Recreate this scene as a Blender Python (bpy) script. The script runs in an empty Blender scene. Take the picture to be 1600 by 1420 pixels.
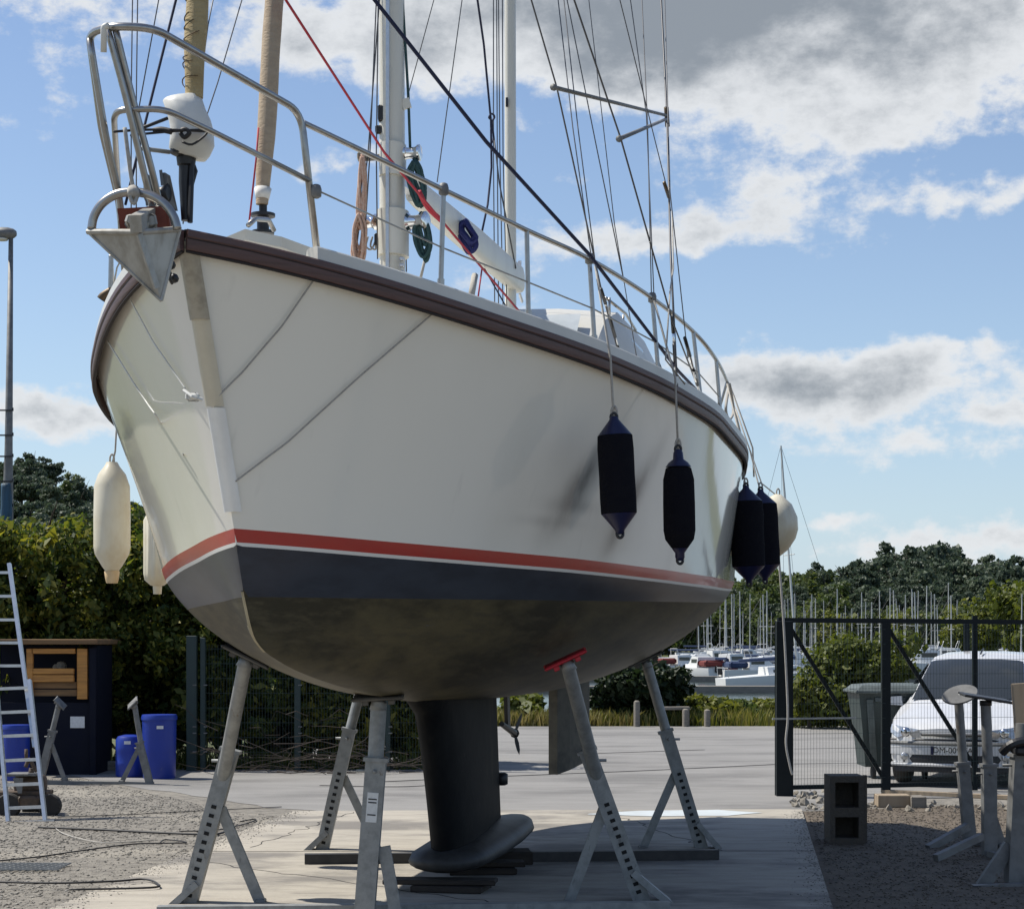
import bpy, math, random
import numpy as np
from mathutils import Vector, Matrix, Euler

random.seed(7)
RNG = np.random.default_rng(11)
SC = bpy.context.scene
COL = SC.collection
R = math.radians

# ------------------------------------------------------------------ camera
FPX, HZ, CH = 3000.0, 1003.0, 1.75          # focal length in photo pixels, horizon row, eye height
cam_d = bpy.data.cameras.new('camera')
cam = bpy.data.objects.new('camera', cam_d)
COL.objects.link(cam)
cam.location = (0, 0, CH)
cam.rotation_euler = (R(90), 0, 0)
cam_d.sensor_width = 36.0
cam_d.sensor_fit = 'HORIZONTAL'
cam_d.lens = 36.0 * FPX / 1600.0
cam_d.shift_y = (HZ - 710.0) / 1600.0
cam_d.clip_start = 0.1
cam_d.clip_end = 6000
SC.camera = cam

# ------------------------------------------------------------------ light
SUN_EL = R(56)
SUN_AZ = R(-72)                              # from +Y towards +X: the sun stands to the left, a little beyond
sun_dir = Vector((math.sin(SUN_AZ) * math.cos(SUN_EL), math.cos(SUN_AZ) * math.cos(SUN_EL), math.sin(SUN_EL)))
sl = bpy.data.lights.new('sun', 'SUN')
sl.energy = 5.0
sl.angle = R(0.55)
sl.color = (1.0, 0.95, 0.86)
so = bpy.data.objects.new('sun', sl)
COL.objects.link(so)
so.rotation_euler = sun_dir.to_track_quat('Z', 'Y').to_euler()

SC.view_settings.view_transform = 'Standard'
SC.view_settings.look = 'None'
SC.view_settings.gamma = 1.0
SC.view_settings.exposure = 0.25
SC.view_settings.use_curve_mapping = False
SC.render.engine = 'CYCLES'
SC.cycles.max_bounces = 6
SC.cycles.diffuse_bounces = 3
SC.cycles.glossy_bounces = 3
SC.cycles.transmission_bounces = 3
SC.cycles.transparent_max_bounces = 4

# ------------------------------------------------------------------ sky
world = bpy.data.worlds.new('World')
SC.world = world
world.use_nodes = True
wn = world.node_tree.nodes
wl = world.node_tree.links
wn.clear()


def wm(op, a, b=None, c=None, clamp=False):
    n = wn.new('ShaderNodeMath')
    n.operation = op
    n.use_clamp = clamp
    for i, v in enumerate((a, b, c)):
        if v is None:
            continue
        if isinstance(v, (int, float)):
            n.inputs[i].default_value = v
        else:
            wl.new(v, n.inputs[i])
    return n.outputs[0]


def wsmooth(x, lo, hi):
    n = wn.new('ShaderNodeMapRange')
    n.interpolation_type = 'SMOOTHSTEP'
    wl.new(x, n.inputs[0])
    n.inputs[1].default_value = lo
    n.inputs[2].default_value = hi
    return n.outputs[0]


sky = wn.new('ShaderNodeTexSky')
sky.sky_type = 'NISHITA'
sky.sun_disc = False
sky.sun_elevation = SUN_EL
sky.sun_rotation = SUN_AZ
sky.air_density = 1.0
sky.dust_density = 0.25
sky.ozone_density = 1.0
tc = wn.new('ShaderNodeTexCoord')
sep = wn.new('ShaderNodeSeparateXYZ')
wl.new(tc.outputs['Generated'], sep.inputs[0])
dx, dy, dz = sep.outputs
az = wm('ARCTAN2', dx, dy)                   # radians, clouds are laid out by bearing and height
el = wm('ARCSINE', dz)


def wnoise(scale, detail, rough, sx=1.0, sz=1.0, off=0.0):
    mp = wn.new('ShaderNodeMapping')
    mp.inputs['Scale'].default_value = (sx, sx, sz)
    mp.inputs['Location'].default_value = (off, off * .7, off * .3)
    wl.new(tc.outputs['Generated'], mp.inputs[0])
    n = wn.new('ShaderNodeTexNoise')
    n.inputs['Scale'].default_value = scale
    n.inputs['Detail'].default_value = detail
    n.inputs['Roughness'].default_value = rough
    wl.new(mp.outputs[0], n.inputs['Vector'])
    return n.outputs['Fac']


n_big = wnoise(8.0, 8, .60, 1, 2.0, 3.1)
n_mid = wnoise(30.0, 7, .66, 1, 1.5, 1.7)
dens = wm('MULTIPLY_ADD', wm('SUBTRACT', n_big, .5), 2.5, wm('MULTIPLY', wm('SUBTRACT', n_mid, .5), 1.7))
dens = wm('ADD', dens, -.02)
# the single clouds of this sky: bearing, height, half-width, half-height (photo pixels), weight
CLOUDS = [(1290, -60, 480, 170, 1.1), (1180, -60, 330, 120, .8), (1480, 110, 250, 100, .6), (960, 60, 200, 75, .6), (1340, 225, 110, 45, .5),
          (1200, 300, 90, 45, .62), (1050, 375, 170, 26, .62), (1530, 300, 130, 26, .6), (1290, 600, 200, 50, 1.0),
          (1470, 555, 90, 32, .75), (1420, 705, 190, 30, .7), (1310, 808, 110, 20, .7),
          (1580, 645, 60, 20, .8), (1500, 850, 200, 22, .45), (80, 650, 120, 36, .85), (130, 15, 190, 40, .65),
          (600, 60, 210, 75, .75), (520, 250, 60, 22, .55), (826, 212, 20, 30, .6),
          (250, 380, 330, 170, -.45), (1000, 490, 230, 55, -.35), (1500, 440, 240, 60, -.3), (760, 230, 110, 60, -.25)]
wob_n = wn.new('ShaderNodeTexNoise')
wob_n.inputs['Scale'].default_value = 34
wob_n.inputs['Detail'].default_value = 3
wl.new(tc.outputs['Generated'], wob_n.inputs['Vector'])


def wv(op, a, b=None, c=None, out=0):
    n = wn.new('ShaderNodeVectorMath')
    n.operation = op
    for i, v in enumerate((a, b, c)):
        if v is None:
            continue
        if isinstance(v, tuple):
            n.inputs[i].default_value = v
        else:
            wl.new(v, n.inputs[i])
    return n.outputs[out]


cmb = wn.new('ShaderNodeCombineXYZ')
wl.new(az, cmb.inputs[0])
wl.new(el, cmb.inputs[1])
pos = wv('MULTIPLY_ADD', wob_n.outputs['Color'], (.05, .03, 0), cmb.outputs[0])
pos = wv('ADD', pos, (-.025, -.015, 0))
for (cx, cy, rx, ry, w) in CLOUDS:
    a0 = math.atan((cx - 800) / FPX)
    e0 = math.atan((HZ - cy) / FPX * math.cos(a0))
    q = wv('MULTIPLY_ADD', pos, (FPX / rx, FPX / ry, 0), (-a0 * FPX / rx, -e0 * FPX / ry, 0))
    r2 = wv('DOT_PRODUCT', q, q, out=1)
    g = wm('POWER', .42, r2)
    dens = wm('MULTIPLY_ADD', g, w, dens)
mask = wsmooth(dens, .10, .62)
thick = wsmooth(wm('MULTIPLY_ADD', wm('SUBTRACT', n_big, .5), 1.2, dens), .40, 1.8)
cc = wn.new('ShaderNodeMix')
cc.data_type = 'RGBA'
wl.new(thick, cc.inputs['Factor'])
cc.inputs['A'].default_value = (.83, .85, .87, 1)
cc.inputs['B'].default_value = (.29, .325, .365, 1)
SKY_STR = 0.112
ccs = wn.new('ShaderNodeMix')                 # clouds in the units of the sky texture
ccs.data_type = 'RGBA'
ccs.blend_type = 'MULTIPLY'
ccs.inputs['Factor'].default_value = 1
wl.new(cc.outputs['Result'], ccs.inputs['A'])
k = .82 / SKY_STR
ccs.inputs['B'].default_value = (k, k, k, 1)
hsv = wn.new('ShaderNodeHueSaturation')
hsv.inputs['Saturation'].default_value = 1.04
hsv.inputs['Hue'].default_value = .506
wl.new(sky.outputs[0], hsv.inputs['Color'])
hzm = wn.new('ShaderNodeMix')                 # moist air whitens the sky towards the horizon
hzm.data_type = 'RGBA'
wl.new(wm('MULTIPLY', wm('EXPONENT', wm('MULTIPLY', wm('ABSOLUTE', el), -8.5)), .80), hzm.inputs['Factor'])
wl.new(hsv.outputs[0], hzm.inputs['A'])
hzm.inputs['B'].default_value = (.35 / SKY_STR, .48 / SKY_STR, .67 / SKY_STR, 1)
mx = wn.new('ShaderNodeMix')
mx.data_type = 'RGBA'
wl.new(wm('MULTIPLY', mask, .95), mx.inputs['Factor'])
wl.new(hzm.outputs['Result'], mx.inputs['A'])
wl.new(ccs.outputs['Result'], mx.inputs['B'])
bg = wn.new('ShaderNodeBackground')
bg.inputs['Strength'].default_value = SKY_STR
wl.new(mx.outputs['Result'], bg.inputs['Color'])
wo = wn.new('ShaderNodeOutputWorld')
wl.new(bg.outputs[0], wo.inputs[0])
world.cycles.sampling_method = 'MANUAL'
world.cycles.sample_map_resolution = 512

# ------------------------------------------------------------------ materials
MATS = {}


def mat(name, col, rough=.6, metal=0.0, var=None, scale=6.0, amt=.35, bump=0.0, bscale=40.0, spec=.5, stretch=(1, 1, 1),
        coat=0.0, trans=0.0, detail=6, thr=(.35, .7)):
    """procedural surface: base colour, a second colour mixed in by noise, fine relief"""
    if name in MATS:
        return MATS[name]
    m = bpy.data.materials.new(name)
    m.use_nodes = True
    nt = m.node_tree
    b = nt.nodes['Principled BSDF']
    b.inputs['Base Color'].default_value = (*col, 1)
    b.inputs['Roughness'].default_value = rough
    b.inputs['Metallic'].default_value = metal
    b.inputs['Specular IOR Level'].default_value = spec
    b.inputs['Coat Weight'].default_value = coat
    b.inputs['Transmission Weight'].default_value = trans
    tcn = nt.nodes.new('ShaderNodeTexCoord')
    mp = nt.nodes.new('ShaderNodeMapping')
    mp.inputs['Scale'].default_value = stretch
    nt.links.new(tcn.outputs['Object'], mp.inputs[0])
    if var is not None:
        n = nt.nodes.new('ShaderNodeTexNoise')
        n.inputs['Scale'].default_value = scale
        n.inputs['Detail'].default_value = detail
        n.inputs['Roughness'].default_value = .62
        nt.links.new(mp.outputs[0], n.inputs['Vector'])
        mr = nt.nodes.new('ShaderNodeMapRange')
        mr.interpolation_type = 'SMOOTHSTEP'
        mr.inputs[1].default_value = thr[0]
        mr.inputs[2].default_value = thr[1]
        mr.inputs[4].default_value = amt
        nt.links.new(n.outputs['Fac'], mr.inputs[0])
        mxn = nt.nodes.new('ShaderNodeMix')
        mxn.data_type = 'RGBA'
        nt.links.new(mr.outputs[0], mxn.inputs['Factor'])
        mxn.inputs['A'].default_value = (*col, 1)
        mxn.inputs['B'].default_value = (*var, 1)
        nt.links.new(mxn.outputs['Result'], b.inputs['Base Color'])
    if bump > 0:
        n2 = nt.nodes.new('ShaderNodeTexNoise')
        n2.inputs['Scale'].default_value = bscale
        n2.inputs['Detail'].default_value = 5
        nt.links.new(mp.outputs[0], n2.inputs['Vector'])
        bp = nt.nodes.new('ShaderNodeBump')
        bp.inputs['Strength'].default_value = bump
        bp.inputs['Distance'].default_value = .02
        nt.links.new(n2.outputs['Fac'], bp.inputs['Height'])
        nt.links.new(bp.outputs[0], b.inputs['Normal'])
    MATS[name] = m
    return m


def leaf_mat(name, c1, c2, c3, tr=.35):
    """leaves: colour differs from leaf to leaf, light passes through"""
    m = bpy.data.materials.new(name)
    m.use_nodes = True
    nt = m.node_tree
    b = nt.nodes['Principled BSDF']
    b.inputs['Roughness'].default_value = .55
    b.inputs['Specular IOR Level'].default_value = .3
    geo = nt.nodes.new('ShaderNodeNewGeometry')
    oi = nt.nodes.new('ShaderNodeObjectInfo')
    ad = nt.nodes.new('ShaderNodeMath')
    ad.operation = 'ADD'
    nt.links.new(geo.outputs['Random Per Island'], ad.inputs[0])
    ml = nt.nodes.new('ShaderNodeMath')
    ml.operation = 'MULTIPLY_ADD'
    nt.links.new(oi.outputs['Random'], ml.inputs[0])
    ml.inputs[1].default_value = .5
    ml.inputs[2].default_value = -.25
    nt.links.new(ml.outputs[0], ad.inputs[1])
    cr = nt.nodes.new('ShaderNodeValToRGB')
    e = cr.color_ramp.elements
    e[0].color = (*c1, 1)
    e[1].color = (*c3, 1)
    e[1].position = 1
    q = e.new(.5)
    q.color = (*c2, 1)
    nt.links.new(ad.outputs[0], cr.inputs[0])
    nt.links.new(cr.outputs[0], b.inputs['Base Color'])
    t = nt.nodes.new('ShaderNodeBsdfTranslucent')
    hs = nt.nodes.new('ShaderNodeHueSaturation')
    hs.inputs['Value'].default_value = 1.5
    hs.inputs['Saturation'].default_value = 1.15
    nt.links.new(cr.outputs[0], hs.inputs['Color'])
    nt.links.new(hs.outputs[0], t.inputs['Color'])
    ms = nt.nodes.new('ShaderNodeMixShader')
    ms.inputs[0].default_value = tr
    nt.links.new(b.outputs[0], ms.inputs[1])
    nt.links.new(t.outputs[0], ms.inputs[2])
    nt.links.new(ms.outputs[0], nt.nodes['Material Output'].inputs[0])
    MATS[name] = m
    return m


# ------------------------------------------------------------------ building helpers
ORG = {}          # world origin of every thing built here, for its parts


class MB:
    """collects shapes in world coordinates; build() links them as ONE mesh object"""

    def __init__(self):
        self.v = []
        self.f = []
        self.mi = []

    def add(self, vs, fs, mi=0):
        o = len(self.v)
        self.v += [tuple(p) for p in vs]
        self.f += [tuple(i + o for i in f) for f in fs]
        self.mi += [mi] * len(fs)
        return self

    def box(self, c, size, rot=None, bev=0.0, mi=0, taper=1.0):
        x, y, z = (s / 2 for s in size)
        M = rot.to_matrix() if isinstance(rot, Euler) else (rot if rot is not None else Matrix.Identity(3))
        c = Vector(c)
        if bev <= 0:
            vs = [c + M @ Vector((a * x * (taper if d > 0 else 1), b * y * (taper if d > 0 else 1), d * z)) for d in (-1, 1) for a, b in ((-1, -1), (1, -1), (1, 1), (-1, 1))]
            fs = [(3, 2, 1, 0), (4, 5, 6, 7), (0, 1, 5, 4), (1, 2, 6, 5), (2, 3, 7, 6), (3, 0, 4, 7)]
            return self.add(vs, fs, mi)
        rings = []
        for (dz, sh) in ((-z, bev), (-z + bev, 0), (z - bev, 0), (z, bev)):
            k = taper if dz > 0 else 1
            ring = []
            for a, b in ((-1, -1), (1, -1), (1, 1), (-1, 1)):
                p1 = (a * (x * k - sh), b * (y * k - sh - bev * .7))
                p2 = (a * (x * k - sh - bev * .7), b * (y * k - sh))
                ring += [p1, p2] if a * b < 0 else [p2, p1]
            rings.append([c + M @ Vector((p[0], p[1], dz)) for p in ring])
        return self.loft(rings, True, True, True, mi)

    def loft(self, rings, closed=True, cap0=False, cap1=False, mi=0):
        n = len(rings[0])
        vs = [p for r in rings for p in r]
        fs = []
        for i in range(len(rings) - 1):
            for j in range(n if closed else n - 1):
                k = (j + 1) % n
                fs.append((i * n + j, i * n + k, (i + 1) * n + k, (i + 1) * n + j))
        if cap0:
            fs.append(tuple(range(n - 1, -1, -1)))
        if cap1:
            fs.append(tuple((len(rings) - 1) * n + j for j in range(n)))
        return self.add(vs, fs, mi)

    def tube(self, pts, r, seg=8, mi=0, flat=None, cap=True):
        pts = [Vector(p) for p in pts]
        rs = r if isinstance(r, (list, tuple)) else [r] * len(pts)
        rings = []
        up = None
        for i, p in enumerate(pts):
            a = pts[max(i - 1, 0)]
            b = pts[min(i + 1, len(pts) - 1)]
            d = (b - a)
            if d.length < 1e-9:
                d = Vector((0, 0, 1))
            d.normalize()
            if up is None:
                up = Vector((0, 0, 1)) if abs(d.z) < .9 else Vector((0, 1, 0))
            sx = d.cross(up)
            if sx.length < 1e-6:
                sx = d.cross(Vector((1, 0, 0)))
            sx.normalize()
            up = sx.cross(d).normalized()
            fl = flat or 1.0
            rings.append([p + sx * (rs[i] * math.cos(t)) + up * (rs[i] * fl * math.sin(t)) for t in (2 * math.pi * j / seg for j in range(seg))])
        return self.loft(rings, True, cap, cap, mi)

    def bar(self, a, b, w, h, up=(0, 0, 1), mi=0):
        """square section bar from a to b, w across, h along 'up'"""
        a, b = Vector(a), Vector(b)
        d = (b - a).normalized()
        sx = d.cross(Vector(up))
        if sx.length < 1e-6:
            sx = d.cross(Vector((1, 0, 0)))
        sx.normalize()
        u = sx.cross(d).normalized()
        q = [(-1, -1), (1, -1), (1, 1), (-1, 1)]
        rings = [[c + sx * (w / 2 * i) + u * (h / 2 * j) for i, j in q] for c in (a, b)]
        return self.loft(rings, True, True, True, mi)

    def lathe(self, prof, c, seg=20, axis=None, mi=0, sq=1.0):
        """prof: (radius, height) pairs about a vertical axis through c"""
        c = Vector(c)
        M = axis if axis is not None else Matrix.Identity(3)
        rings = [[c + M @ Vector((r * math.cos(t), r * sq * math.sin(t), h)) for t in (2 * math.pi * j / seg for j in range(seg))] for r, h in prof]
        return self.loft(rings, True, True, True, mi)

    def quad(self, a, b, c, d, mi=0):
        return self.add([a, b, c, d], [(0, 1, 2, 3)], mi)

    def plate(self, outline, nrm, th, mi=0):
        """flat outline given thickness along nrm"""
        n = Vector(nrm).normalized() * th
        o = [Vector(p) for p in outline]
        return self.loft([o, [p + n for p in o]], True, True, True, mi)

    def build(self, name, material, parent=None, smooth=False, org=None, angle=None):
        me = bpy.data.meshes.new(name)
        if parent is not None:
            oo = ORG[parent.name]
        else:
            oo = Vector(org) if org is not None else Vector((0, 0, 0))
        me.from_pydata([(p[0] - oo[0], p[1] - oo[1], p[2] - oo[2]) for p in self.v], [], self.f)
        for mm in (material if isinstance(material, (list, tuple)) else [material]):
            me.materials.append(mm)
        if len(set(self.mi)) > 1:
            me.polygons.foreach_set('material_index', self.mi)
        if smooth:
            me.polygons.foreach_set('use_smooth', [True] * len(me.polygons))
            if angle:
                me.set_sharp_from_angle(angle=R(angle))
        me.validate(clean_customdata=False)
        me.update()
        o = bpy.data.objects.new(name, me)
        COL.objects.link(o)
        if parent is not None:
            o.parent = parent
            ORG[o.name] = oo
        else:
            o.location = oo
            ORG[o.name] = oo
        return o


def thing(name, label, cat, loc, group=None):
    o = bpy.data.objects.new(name, None)
    o.empty_display_size = .2
    COL.objects.link(o)
    o.location = loc
    ORG[o.name] = Vector(loc)
    tag(o, label, cat, group)
    return o


def tag(o, label=None, cat=None, group=None, kind=None):
    if label:
        o['label'] = label
    if cat:
        o['category'] = cat
    if group:
        o['group'] = group
    if kind:
        o['kind'] = kind
    return o


def copy_tree(o, loc=None, rotz=None, scale=None, label=None, parent=None):
    c = o.copy()
    COL.objects.link(c)
    if parent is not None:
        c.parent = parent
    if loc is not None:
        c.location = loc
    if rotz is not None:
        c.rotation_euler = (0, 0, rotz)
    if scale is not None:
        c.scale = scale if isinstance(scale, (tuple, list)) else (scale,) * 3
    if label:
        c['label'] = label
    for ch in o.children:
        copy_tree(ch, parent=c)
    return c


def W(px, py, Y):
    """point at distance Y that lies on the photo's pixel"""
    return Vector(((px - 800) / FPX * Y, Y, CH - (py - HZ) / FPX * Y))


def G(px, py, z=0.0):
    """point on the level z under the photo's pixel"""
    Y = (CH - z) * FPX / (py - HZ)
    return Vector(((px - 800) / FPX * Y, Y, z))


def spline(pts, n=8):
    """smooth curve through points"""
    P = [Vector(p) for p in pts]
    out = []
    for i in range(len(P) - 1):
        a, b, c, d = P[max(i - 1, 0)], P[i], P[i + 1], P[min(i + 2, len(P) - 1)]
        for k in range(n):
            t = k / n
            out.append(.5 * ((2 * b) + (c - a) * t + (2 * a - 5 * b + 4 * c - d) * t * t + (3 * b - a - 3 * c + d) * t ** 3))
    out.append(P[-1])
    return out


def round_path(pts, r, n=5):
    """polyline with bent (rounded) corners, as bent tube"""
    P = [Vector(p) for p in pts]
    out = [P[0]]
    for i in range(1, len(P) - 1):
        a, b, c = P[i - 1], P[i], P[i + 1]
        d1 = (a - b)
        d2 = (c - b)
        q = min(r, d1.length * .45, d2.length * .45)
        p1 = b + d1.normalized() * q
        p2 = b + d2.normalized() * q
        for k in range(n + 1):
            t = k / n
            out.append(p1.lerp(b, t).lerp(b.lerp(p2, t), t))
    out.append(P[-1])
    return out

def stain(m, col, scale, thr, amt, stretch):
    """a further layer of blotches over a material's colour"""
    t_ = m.node_tree
    bs = t_.nodes['Principled BSDF']
    src = bs.inputs['Base Color'].links[0].from_socket
    c_ = t_.nodes.new('ShaderNodeTexCoord')
    mp = t_.nodes.new('ShaderNodeMapping')
    mp.inputs['Scale'].default_value = stretch
    mp.inputs['Location'].default_value = (scale, 3 * scale, 0)
    t_.links.new(c_.outputs['Object'], mp.inputs[0])
    n_ = t_.nodes.new('ShaderNodeTexNoise')
    n_.inputs['Scale'].default_value = scale
    n_.inputs['Detail'].default_value = 8
    n_.inputs['Roughness'].default_value = .66
    t_.links.new(mp.outputs[0], n_.inputs['Vector'])
    r_ = t_.nodes.new('ShaderNodeMapRange')
    r_.interpolation_type = 'SMOOTHSTEP'
    r_.inputs[1].default_value, r_.inputs[2].default_value, r_.inputs[4].default_value = thr[0], thr[1], amt
    t_.links.new(n_.outputs['Fac'], r_.inputs[0])
    x_ = t_.nodes.new('ShaderNodeMix')
    x_.data_type = 'RGBA'
    t_.links.new(r_.outputs[0], x_.inputs['Factor'])
    t_.links.new(src, x_.inputs['A'])
    x_.inputs['B'].default_value = (*col, 1)
    t_.links.new(x_.outputs['Result'], bs.inputs['Base Color'])


# ------------------------------------------------------------------ palette
M_gravel = mat('gravel', (.225, .207, .176), .95, var=(.11, .10, .086), scale=9, amt=.7, bump=.9, bscale=55, thr=(.42, .62))
M_dirt = mat('dirt', (.135, .108, .078), .95, var=(.07, .055, .04), scale=5, amt=.8, bump=.8, bscale=40)
M_asph = mat('asphalt', (.245, .237, .224), .9, var=(.18, .174, .164), scale=1.1, amt=.7, bump=.35, bscale=160, stretch=(.5, 1.6, 1))
M_conc = mat('concrete', (.385, .352, .295), .85, var=(.255, .23, .195), scale=3.5, amt=.6, bump=.4, bscale=50, stretch=(.55, 1.7, 1), thr=(.38, .72))
M_pale_wash = mat('pale_wash', (.52, .56, .57), .5, var=(.40, .42, .42), scale=3, amt=.5)
M_grass = mat('grass_soil', (.07, .095, .03), .95, var=(.16, .13, .06), scale=.8, amt=.7, bump=.6, bscale=20)
M_galv = mat('galvanised', (.30, .305, .295), .55, metal=.35, var=(.19, .195, .19), scale=14, amt=.75, bump=.05, bscale=90)
M_galvd = mat('galvanised_dull', (.20, .20, .195), .6, metal=.3, var=(.12, .12, .118), scale=9, amt=.8)
M_hole = mat('bore_dark', (.012, .012, .012), .9)
M_alu = mat('aluminium', (.62, .63, .64), .38, metal=.85, var=(.45, .46, .47), scale=18, amt=.5)
M_steel = mat('stainless', (.40, .385, .36), .30, metal=.9, var=(.24, .22, .19), scale=26, amt=.35)
M_chrome = mat('chrome', (.78, .78, .78), .1, metal=1.0)
M_black = mat('black_plastic', (.016, .016, .018), .45)
M_rubber = mat('rubber', (.022, .021, .02), .85, var=(.05, .045, .04), scale=8, amt=.6)
M_line = mat('pale_line', (.74, .73, .68), .8)
M_whitep = mat('white_plastic', (.66, .65, .60), .42, var=(.55, .53, .45), scale=5, amt=.5)
M_mastp = mat('mast_paint', (.66, .64, .56), .38, var=(.56, .535, .46), scale=4, amt=.5, stretch=(1, 1, .15))
M_gel = mat('deck_gelcoat', (.60, .585, .53), .4, var=(.50, .485, .43), scale=2.5, amt=.5)
M_rail = mat('wood_rubrail', (.105, .055, .048), .5, var=(.06, .033, .03), scale=10, amt=.8, stretch=(.25, .25, 6), bump=.15, bscale=30)
M_raild = mat('rail_groove_shade', (.02, .014, .012), .8)
M_red = mat('red_stripe', (.42, .045, .035), .3, var=(.36, .06, .05), scale=6, amt=.5, coat=.2)
M_wstripe = mat('white_stripe', (.72, .71, .67), .35)
M_boot = mat('boot_top_paint', (.042, .049, .064), .30, var=(.028, .031, .040), scale=3.2, amt=.8, stretch=(1, 1, 3))
M_keel = mat('keel_paint', (.011, .0115, .0125), .62, var=(.018, .018, .018), scale=6, amt=.8, bump=.08, bscale=30, spec=.06)
stain(M_keel, (.035, .031, .025), 2.5, (.55, .68), .8, (1, 1, .5))
stain(M_keel, (.06, .055, .048), 16, (.66, .73), .7, (1, 1, .5))
M_keelbulb = mat('keel_bulb_paint', (.055, .055, .055), .5, var=(.016, .016, .016), scale=5, amt=.7, bump=.1, bscale=20, spec=.25)
M_rudder = mat('rudder_paint', (.105, .093, .068), .7, var=(.042, .038, .03), scale=7, amt=.8)
M_bronze = mat('bronze', (.10, .07, .04), .5, metal=.6)
M_sailcov = mat('sunstrip_tan', (.40, .31, .16), .85, var=(.30, .22, .10), scale=10, amt=.6, bump=.3, bscale=40, stretch=(1, 1, 3))
M_sailcov2 = mat('sunstrip_beige', (.42, .33, .23), .85, var=(.33, .25, .17), scale=10, amt=.6, bump=.3, bscale=40, stretch=(1, 1, 3))
M_sail = mat('sailcloth', (.68, .67, .63), .8)
M_wire = mat('rig_wire', (.10, .10, .105), .5, metal=.5)
M_ropew = mat('rope_grey', (.40, .38, .34), .9, var=(.28, .26, .23), scale=60, amt=.7)
M_ropeb = mat('rope_navy', (.012, .016, .045), .8)
M_roper = mat('rope_red', (.38, .02, .035), .8, var=(.3, .05, .08), scale=80, amt=.6)
M_ropeg = mat('rope_green', (.015, .055, .055), .8, var=(.06, .10, .10), scale=90, amt=.5)
M_ropeo = mat('rope_tan', (.46, .27, .19), .9, var=(.55, .45, .36), scale=70, amt=.7)
M_blue = mat('rope_blue', (.012, .018, .11), .8)
M_dsteel = mat('dark_steel', (.045, .043, .043), .6, metal=.3, var=(.08, .076, .07), scale=10, amt=.6)
M_anchor = mat('anchor_galv', (.44, .43, .39), .5, metal=.45, var=(.24, .22, .18), scale=11, amt=.8, stretch=(1, 1, .5))
M_rust = mat('rust_bracket', (.22, .055, .03), .8, var=(.12, .03, .02), scale=9, amt=.7)
M_sock = mat('fender_sock', (.008, .008, .012), 1.0, var=(.011, .011, .014), scale=14, amt=.7, spec=.1, bump=.5, bscale=160)
M_fcap = mat('fender_cap', (.006, .008, .045), .38)
M_fwhite = mat('fender_vinyl', (.68, .63, .49), .36, var=(.52, .42, .26), scale=4.5, amt=.7, stretch=(1, 1, .5))
stain(M_fwhite, (.30, .26, .18), 18, (.62, .72), .55, (1, 1, .35))
M_fyellow = mat('fender_aged', (.58, .40, .20), .5, var=(.62, .5, .32), scale=6, amt=.6)
M_glass = mat('window_glass', (.05, .06, .065), .05, spec=.8)
M_screen = mat('sky_pale_glass', (.50, .53, .54), .12, var=(.36, .40, .42), scale=3, amt=.7, spec=.7)  # pale colour paints in the bright sky seen in the glass
M_redpad = mat('red_rubber_pad', (.50, .025, .04), .55, var=(.36, .02, .03), scale=10, amt=.6)
M_pad = mat('pad_wood', (.13, .12, .105), .8, var=(.06, .055, .05), scale=8, amt=.7)
M_dpaint = mat('dark_green_paint', (.007, .011, .013), .5, var=(.004, .007, .009), scale=6, amt=.6, spec=.2)
M_fgreen = mat('fence_green', (.014, .034, .032), .5, var=(.012, .028, .028), scale=5, amt=.6)
M_timber = mat('varnished_pine', (.52, .24, .05), .55, var=(.26, .11, .025), scale=5, amt=.7, stretch=(.5, .5, 5), bump=.2)
M_timberd = mat('weathered_board', (.23, .13, .055), .8, var=(.09, .06, .035), scale=6, amt=.7, stretch=(.3, 1, 4), bump=.2)
M_darkwall = mat('dark_blue_board', (.008, .010, .020), .7, var=(.014, .015, .022), scale=3, amt=.6, spec=.12)
M_bluep = mat('blue_plastic', (.008, .035, .30), .42, var=(.008, .028, .22), scale=3, amt=.5)
M_label = mat('paper_label', (.72, .72, .70), .7, var=(.55, .55, .53), scale=30, amt=.6)
M_oldwood = mat('grey_timber', (.24, .215, .18), .85, var=(.14, .125, .105), scale=7, amt=.8, stretch=(.4, 3, 3), bump=.3)
M_tanwood = mat('tan_plank', (.33, .26, .18), .75, var=(.24, .18, .12), scale=5, amt=.6, stretch=(3, 3, .3))
M_block = mat('concrete_block', (.095, .078, .06), .95, var=(.07, .063, .054), scale=14, amt=.7, bump=.6, bscale=60)
M_rubble = mat('rubble', (.26, .235, .195), .95, var=(.22, .20, .17), scale=8, amt=.7, bump=.5)
M_hose = mat('black_hose', (.018, .017, .018), .6)
M_rustmetal = mat('rusty_iron', (.11, .075, .05), .8, var=(.05, .04, .035), scale=12, amt=.8, bump=.3)
M_bark = mat('bark', (.075, .058, .042), .95, var=(.04, .03, .024), scale=6, amt=.8, bump=.5, stretch=(1, 1, .3))
M_twig = mat('dead_twig', (.055, .042, .034), .95, var=(.025, .02, .018), scale=3, amt=.8)
L_hedge = leaf_mat('laurel_leaf', (.035, .062, .016), (.095, .12, .026), (.27, .25, .05), .4)
L_pine = leaf_mat('pine_needles', (.042, .062, .042), (.062, .086, .054), (.084, .108, .062), .25)
L_broad = leaf_mat('broadleaf', (.045, .066, .024), (.072, .098, .030), (.11, .13, .036), .35)
L_light = leaf_mat('light_leaf', (.07, .09, .018), (.11, .13, .028), (.17, .175, .04), .35)
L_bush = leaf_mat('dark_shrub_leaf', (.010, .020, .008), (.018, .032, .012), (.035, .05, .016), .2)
L_grass = leaf_mat('grass_blade', (.07, .09, .02), (.13, .14, .03), (.24, .21, .07), .35)
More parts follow.
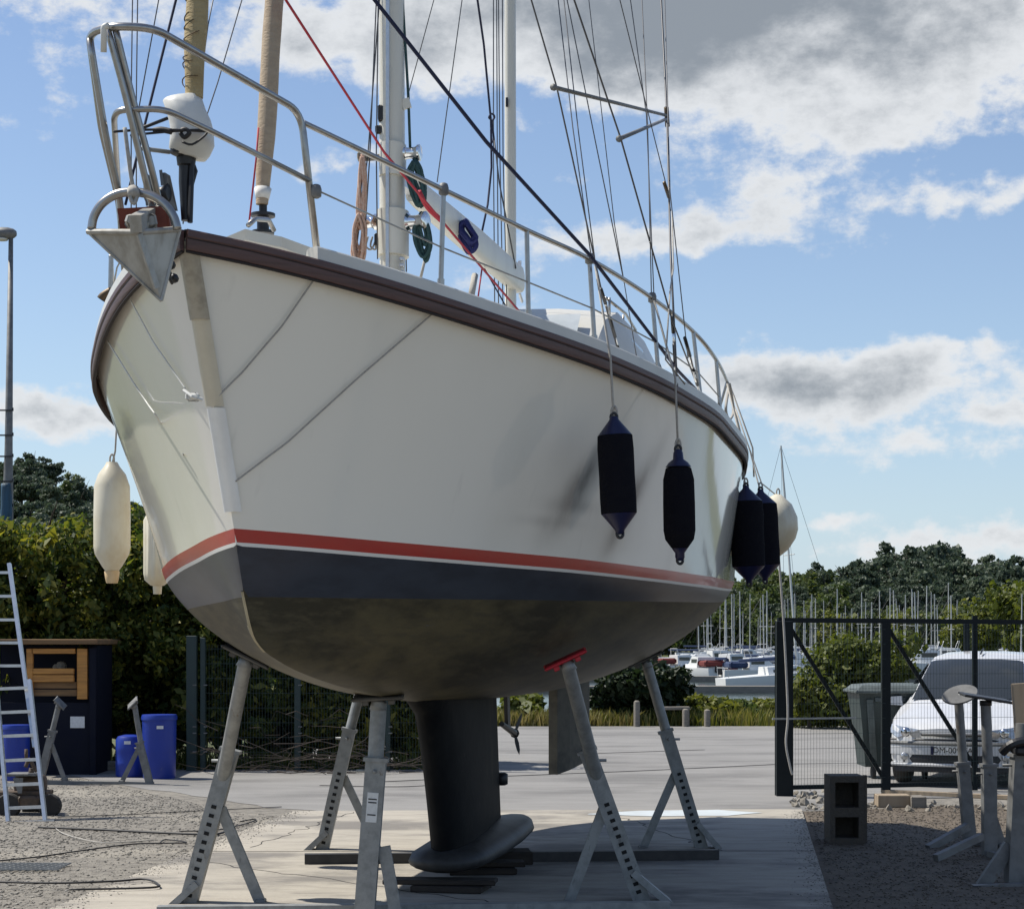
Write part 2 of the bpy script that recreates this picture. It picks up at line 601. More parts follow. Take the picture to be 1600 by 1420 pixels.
L_dry = leaf_mat('dry_grass_blade', (.13, .12, .04), (.20, .17, .065), (.28, .23, .10), .3)
L_flower = leaf_mat('white_flower', (.5, .5, .42), (.6, .6, .52), (.65, .65, .6), .2)

# hull topsides: gloss cream, with the rub marks of the fenders
M_top = bpy.data.materials.new('hull_gelcoat')
M_top.use_nodes = True
nt = M_top.node_tree
hb = nt.nodes['Principled BSDF']
hb.inputs['Roughness'].default_value = .09
hb.inputs['Specular IOR Level'].default_value = .5
hb.inputs['Coat Weight'].default_value = .25
hb.inputs['Coat Roughness'].default_value = .05
ht = nt.nodes.new('ShaderNodeTexCoord')


def hnoise(scale, stretch, lo, hi, src='Object'):
    mp = nt.nodes.new('ShaderNodeMapping')
    mp.inputs['Scale'].default_value = stretch
    nt.links.new(ht.outputs[src], mp.inputs[0])
    n = nt.nodes.new('ShaderNodeTexNoise')
    n.inputs['Scale'].default_value = scale
    n.inputs['Detail'].default_value = 5
    nt.links.new(mp.outputs[0], n.inputs['Vector'])
    q = nt.nodes.new('ShaderNodeMapRange')
    q.interpolation_type = 'SMOOTHSTEP'
    q.inputs[1].default_value = lo
    q.inputs[2].default_value = hi
    nt.links.new(n.outputs['Fac'], q.inputs[0])
    return q.outputs[0], n.outputs['Fac']


def hmix(fac, a, b, k=1.0):
    ml = nt.nodes.new('ShaderNodeMath')
    ml.operation = 'MULTIPLY'
    nt.links.new(fac, ml.inputs[0])
    ml.inputs[1].default_value = k
    q = nt.nodes.new('ShaderNodeMix')
    q.data_type = 'RGBA'
    nt.links.new(ml.outputs[0], q.inputs['Factor'])
    if isinstance(a, tuple):
        q.inputs['A'].default_value = (*a, 1)
    else:
        nt.links.new(a, q.inputs['A'])
    q.inputs['B'].default_value = (*b, 1)
    return q.outputs['Result']


f1, _ = hnoise(1.3, (1, 1, .35), .35, .75)
colr = hmix(f1, (.81, .785, .70), (.74, .715, .63), .8)
f2, _ = hnoise(9, (1, 1, .12), .62, .8)
colr = hmix(f2, colr, (.58, .56, .50), .35)
_, wav = hnoise(1.7, (1, 1, .8), .3, .7)
hbp = nt.nodes.new('ShaderNodeBump')               # the slight waviness of a laid-up hull
hbp.inputs['Strength'].default_value = .10
hbp.inputs['Distance'].default_value = .03
nt.links.new(wav, hbp.inputs['Height'])
nt.links.new(hbp.outputs[0], hb.inputs['Normal'])
nt.links.new(hbp.outputs[0], hb.inputs['Coat Normal'])
HULL_COL_OUT = colr          # fender scuffs are joined on once the hull frame is known



# ------------------------------------------------------------------ setting: ground, slab, road, water, hills


def hill_z(x, y):
    z = 0.0
    if y > 41:                                             # bank down to the harbour on the right
        t = min(1, max(0, (x + 9) / 6))
        d = min(1, (y - 41) / 12)
        z -= 3.0 * d * d * (3 - 2 * d) * t
    if y > 360:
        d = min(1, (y - 360) / 260)
        z += (11 * d + 2) * min(1, (y - 360) / 25)
        z += 2.0 * math.sin(x * .021 + 1) * d
    lx = -30 - (y - 200) * .17
    if y > 120 and x < lx + 60:                            # wooded hill at the left
        t = min(1, max(0, (lx + 60 - x) / 70))
        d = min(1, (y - 120) / 210)
        z += 24 * (t * t * (3 - 2 * t)) * d
    return z


xs = sorted(set([-900, -600, -420, -320, -250, -200, -160, -130, -100, -80, -60, -45, -35, -28, -22, -17, -13, -10, -8, -6, -4, -2, 0, 4, 9, 15, 22, 32, 45, 60, 80, 110, 150, 200, 260, 330, 420, 600, 900]))
ys = sorted(set([-60, -20, 0, 10, 20, 30, 36, 41, 43, 45, 47, 49, 51, 53, 60, 80, 120, 150, 180, 210, 240, 270, 300, 330, 358, 362, 372, 386, 400, 430, 460, 500, 540, 580, 620, 700, 900, 1400]))
gv = [(x, y, hill_z(x, y)) for y in ys for x in xs]
nx = len(xs)
gf = [(j * nx + i, j * nx + i + 1, (j + 1) * nx + i + 1, (j + 1) * nx + i) for j in range(len(ys) - 1) for i in range(nx - 1)]
tag(MB().add(gv, gf).build('ground', M_grass, smooth=True), kind='structure')


def sheet(name, pts, z, m, n=1):
    b = MB()
    b.add([(p[0], p[1], z) for p in pts], [tuple(range(len(pts)))])
    o = b.build(name, m)
    return tag(o, kind='structure')


def wavy(pts, amp, step, seed):
    """an uneven edge along a polyline"""
    rg = random.Random(seed)
    out = []
    for a, b in zip(pts[:-1], pts[1:]):
        a, b = Vector(a), Vector(b)
        n = max(2, int((b - a).length / step))
        for i in range(n):
            p = a.lerp(b, i / n)
            out.append((p.x + rg.uniform(-amp, amp), p.y + rg.uniform(-amp, amp)))
    out.append(tuple(pts[-1]))
    return out


sheet('gravel_yard', [(-40, -30), (40, -30), (40, 28), (-40, 28)], .004, M_gravel)
road_near = wavy([G(160, 1222)[:2], G(420, 1262)[:2], G(560, 1273)[:2], (1.5, 19.6), (3.2, 19.9), (4.2, 21.4), (8, 22.0), (40, 24)], .07, .35, 3)
sheet('road', [tuple(p) for p in road_near] + [(40, 40.5), (2, 39.8), (-3, 39.6), (-3.4, 28.2), (-7, 27.4)], .008, M_asph)
dr = wavy([(2.95, 19.75), (2.05, 12.3), (1.9, 6)], .03, .5, 4)
sheet('dirt_yard', [tuple(p) for p in dr] + [(40, 6)] + wavy([(40, 22.6), (8, 21.2), (4.3, 20.4), (2.95, 19.75)], .08, .35, 5), .006, M_dirt)

# slab: real thickness, two casts with a joint between them
SL = [(-2.23, 19.55), (2.98, 19.75), (2.06, 12.3), (1.35, 6.0), (-3.75, 6.0), (-2.98, 12.4)]
b = MB()
b.plate([(p[0], p[1], .0) for p in SL][::-1], (0, 0, 1), .035)
stain(M_galv, (.13, .085, .05), 9, (.64, .72), .75, (1, 1, .5))
stain(M_galv, (.10, .10, .098), 30, (.60, .70), .5, (1, 1, .4))
stain(M_galvd, (.10, .065, .04), 9, (.60, .70), .7, (1, 1, .5))
stain(M_bluep, (.05, .075, .22), 14, (.60, .72), .6, (1, 1, .3))
slab = tag(b.build('concrete_slab', M_conc), kind='structure')
stain(M_conc, (.14, .13, .118), .62, (.46, .62), .8, (.8, 1.3, 1))
stain(M_conc, (.17, .155, .14), 7, (.58, .70), .75, (.3, 1.8, 1))
stain(M_conc, (.50, .465, .40), 2.2, (.58, .72), .55, (.5, 1.4, 1))
stain(M_conc, (.07, .06, .055), 26, (.70, .76), .8, (1, 1, 1))
stain(M_asph, (.12, .116, .11), .45, (.48, .64), .7, (.5, 1.2, 1))
stain(M_asph, (.31, .30, .28), 1.5, (.56, .70), .5, (.3, 1.6, 1))
stain(M_gravel, (.34, .31, .255), .5, (.52, .66), .6, (.6, 1.6, 1))
b = MB()
for ya, yb in ((15.75, 15.79), (9.6, 9.64)):
    ta = (ya - 12.3) / 7.4
    b.bar((-2.95 + .75 * ta, ya, .0352), (2.04 + .92 * ta, yb, .0352), .012, .004)
tag(b.build('slab_joint', M_hole, parent=None), kind='structure')
rc = random.Random(14)
for cn, (xa_, ya_, xb_, yb_) in enumerate(((-2.6, 15.2, .3, 12.2), (.9, 19.6, 1.7, 15.8), (-1.6, 19.4, -2.2, 16.1))):
    b = MB()
    pr_ = Vector((xa_, ya_, .0362))
    for k_ in range(1, 29):
        f_ = k_ / 28
        nx_ = Vector((xa_ + (xb_ - xa_) * f_ + rc.uniform(-.05, .05), ya_ + (yb_ - ya_) * f_ + rc.uniform(-.05, .05), .0362))
        b.bar(pr_, nx_, rc.uniform(.004, .012), .002)
        pr_ = nx_
    tag(b.build('slab_crack', M_hole), kind='structure')
sheet('pale_wash', wavy([(.75, 19.15), (1.3, 19.5), (2.1, 19.62), (2.5, 19.3), (2.1, 18.95), (1.4, 18.9), (.75, 19.1)], .03, .2, 6), .0395, M_pale_wash)  # paler bluish patch laid on the far end of the slab
# tar seams in the road
b = MB()
for pts in ([G(600, 1222), G(800, 1213), G(1000, 1205), G(1210, 1195)], [G(500, 1228), G(620, 1230), G(700, 1226)], [G(890, 1179), G(980, 1176), G(1100, 1172)]):
    pts = spline([(p.x, p.y, .012) for p in pts], 6)
    for p, q in zip(pts[:-1], pts[1:]):
        b.bar(p, q, .05, .003)
tag(b.build('road_seam', M_hole), kind='structure')
# harbour water
M_water = mat('harbour_water', (.035, .05, .045), .12, var=(.05, .065, .055), scale=.4, amt=.6, bump=.25, bscale=2.2, stretch=(1, .4, 1))
sheet('water', [(-300, 44), (700, 44), (700, 400), (-300, 400)], -1.2, M_water)

# ------------------------------------------------------------------ the yacht
AL = R(11.05)
cA, sA = math.cos(AL), math.sin(AL)
OX, OY = -.332, 14.0


def B(s, p, z):
    """yacht frame (metres forward, to port, up) to world"""
    return Vector((OX - s * sA + p * cA, OY - s * cA - p * sA, z))


def at_s(px, py, s):
    k = (px - 800) / FPX
    p = (k * (OY - s * cA) - OX + s * sA) / (cA + k * sA)
    Y = OY - s * cA - p * sA
    return s, p, CH + (HZ - py) * Y / FPX


def at_p(px, py, p):
    k = (px - 800) / FPX
    s = (OX + p * cA - OY * k + k * p * sA) / (sA - k * cA)
    Y = OY - s * cA - p * sA
    return s, p, CH + (HZ - py) * Y / FPX


def BS(px, py, s):
    return B(*at_s(px, py, s))


def BP(px, py, p):
    return B(*at_p(px, py, p))


def pchip(x, y):
    x = np.array(x, float)
    y = np.array(y, float)
    if x[0] > x[-1]:
        x, y = x[::-1], y[::-1]
    h = np.diff(x)
    d = np.diff(y) / h
    m = np.zeros_like(y)
    m[0], m[-1] = d[0], d[-1]
    for i in range(1, len(x) - 1):
        if d[i - 1] * d[i] > 0:
            w1, w2 = 2 * h[i] + h[i - 1], h[i] + 2 * h[i - 1]
            m[i] = (w1 + w2) / (w1 / d[i - 1] + w2 / d[i])

    def f(t):
        t = min(max(t, x[0]), x[-1])
        i = int(min(np.searchsorted(x, t, side='right') - 1, len(x) - 2))
        u = (t - x[i]) / h[i]
        return float((1 + 2 * u) * (1 - u) ** 2 * y[i] + u * (1 - u) ** 2 * h[i] * m[i] + u * u * (3 - 2 * u) * y[i + 1] + u * u * (u - 1) * h[i] * m[i + 1])
    return f


def quadfit(pts):
    c = np.polyfit([p[0] for p in pts], [p[1] for p in pts], 2)
    return lambda s: float(np.polyval(c, s))


SB, SE = 5.72, -5.45            # sheer: bow, stern
TB, TE = 5.08, -4.80            # stripe: bow, stern
b_sh = pchip([5.72, 5.64, 5.48, 5.22, 4.89, 4.49, 4.04, 3.53, 3.12, 2.15, 1.0, -.5, -2, -3.3, -4.2, -4.8, -5.45],
             [0.0, .08, .23, .435, .655, .885, 1.115, 1.355, 1.515, 1.775, 1.93, 1.96, 1.865, 1.725, 1.505, 1.25, .85])
b_st = pchip([5.08, 4.95, 4.68, 4.3, 3.84, 3.34, 2.77, 1.86, 1.07, -.5, -2, -3.2, -4.1, -4.6, -4.8],
             [0.0, .10, .28, .5, .76, 1.01, 1.26, 1.51, 1.66, 1.80, 1.78, 1.67, 1.48, 1.24, 1.05])
z_sh = quadfit([(5.74, 3.54), (-1, 3.152), (-5, 3.332)])
z_st = quadfit([(5.08, 2.283), (2.5, 2.197), (-4, 2.28)])
z_bot = pchip([5.08, 5.02, 4.93, 4.76, 4.36, 3.8, 2.79, 1.78, .5, -1.5, -3, -3.6, -4.2, -4.8],
              [2.283, 2.15, 1.97, 1.76, 1.646, 1.56, 1.454, 1.375, 1.33, 1.31, 1.33, 1.45, 1.75, 2.1])
z_grow = pchip([5.1, 3, 0, -4.8], [1.965, 1.968, 2.0, 2.12])
HEEL = .0206


def BH(s, p, z):
    return B(s, p, z + HEEL * p)


NS = 90
TAU = [(i / NS) ** 1.5 for i in range(NS + 1)]


def hull_above(tau, v):
    s1, s0 = SB + (SE - SB) * tau, TB + (TE - TB) * tau
    b1, b0 = b_sh(s1), b_st(s0)
    flare = 1.0 + .45 * max(0, 1 - tau / .45)
    return s0 + (s1 - s0) * v, b0 + (b1 - b0) * (v ** flare), z_st(s0) + (z_sh(s1) - z_st(s0)) * v


def hull_below(tau, u):
    s = TB + (TE - TB) * tau
    b0, zt, zb = b_st(s), z_st(s), z_bot(s)
    w = min(1, max(0, (4.9 - s) / 2.6))
    n, m = 1.08 + .42 * w, 1.08 + .52 * w
    return s, b0 * max(0, 1 - u ** n) ** (1 / m), zt - u * (zt - zb)


def u_at(tau, z):
    s = TB + (TE - TB) * tau
    zt, zb = z_st(s), z_bot(s)
    return min(1, max(0, (zt - z) / max(zt - zb, 1e-4)))


def hull_side(mb, fn, rows):
    for sg in (1, -1):
        grid = [[BH(*(lambda q: (q[0], sg * q[1], q[2]))(fn(t, r))) for r in rws] for t, rws in ((t, rows(t)) for t in TAU)]
        n = len(grid[0])
        vs = [p for g in grid for p in g]
        fs = []
        for i in range(NS):
            for j in range(n - 1):
                q = (i * n + j, (i + 1) * n + j, (i + 1) * n + j + 1, i * n + j + 1)
                fs.append(q if sg > 0 else q[::-1])
        mb.add(vs, fs)


YB = B(0, 0, 0)
yacht = thing('sailing_yacht', 'cream two-masted sailing yacht propped on steel stands, bow towards the viewer', 'yacht', YB)


def lin(a, b, n):
    return [a + (b - a) * i / n for i in range(n + 1)]


def zred(t):
    s = TB + (TE - TB) * t
    return z_st(s) - .062


def zwht(t):
    return zred(t) - .017


mb = MB()
hull_side(mb, hull_above, lambda t: lin(0, .985, 22))
hull = mb.build('topside', M_top, yacht, smooth=True)
hull['label'] = 'glossy cream topside with dark fender rub marks'
mb = MB()
hull_side(mb, hull_below, lambda t: lin(0, u_at(t, zred(t)), 3))
mb.build('red_stripe', M_red, yacht, smooth=True)
mb = MB()
hull_side(mb, hull_below, lambda t: lin(u_at(t, zred(t)), u_at(t, zwht(t)), 2))
mb.build('white_stripe', M_wstripe, yacht, smooth=True)
mb = MB()
hull_side(mb, hull_below, lambda t: lin(u_at(t, zwht(t)), u_at(t, z_grow(TB + (TE - TB) * t)), 6))
mb.build('boot_top', M_boot, yacht, smooth=True)['label'] = 'dark slate band above the waterline'
# underbody: antifouling with a brown film of growth
M_under = bpy.data.materials.new('antifouling_growth')
M_under.use_nodes = True
nt2 = M_under.node_tree
ub = nt2.nodes['Principled BSDF']
ub.inputs['Roughness'].default_value = .52
ub.inputs['Specular IOR Level'].default_value = .22
ut = nt2.nodes.new('ShaderNodeTexCoord')


def unoise(scale, stretch, lo, hi, rot=0.0):
    mp = nt2.nodes.new('ShaderNodeMapping')
    mp.inputs['Scale'].default_value = stretch
    mp.inputs['Rotation'].default_value = (0, rot, R(11))
    nt2.links.new(ut.outputs['Object'], mp.inputs[0])
    n = nt2.nodes.new('ShaderNodeTexNoise')
    n.inputs['Scale'].default_value = scale
    n.inputs['Detail'].default_value = 7
    n.inputs['Roughness'].default_value = .65
    nt2.links.new(mp.outputs[0], n.inputs['Vector'])
    q = nt2.nodes.new('ShaderNodeMapRange')
    q.interpolation_type = 'SMOOTHSTEP'
    q.inputs[1].default_value = lo
    q.inputs[2].default_value = hi
    nt2.links.new(n.outputs['Fac'], q.inputs[0])
    return q.outputs[0], n.outputs['Fac']


def umix(fac, a, b):
    q = nt2.nodes.new('ShaderNodeMix')
    q.data_type = 'RGBA'
    nt2.links.new(fac, q.inputs['Factor'])
    if isinstance(a, tuple):
        q.inputs['A'].default_value = (*a, 1)
    else:
        nt2.links.new(a, q.inputs['A'])
    if isinstance(b, tuple):
        q.inputs['B'].default_value = (*b, 1)
    else:
        nt2.links.new(b, q.inputs['B'])
    return q.outputs['Result']


g1, _ = unoise(1.3, (1, .4, 1.6), .42, .60)
uc = umix(g1, (.105, .090, .050), (.044, .039, .025))
g2, _ = unoise(14, (.5, .16, 1.6), .46, .66, .5)
uc = umix(g2, uc, (.078, .068, .042))
g3, gfac = unoise(5, (.4, 1, 3), .66, .74)
uc = umix(g3, uc, (.10, .095, .085))
nt2.links.new(uc, ub.inputs['Base Color'])
bp = nt2.nodes.new('ShaderNodeBump')
bp.inputs['Strength'].default_value = .25
bp.inputs['Distance'].default_value = .01
nt2.links.new(gfac, bp.inputs['Height'])
nt2.links.new(bp.outputs[0], ub.inputs['Normal'])
mb = MB()
hull_side(mb, hull_below, lambda t: lin(u_at(t, z_grow(TB + (TE - TB) * t)), 1.0, 22))
mb.build('underbody', M_under, yacht, smooth=True)['label'] = 'brown-stained antifouled underbody'
# transom
ring = [hull_above(1, v) for v in lin(1, 0, 8)] + [hull_below(1, u) for u in lin(0, 1, 10)][1:]
pts = [BH(q[0] - .01, q[1], q[2]) for q in ring] + [BH(q[0] - .01, -q[1], q[2]) for q in ring[::-1][1:]]
mb = MB()
mb.add(pts, [tuple(range(len(pts)))])
mb.build('transom', M_top, yacht)

# the scuff marks, laid out in the yacht's own frame
SCUFF = [(955, 720, 60, .62), (1000, 790, 70, .55), (905, 742, 40, .35), (1135, 840, 45, .5)]
hc = HULL_COL_OUT
hsep = nt.nodes.new('ShaderNodeSeparateXYZ')
nt.links.new(ht.outputs['Object'], hsep.inputs[0])


def hm(op, a, b=None):
    n = nt.nodes.new('ShaderNodeMath')
    n.operation = op
    for i, v in enumerate((a, b)):
        if v is None:
            continue
        if isinstance(v, (int, float)):
            n.inputs[i].default_value = v
        else:
            nt.links.new(v, n.inputs[i])
    return n.outputs[0]


# distance aft along the yacht = object-space projection on its axis
axis_s = hm('ADD', hm('MULTIPLY', hsep.outputs[0], -sA), hm('MULTIPLY', hsep.outputs[1], -cA))
axis_p = hm('ADD', hm('MULTIPLY', hsep.outputs[0], cA), hm('MULTIPLY', hsep.outputs[1], -sA))
_, sn_raw = hnoise(5, (1, 1, .5), .3, .7)
for (s0, z0, ls, lz, slope, kk) in ((2.97, 2.63, .12, .26, .42, 1.0), (2.28, 2.60, .10, .28, .40, 1.2), (-1.2, 2.55, .25, .40, .3, .9), (2.95, 2.52, .25, .04, .0, .35), (3.1, 2.42, .3, .03, .1, .25)):
    zz = hm('SUBTRACT', hsep.outputs[2], z0)
    ss = hm('SUBTRACT', hm('SUBTRACT', axis_s, s0), hm('MULTIPLY', zz, -slope))
    r2 = hm('ADD', hm('POWER', hm('ABSOLUTE', hm('DIVIDE', ss, ls)), 2.0), hm('POWER', hm('ABSOLUTE', hm('DIVIDE', zz, lz)), 2.0))
    g_ = hm('EXPONENT', hm('MULTIPLY', r2, -1.0))
    g_ = hm('MULTIPLY', g_, hm('GREATER_THAN', axis_p, 0.0))
    g_ = hm('MULTIPLY', g_, hm('MULTIPLY', sn_raw, 1.5))
    hc = hmix(g_, hc, (.13, .13, .125), kk)
nt.links.new(hc, hb.inputs['Base Color'])

# deck: cambered sheet just under the toe rail
mb = MB()
rows = []
for t in TAU:
    s, bb, z = hull_above(t, 1.0)
    rows.append([BH(s, bb * q * .985, z + .015 + .07 * (1 - q * q) * min(1, bb)) for q in lin(-1, 1, 10)])
mb.loft(rows[::-1], closed=False)
mb.build('deck', M_gel, yacht, smooth=True)


def sheer_sweep(mb, prof, t0=0, t1=1.0, sides=(1, -1), n=70):
    """sweep a closed (out, up) profile along the sheer on each side"""
    for sg in sides:
        rings = []
        for i in range(n + 1):
            t = (t0 + (t1 - t0) * (i / n)) ** 1.0
            t = t ** 1.25 if t0 == 0 else t
            s, bb, z = hull_above(t, 1.0)
            s2, b2, _ = hull_above(min(1, t + .004), 1.0)
            nrm = Vector((b2 - bb, s - s2, 0)).normalized() if (s - s2) else Vector((1, 0, 0))
            # outward normal in (forward, port): forward component = d(b)/.., port component
            fx, pz = nrm.x, nrm.y
            ring = []
            for (o, h) in prof:
                ring.append(BH(s + fx * o, sg * max(0.004, bb + pz * o), z + h))
            rings.append(ring if sg > 0 else ring[::-1])
        mb.loft(rings, True, True, True)


mb = MB()
sheer_sweep(mb, [(.0, -.080), (.020, -.078), (.025, -.070), (.025, -.026), (.031, -.020), (.031, .005), (.024, .012), (.0, .012)])
rr = mb.build('rub_rail', M_rail, yacht, smooth=True, angle=40)
rr['label'] = 'dark brown timber rub rail along the sheer'
mb = MB()
sheer_sweep(mb, [(.024, -.031), (.0265, -.031), (.0265, -.0265), (.024, -.0265)])
sheer_sweep(mb, [(.0, -.088), (.018, -.088), (.018, -.0805), (.0, -.0805)])
mb.build('groove_shade', M_raild, rr)  # dark strips paint the shade in the groove and under the rail
mb = MB()
sheer_sweep(mb, [(-.075, .006), (.022, .013), (.020, .066), (.012, .074), (-.05, .072), (-.06, .064)], t0=.045, t1=1.0)
mb.build('bulwark', M_gel, yacht, smooth=True, angle=40)['label'] = 'low white bulwark above the rub rail'

# stem: blunt band with a worn metal chafe plate at its head
mb = MB()
stem = []
for v in lin(0.43, .97, 14):
    s, bb, z = hull_above(0, v)
    s += .012
    w = .04
    stem.append([BH(s - .03, w + .004, z), BH(s, w * .55, z), BH(s, -w * .55, z), BH(s - .03, -w - .004, z)])
mb.loft(stem[::-1], closed=False)
M_band = mat('stem_band_buff', (.60, .55, .43), .5, var=(.50, .45, .34), scale=6, amt=.6)
mb.build('stem_band', M_band, yacht, smooth=True)
mb = MB()
st2 = []
for v in lin(.72, .95, 6):
    s, bb, z = hull_above(0, v)
    s += .022
    w = .043
    st2.append([BH(s - .03, w + .004, z), BH(s, w * .55, z), BH(s, -w * .55, z), BH(s - .03, -w - .004, z)])
mb.loft(st2[::-1], closed=False)
mb2 = MB()
st3 = []
for v in lin(.06, .425, 10):
    s, bb, z = hull_above(0, v)
    s += .010
    st3.append([BH(s - .035, .044, z), BH(s, .02, z), BH(s, -.02, z), BH(s - .035, -.044, z)])
mb2.loft(st3[::-1], closed=False)
mb2.build('stem_strip', mat('pale_strip', (.80, .80, .77), .4, var=(.70, .69, .65), scale=7, amt=.6), yacht, smooth=True)
mb2 = MB()
wp = []
for z in lin(1.99, 1.70, 10):
    s_ = 5.0
    for _k in range(40):
        s_ = s_ + (z - z_bot(s_)) * .25 if z_bot(s_) < 2.2 else s_ - .01
        s_ = min(max(s_, 4.5), 5.06)
    wd = .035 + .05 * (1 - abs((z - 1.86) / .16) ** 2) if abs(z - 1.86) < .16 else .03
    wp.append([BH(s_ + .012, .004, z), BH(s_ + .006, -.010, z), BH(s_ - wd * 1.3, -wd * .62 - .006, z + .01)])
mb2.loft(wp, closed=False)
mb2.build('worn_patch', mat('worn_primer', (.36, .31, .20), .7, var=(.20, .17, .10), scale=14, amt=.8), yacht, smooth=True)
M_chafe = mat('chafe_plate', (.42, .39, .32), .45, metal=.3, var=(.27, .25, .2), scale=16, amt=.8)
cp = mb.build('chafe_plate', M_chafe, yacht, smooth=True)
mb = MB()
for px, py in ((268, 415), (273, 436), (262, 428)):
    c = BP(px, py, 0)
    mb.lathe([(.004, 0), (.02, .004), (.02, .03), (.008, .04)], c, 8, Matrix.Rotation(R(90), 3, 'X'))
mb.tube(spline([BP(268, 410, .0) - Vector((0, .09, 0)), BP(266, 430, 0) - Vector((0, .1, 0)), BP(274, 448, 0) - Vector((0, .08, 0))], 4), .008, 6)
mb.build('bow_shackle', M_black, yacht, smooth=True)
# bobstay eye on the stem
mb = MB()
c = BP(303, 622, 0) - Vector((0, .03, 0))
mb.box(c, (.06, .05, .035), bev=.008)
mb.tube([c + Vector((-.04, 0, .03)), c + Vector((0, -.03, .0)), c + Vector((.04, 0, -.01))], .009, 6)
mb.build('stem_eye', M_whitep, yacht)

# keel
KT, KB = 1.42, .20
mb = MB()
foil = [(0, 0), (.012, .35), (.05, .68), (.14, .95), (.30, 1.0), (.55, .80), (.8, .42), (1.0, .12)]
rings = []
for i in range(9):
    f_ = i / 8
    z = KT + (KB - KT) * f_
    le = 1.42 + (.78 - 1.42) * f_ ** .8
    if f_ < .15:
        le += .25 * (1 - f_ / .15) ** 2
    te = -1.0 + (-1.22 + 1.0) * f_
    th = .115 + .03 * (1 - f_) ** 3 + .02 * f_
    ch = le - te
    ring = [B(le - x * ch, th * y, z) for x, y in foil] + [B(le - x * ch, -th * y, z) for x, y in foil[:0:-1]]
    rings.append(ring)
mb.loft(rings, True, True, True)
keel = mb.build('keel', M_keel, yacht, smooth=True, angle=60)
keel['label'] = 'deep black fin keel with a ballast bulb at its foot'
mb = MB()
rings = []
for x, w, h in ((0, .06, .03), (.015, .17, .065), (.05, .245, .09), (.12, .285, .105), (.30, .305, .115), (.55, .29, .11), (.75, .25, .095), (.9, .15, .06), (.985, .06, .03), (1, .01, .01)):
    s = .92 + (-2.15 - .92) * x
    zc = .235 + .05 * x
    rings.append([B(s, w * math.cos(t), zc + h * math.sin(t) * (1 if math.sin(t) > 0 else .9)) for t in (2 * math.pi * j / 18 for j in range(18))])
mb.loft(rings, True, True, True)
mb.build('ballast_bulb', M_keelbulb, keel, smooth=True)
mb = MB()
for z in (.62,):
    mb.lathe([(.03, 0), (.05, .01), (.05, .09), (.03, .1)], B(-1.2, .02, z), 10)
mb.build('fitting', M_black, keel, smooth=True)
# rudder
mb = MB()
q0, q1 = at_s(864, 1140, -3.35), at_s(921, 1140, -4.0)
rings = []
for f_, dz in ((0, 0), (1, 0)):
    pass
for (z0, z1) in (((1.5, 1.6)), ((.56, .66))):
    a = B(q0[0], q0[1], z0)
    c = B(q1[0], q1[1], z1)
    d = (c - a)
    d.z = 0
    n = Vector((d.y, -d.x, 0)).normalized()
    d = c - a
    rings.append([a - n * .045, a + n * .045, a + d * .3 + n * .058, a + d * .97 + n * .012, a + d * .97 - n * .012, a + d * .3 - n * .058])
mb.loft(rings, True, True, True)
rud = mb.build('rudder', M_rudder, yacht)
mb = MB()
c = W(896, 1165, rings[0][2].y - .0)
nn = Vector((1, -.35, 0)).normalized()
mb.lathe([(.005, 0), (.035, .002), (.035, .012), (.005, .014)], (rings[0][2] + (rings[1][2] - rings[0][2]) * .5) + (rings[0][3] - rings[0][2]) * .35, 10, Vector((0, 0, 1)).rotation_difference(n).to_matrix())
mb.build('anode', M_galv, rud, smooth=True)
# propeller
hub = B(-1.72, 0, 1.02)
prop = None
mb = MB()
mb.tube([B(-1.3, 0, 1.1), B(-1.85, 0, 1.0)], [.022, .03], 8)
mb.tube([B(-1.85, 0, 1.0), B(-1.95, 0, .985)], [.04, .015], 8)
mb.bar(B(-1.55, 0, 1.05), B(-1.5, 0, 1.36), .03, .10, up=(.2, 1, 0))
prop = mb.build('propeller_shaft', M_black, yacht)
for ang in (20, 168):
    mb = MB()
    dirv = (B(0, math.sin(R(ang)), math.cos(R(ang))) - B(0, 0, 0)).normalized()
    ax = (B(-1, 0, -.1) - B(0, 0, 0)).normalized()
    sd = (dirv.cross(ax) + ax * .5).normalized()
    c0 = B(-1.85, 0, 1.0)
    out = [c0 + dirv * r + sd * w for r, w in ((.02, .010), (.08, .018), (.14, .014), (.18, .0), (.14, -.012), (.08, -.016), (.02, -.010))]
    mb.plate(out, ax, .01)
    mb.build('blade', M_black, prop)

# masts, boom
MS = 2.13


def mast_section(c, rx, ry, fwd, n=18):
    sd = Vector((-fwd.y, fwd.x, 0))
    return [c + fwd * (ry * math.cos(t)) + sd * (rx * math.sin(t)) for t in (2 * math.pi * j / n for j in range(n))]


FW = Vector((-sA, -cA, 0))
mb = MB()
mb.loft([mast_section(B(MS - .012 * (z - 3.6), .0 - .006 * (z - 3.6), z), .078, .11, FW) for z in (3.15, 4.25, 4.5, 6, 9, 12.5)], True, True, True)
mast = mb.build('main_mast', M_mastp, yacht, smooth=True, angle=50)
mb = MB()
mb.loft([mast_section(B(MS - .007, 0, z), .098, .13, FW) for z in (4.14, 4.15, 4.41, 4.42)], True, True, True)
mb.build('mast_collar', M_mastp, mast, smooth=True, angle=40)
mb = MB()
mb.loft([mast_section(B(MS, 0, z), .083, .116, FW) for z in (4.63, 4.64, 4.82, 4.83)], True, True, True)
mb.build('mast_band', M_mastp, mast, smooth=True, angle=40)
mb = MB()
mb.bar(B(MS + .12, .0, 3.8), B(MS + .10, 0, 9), .02, .03, up=FW)
mb.build('sail_track', M_alu, mast)


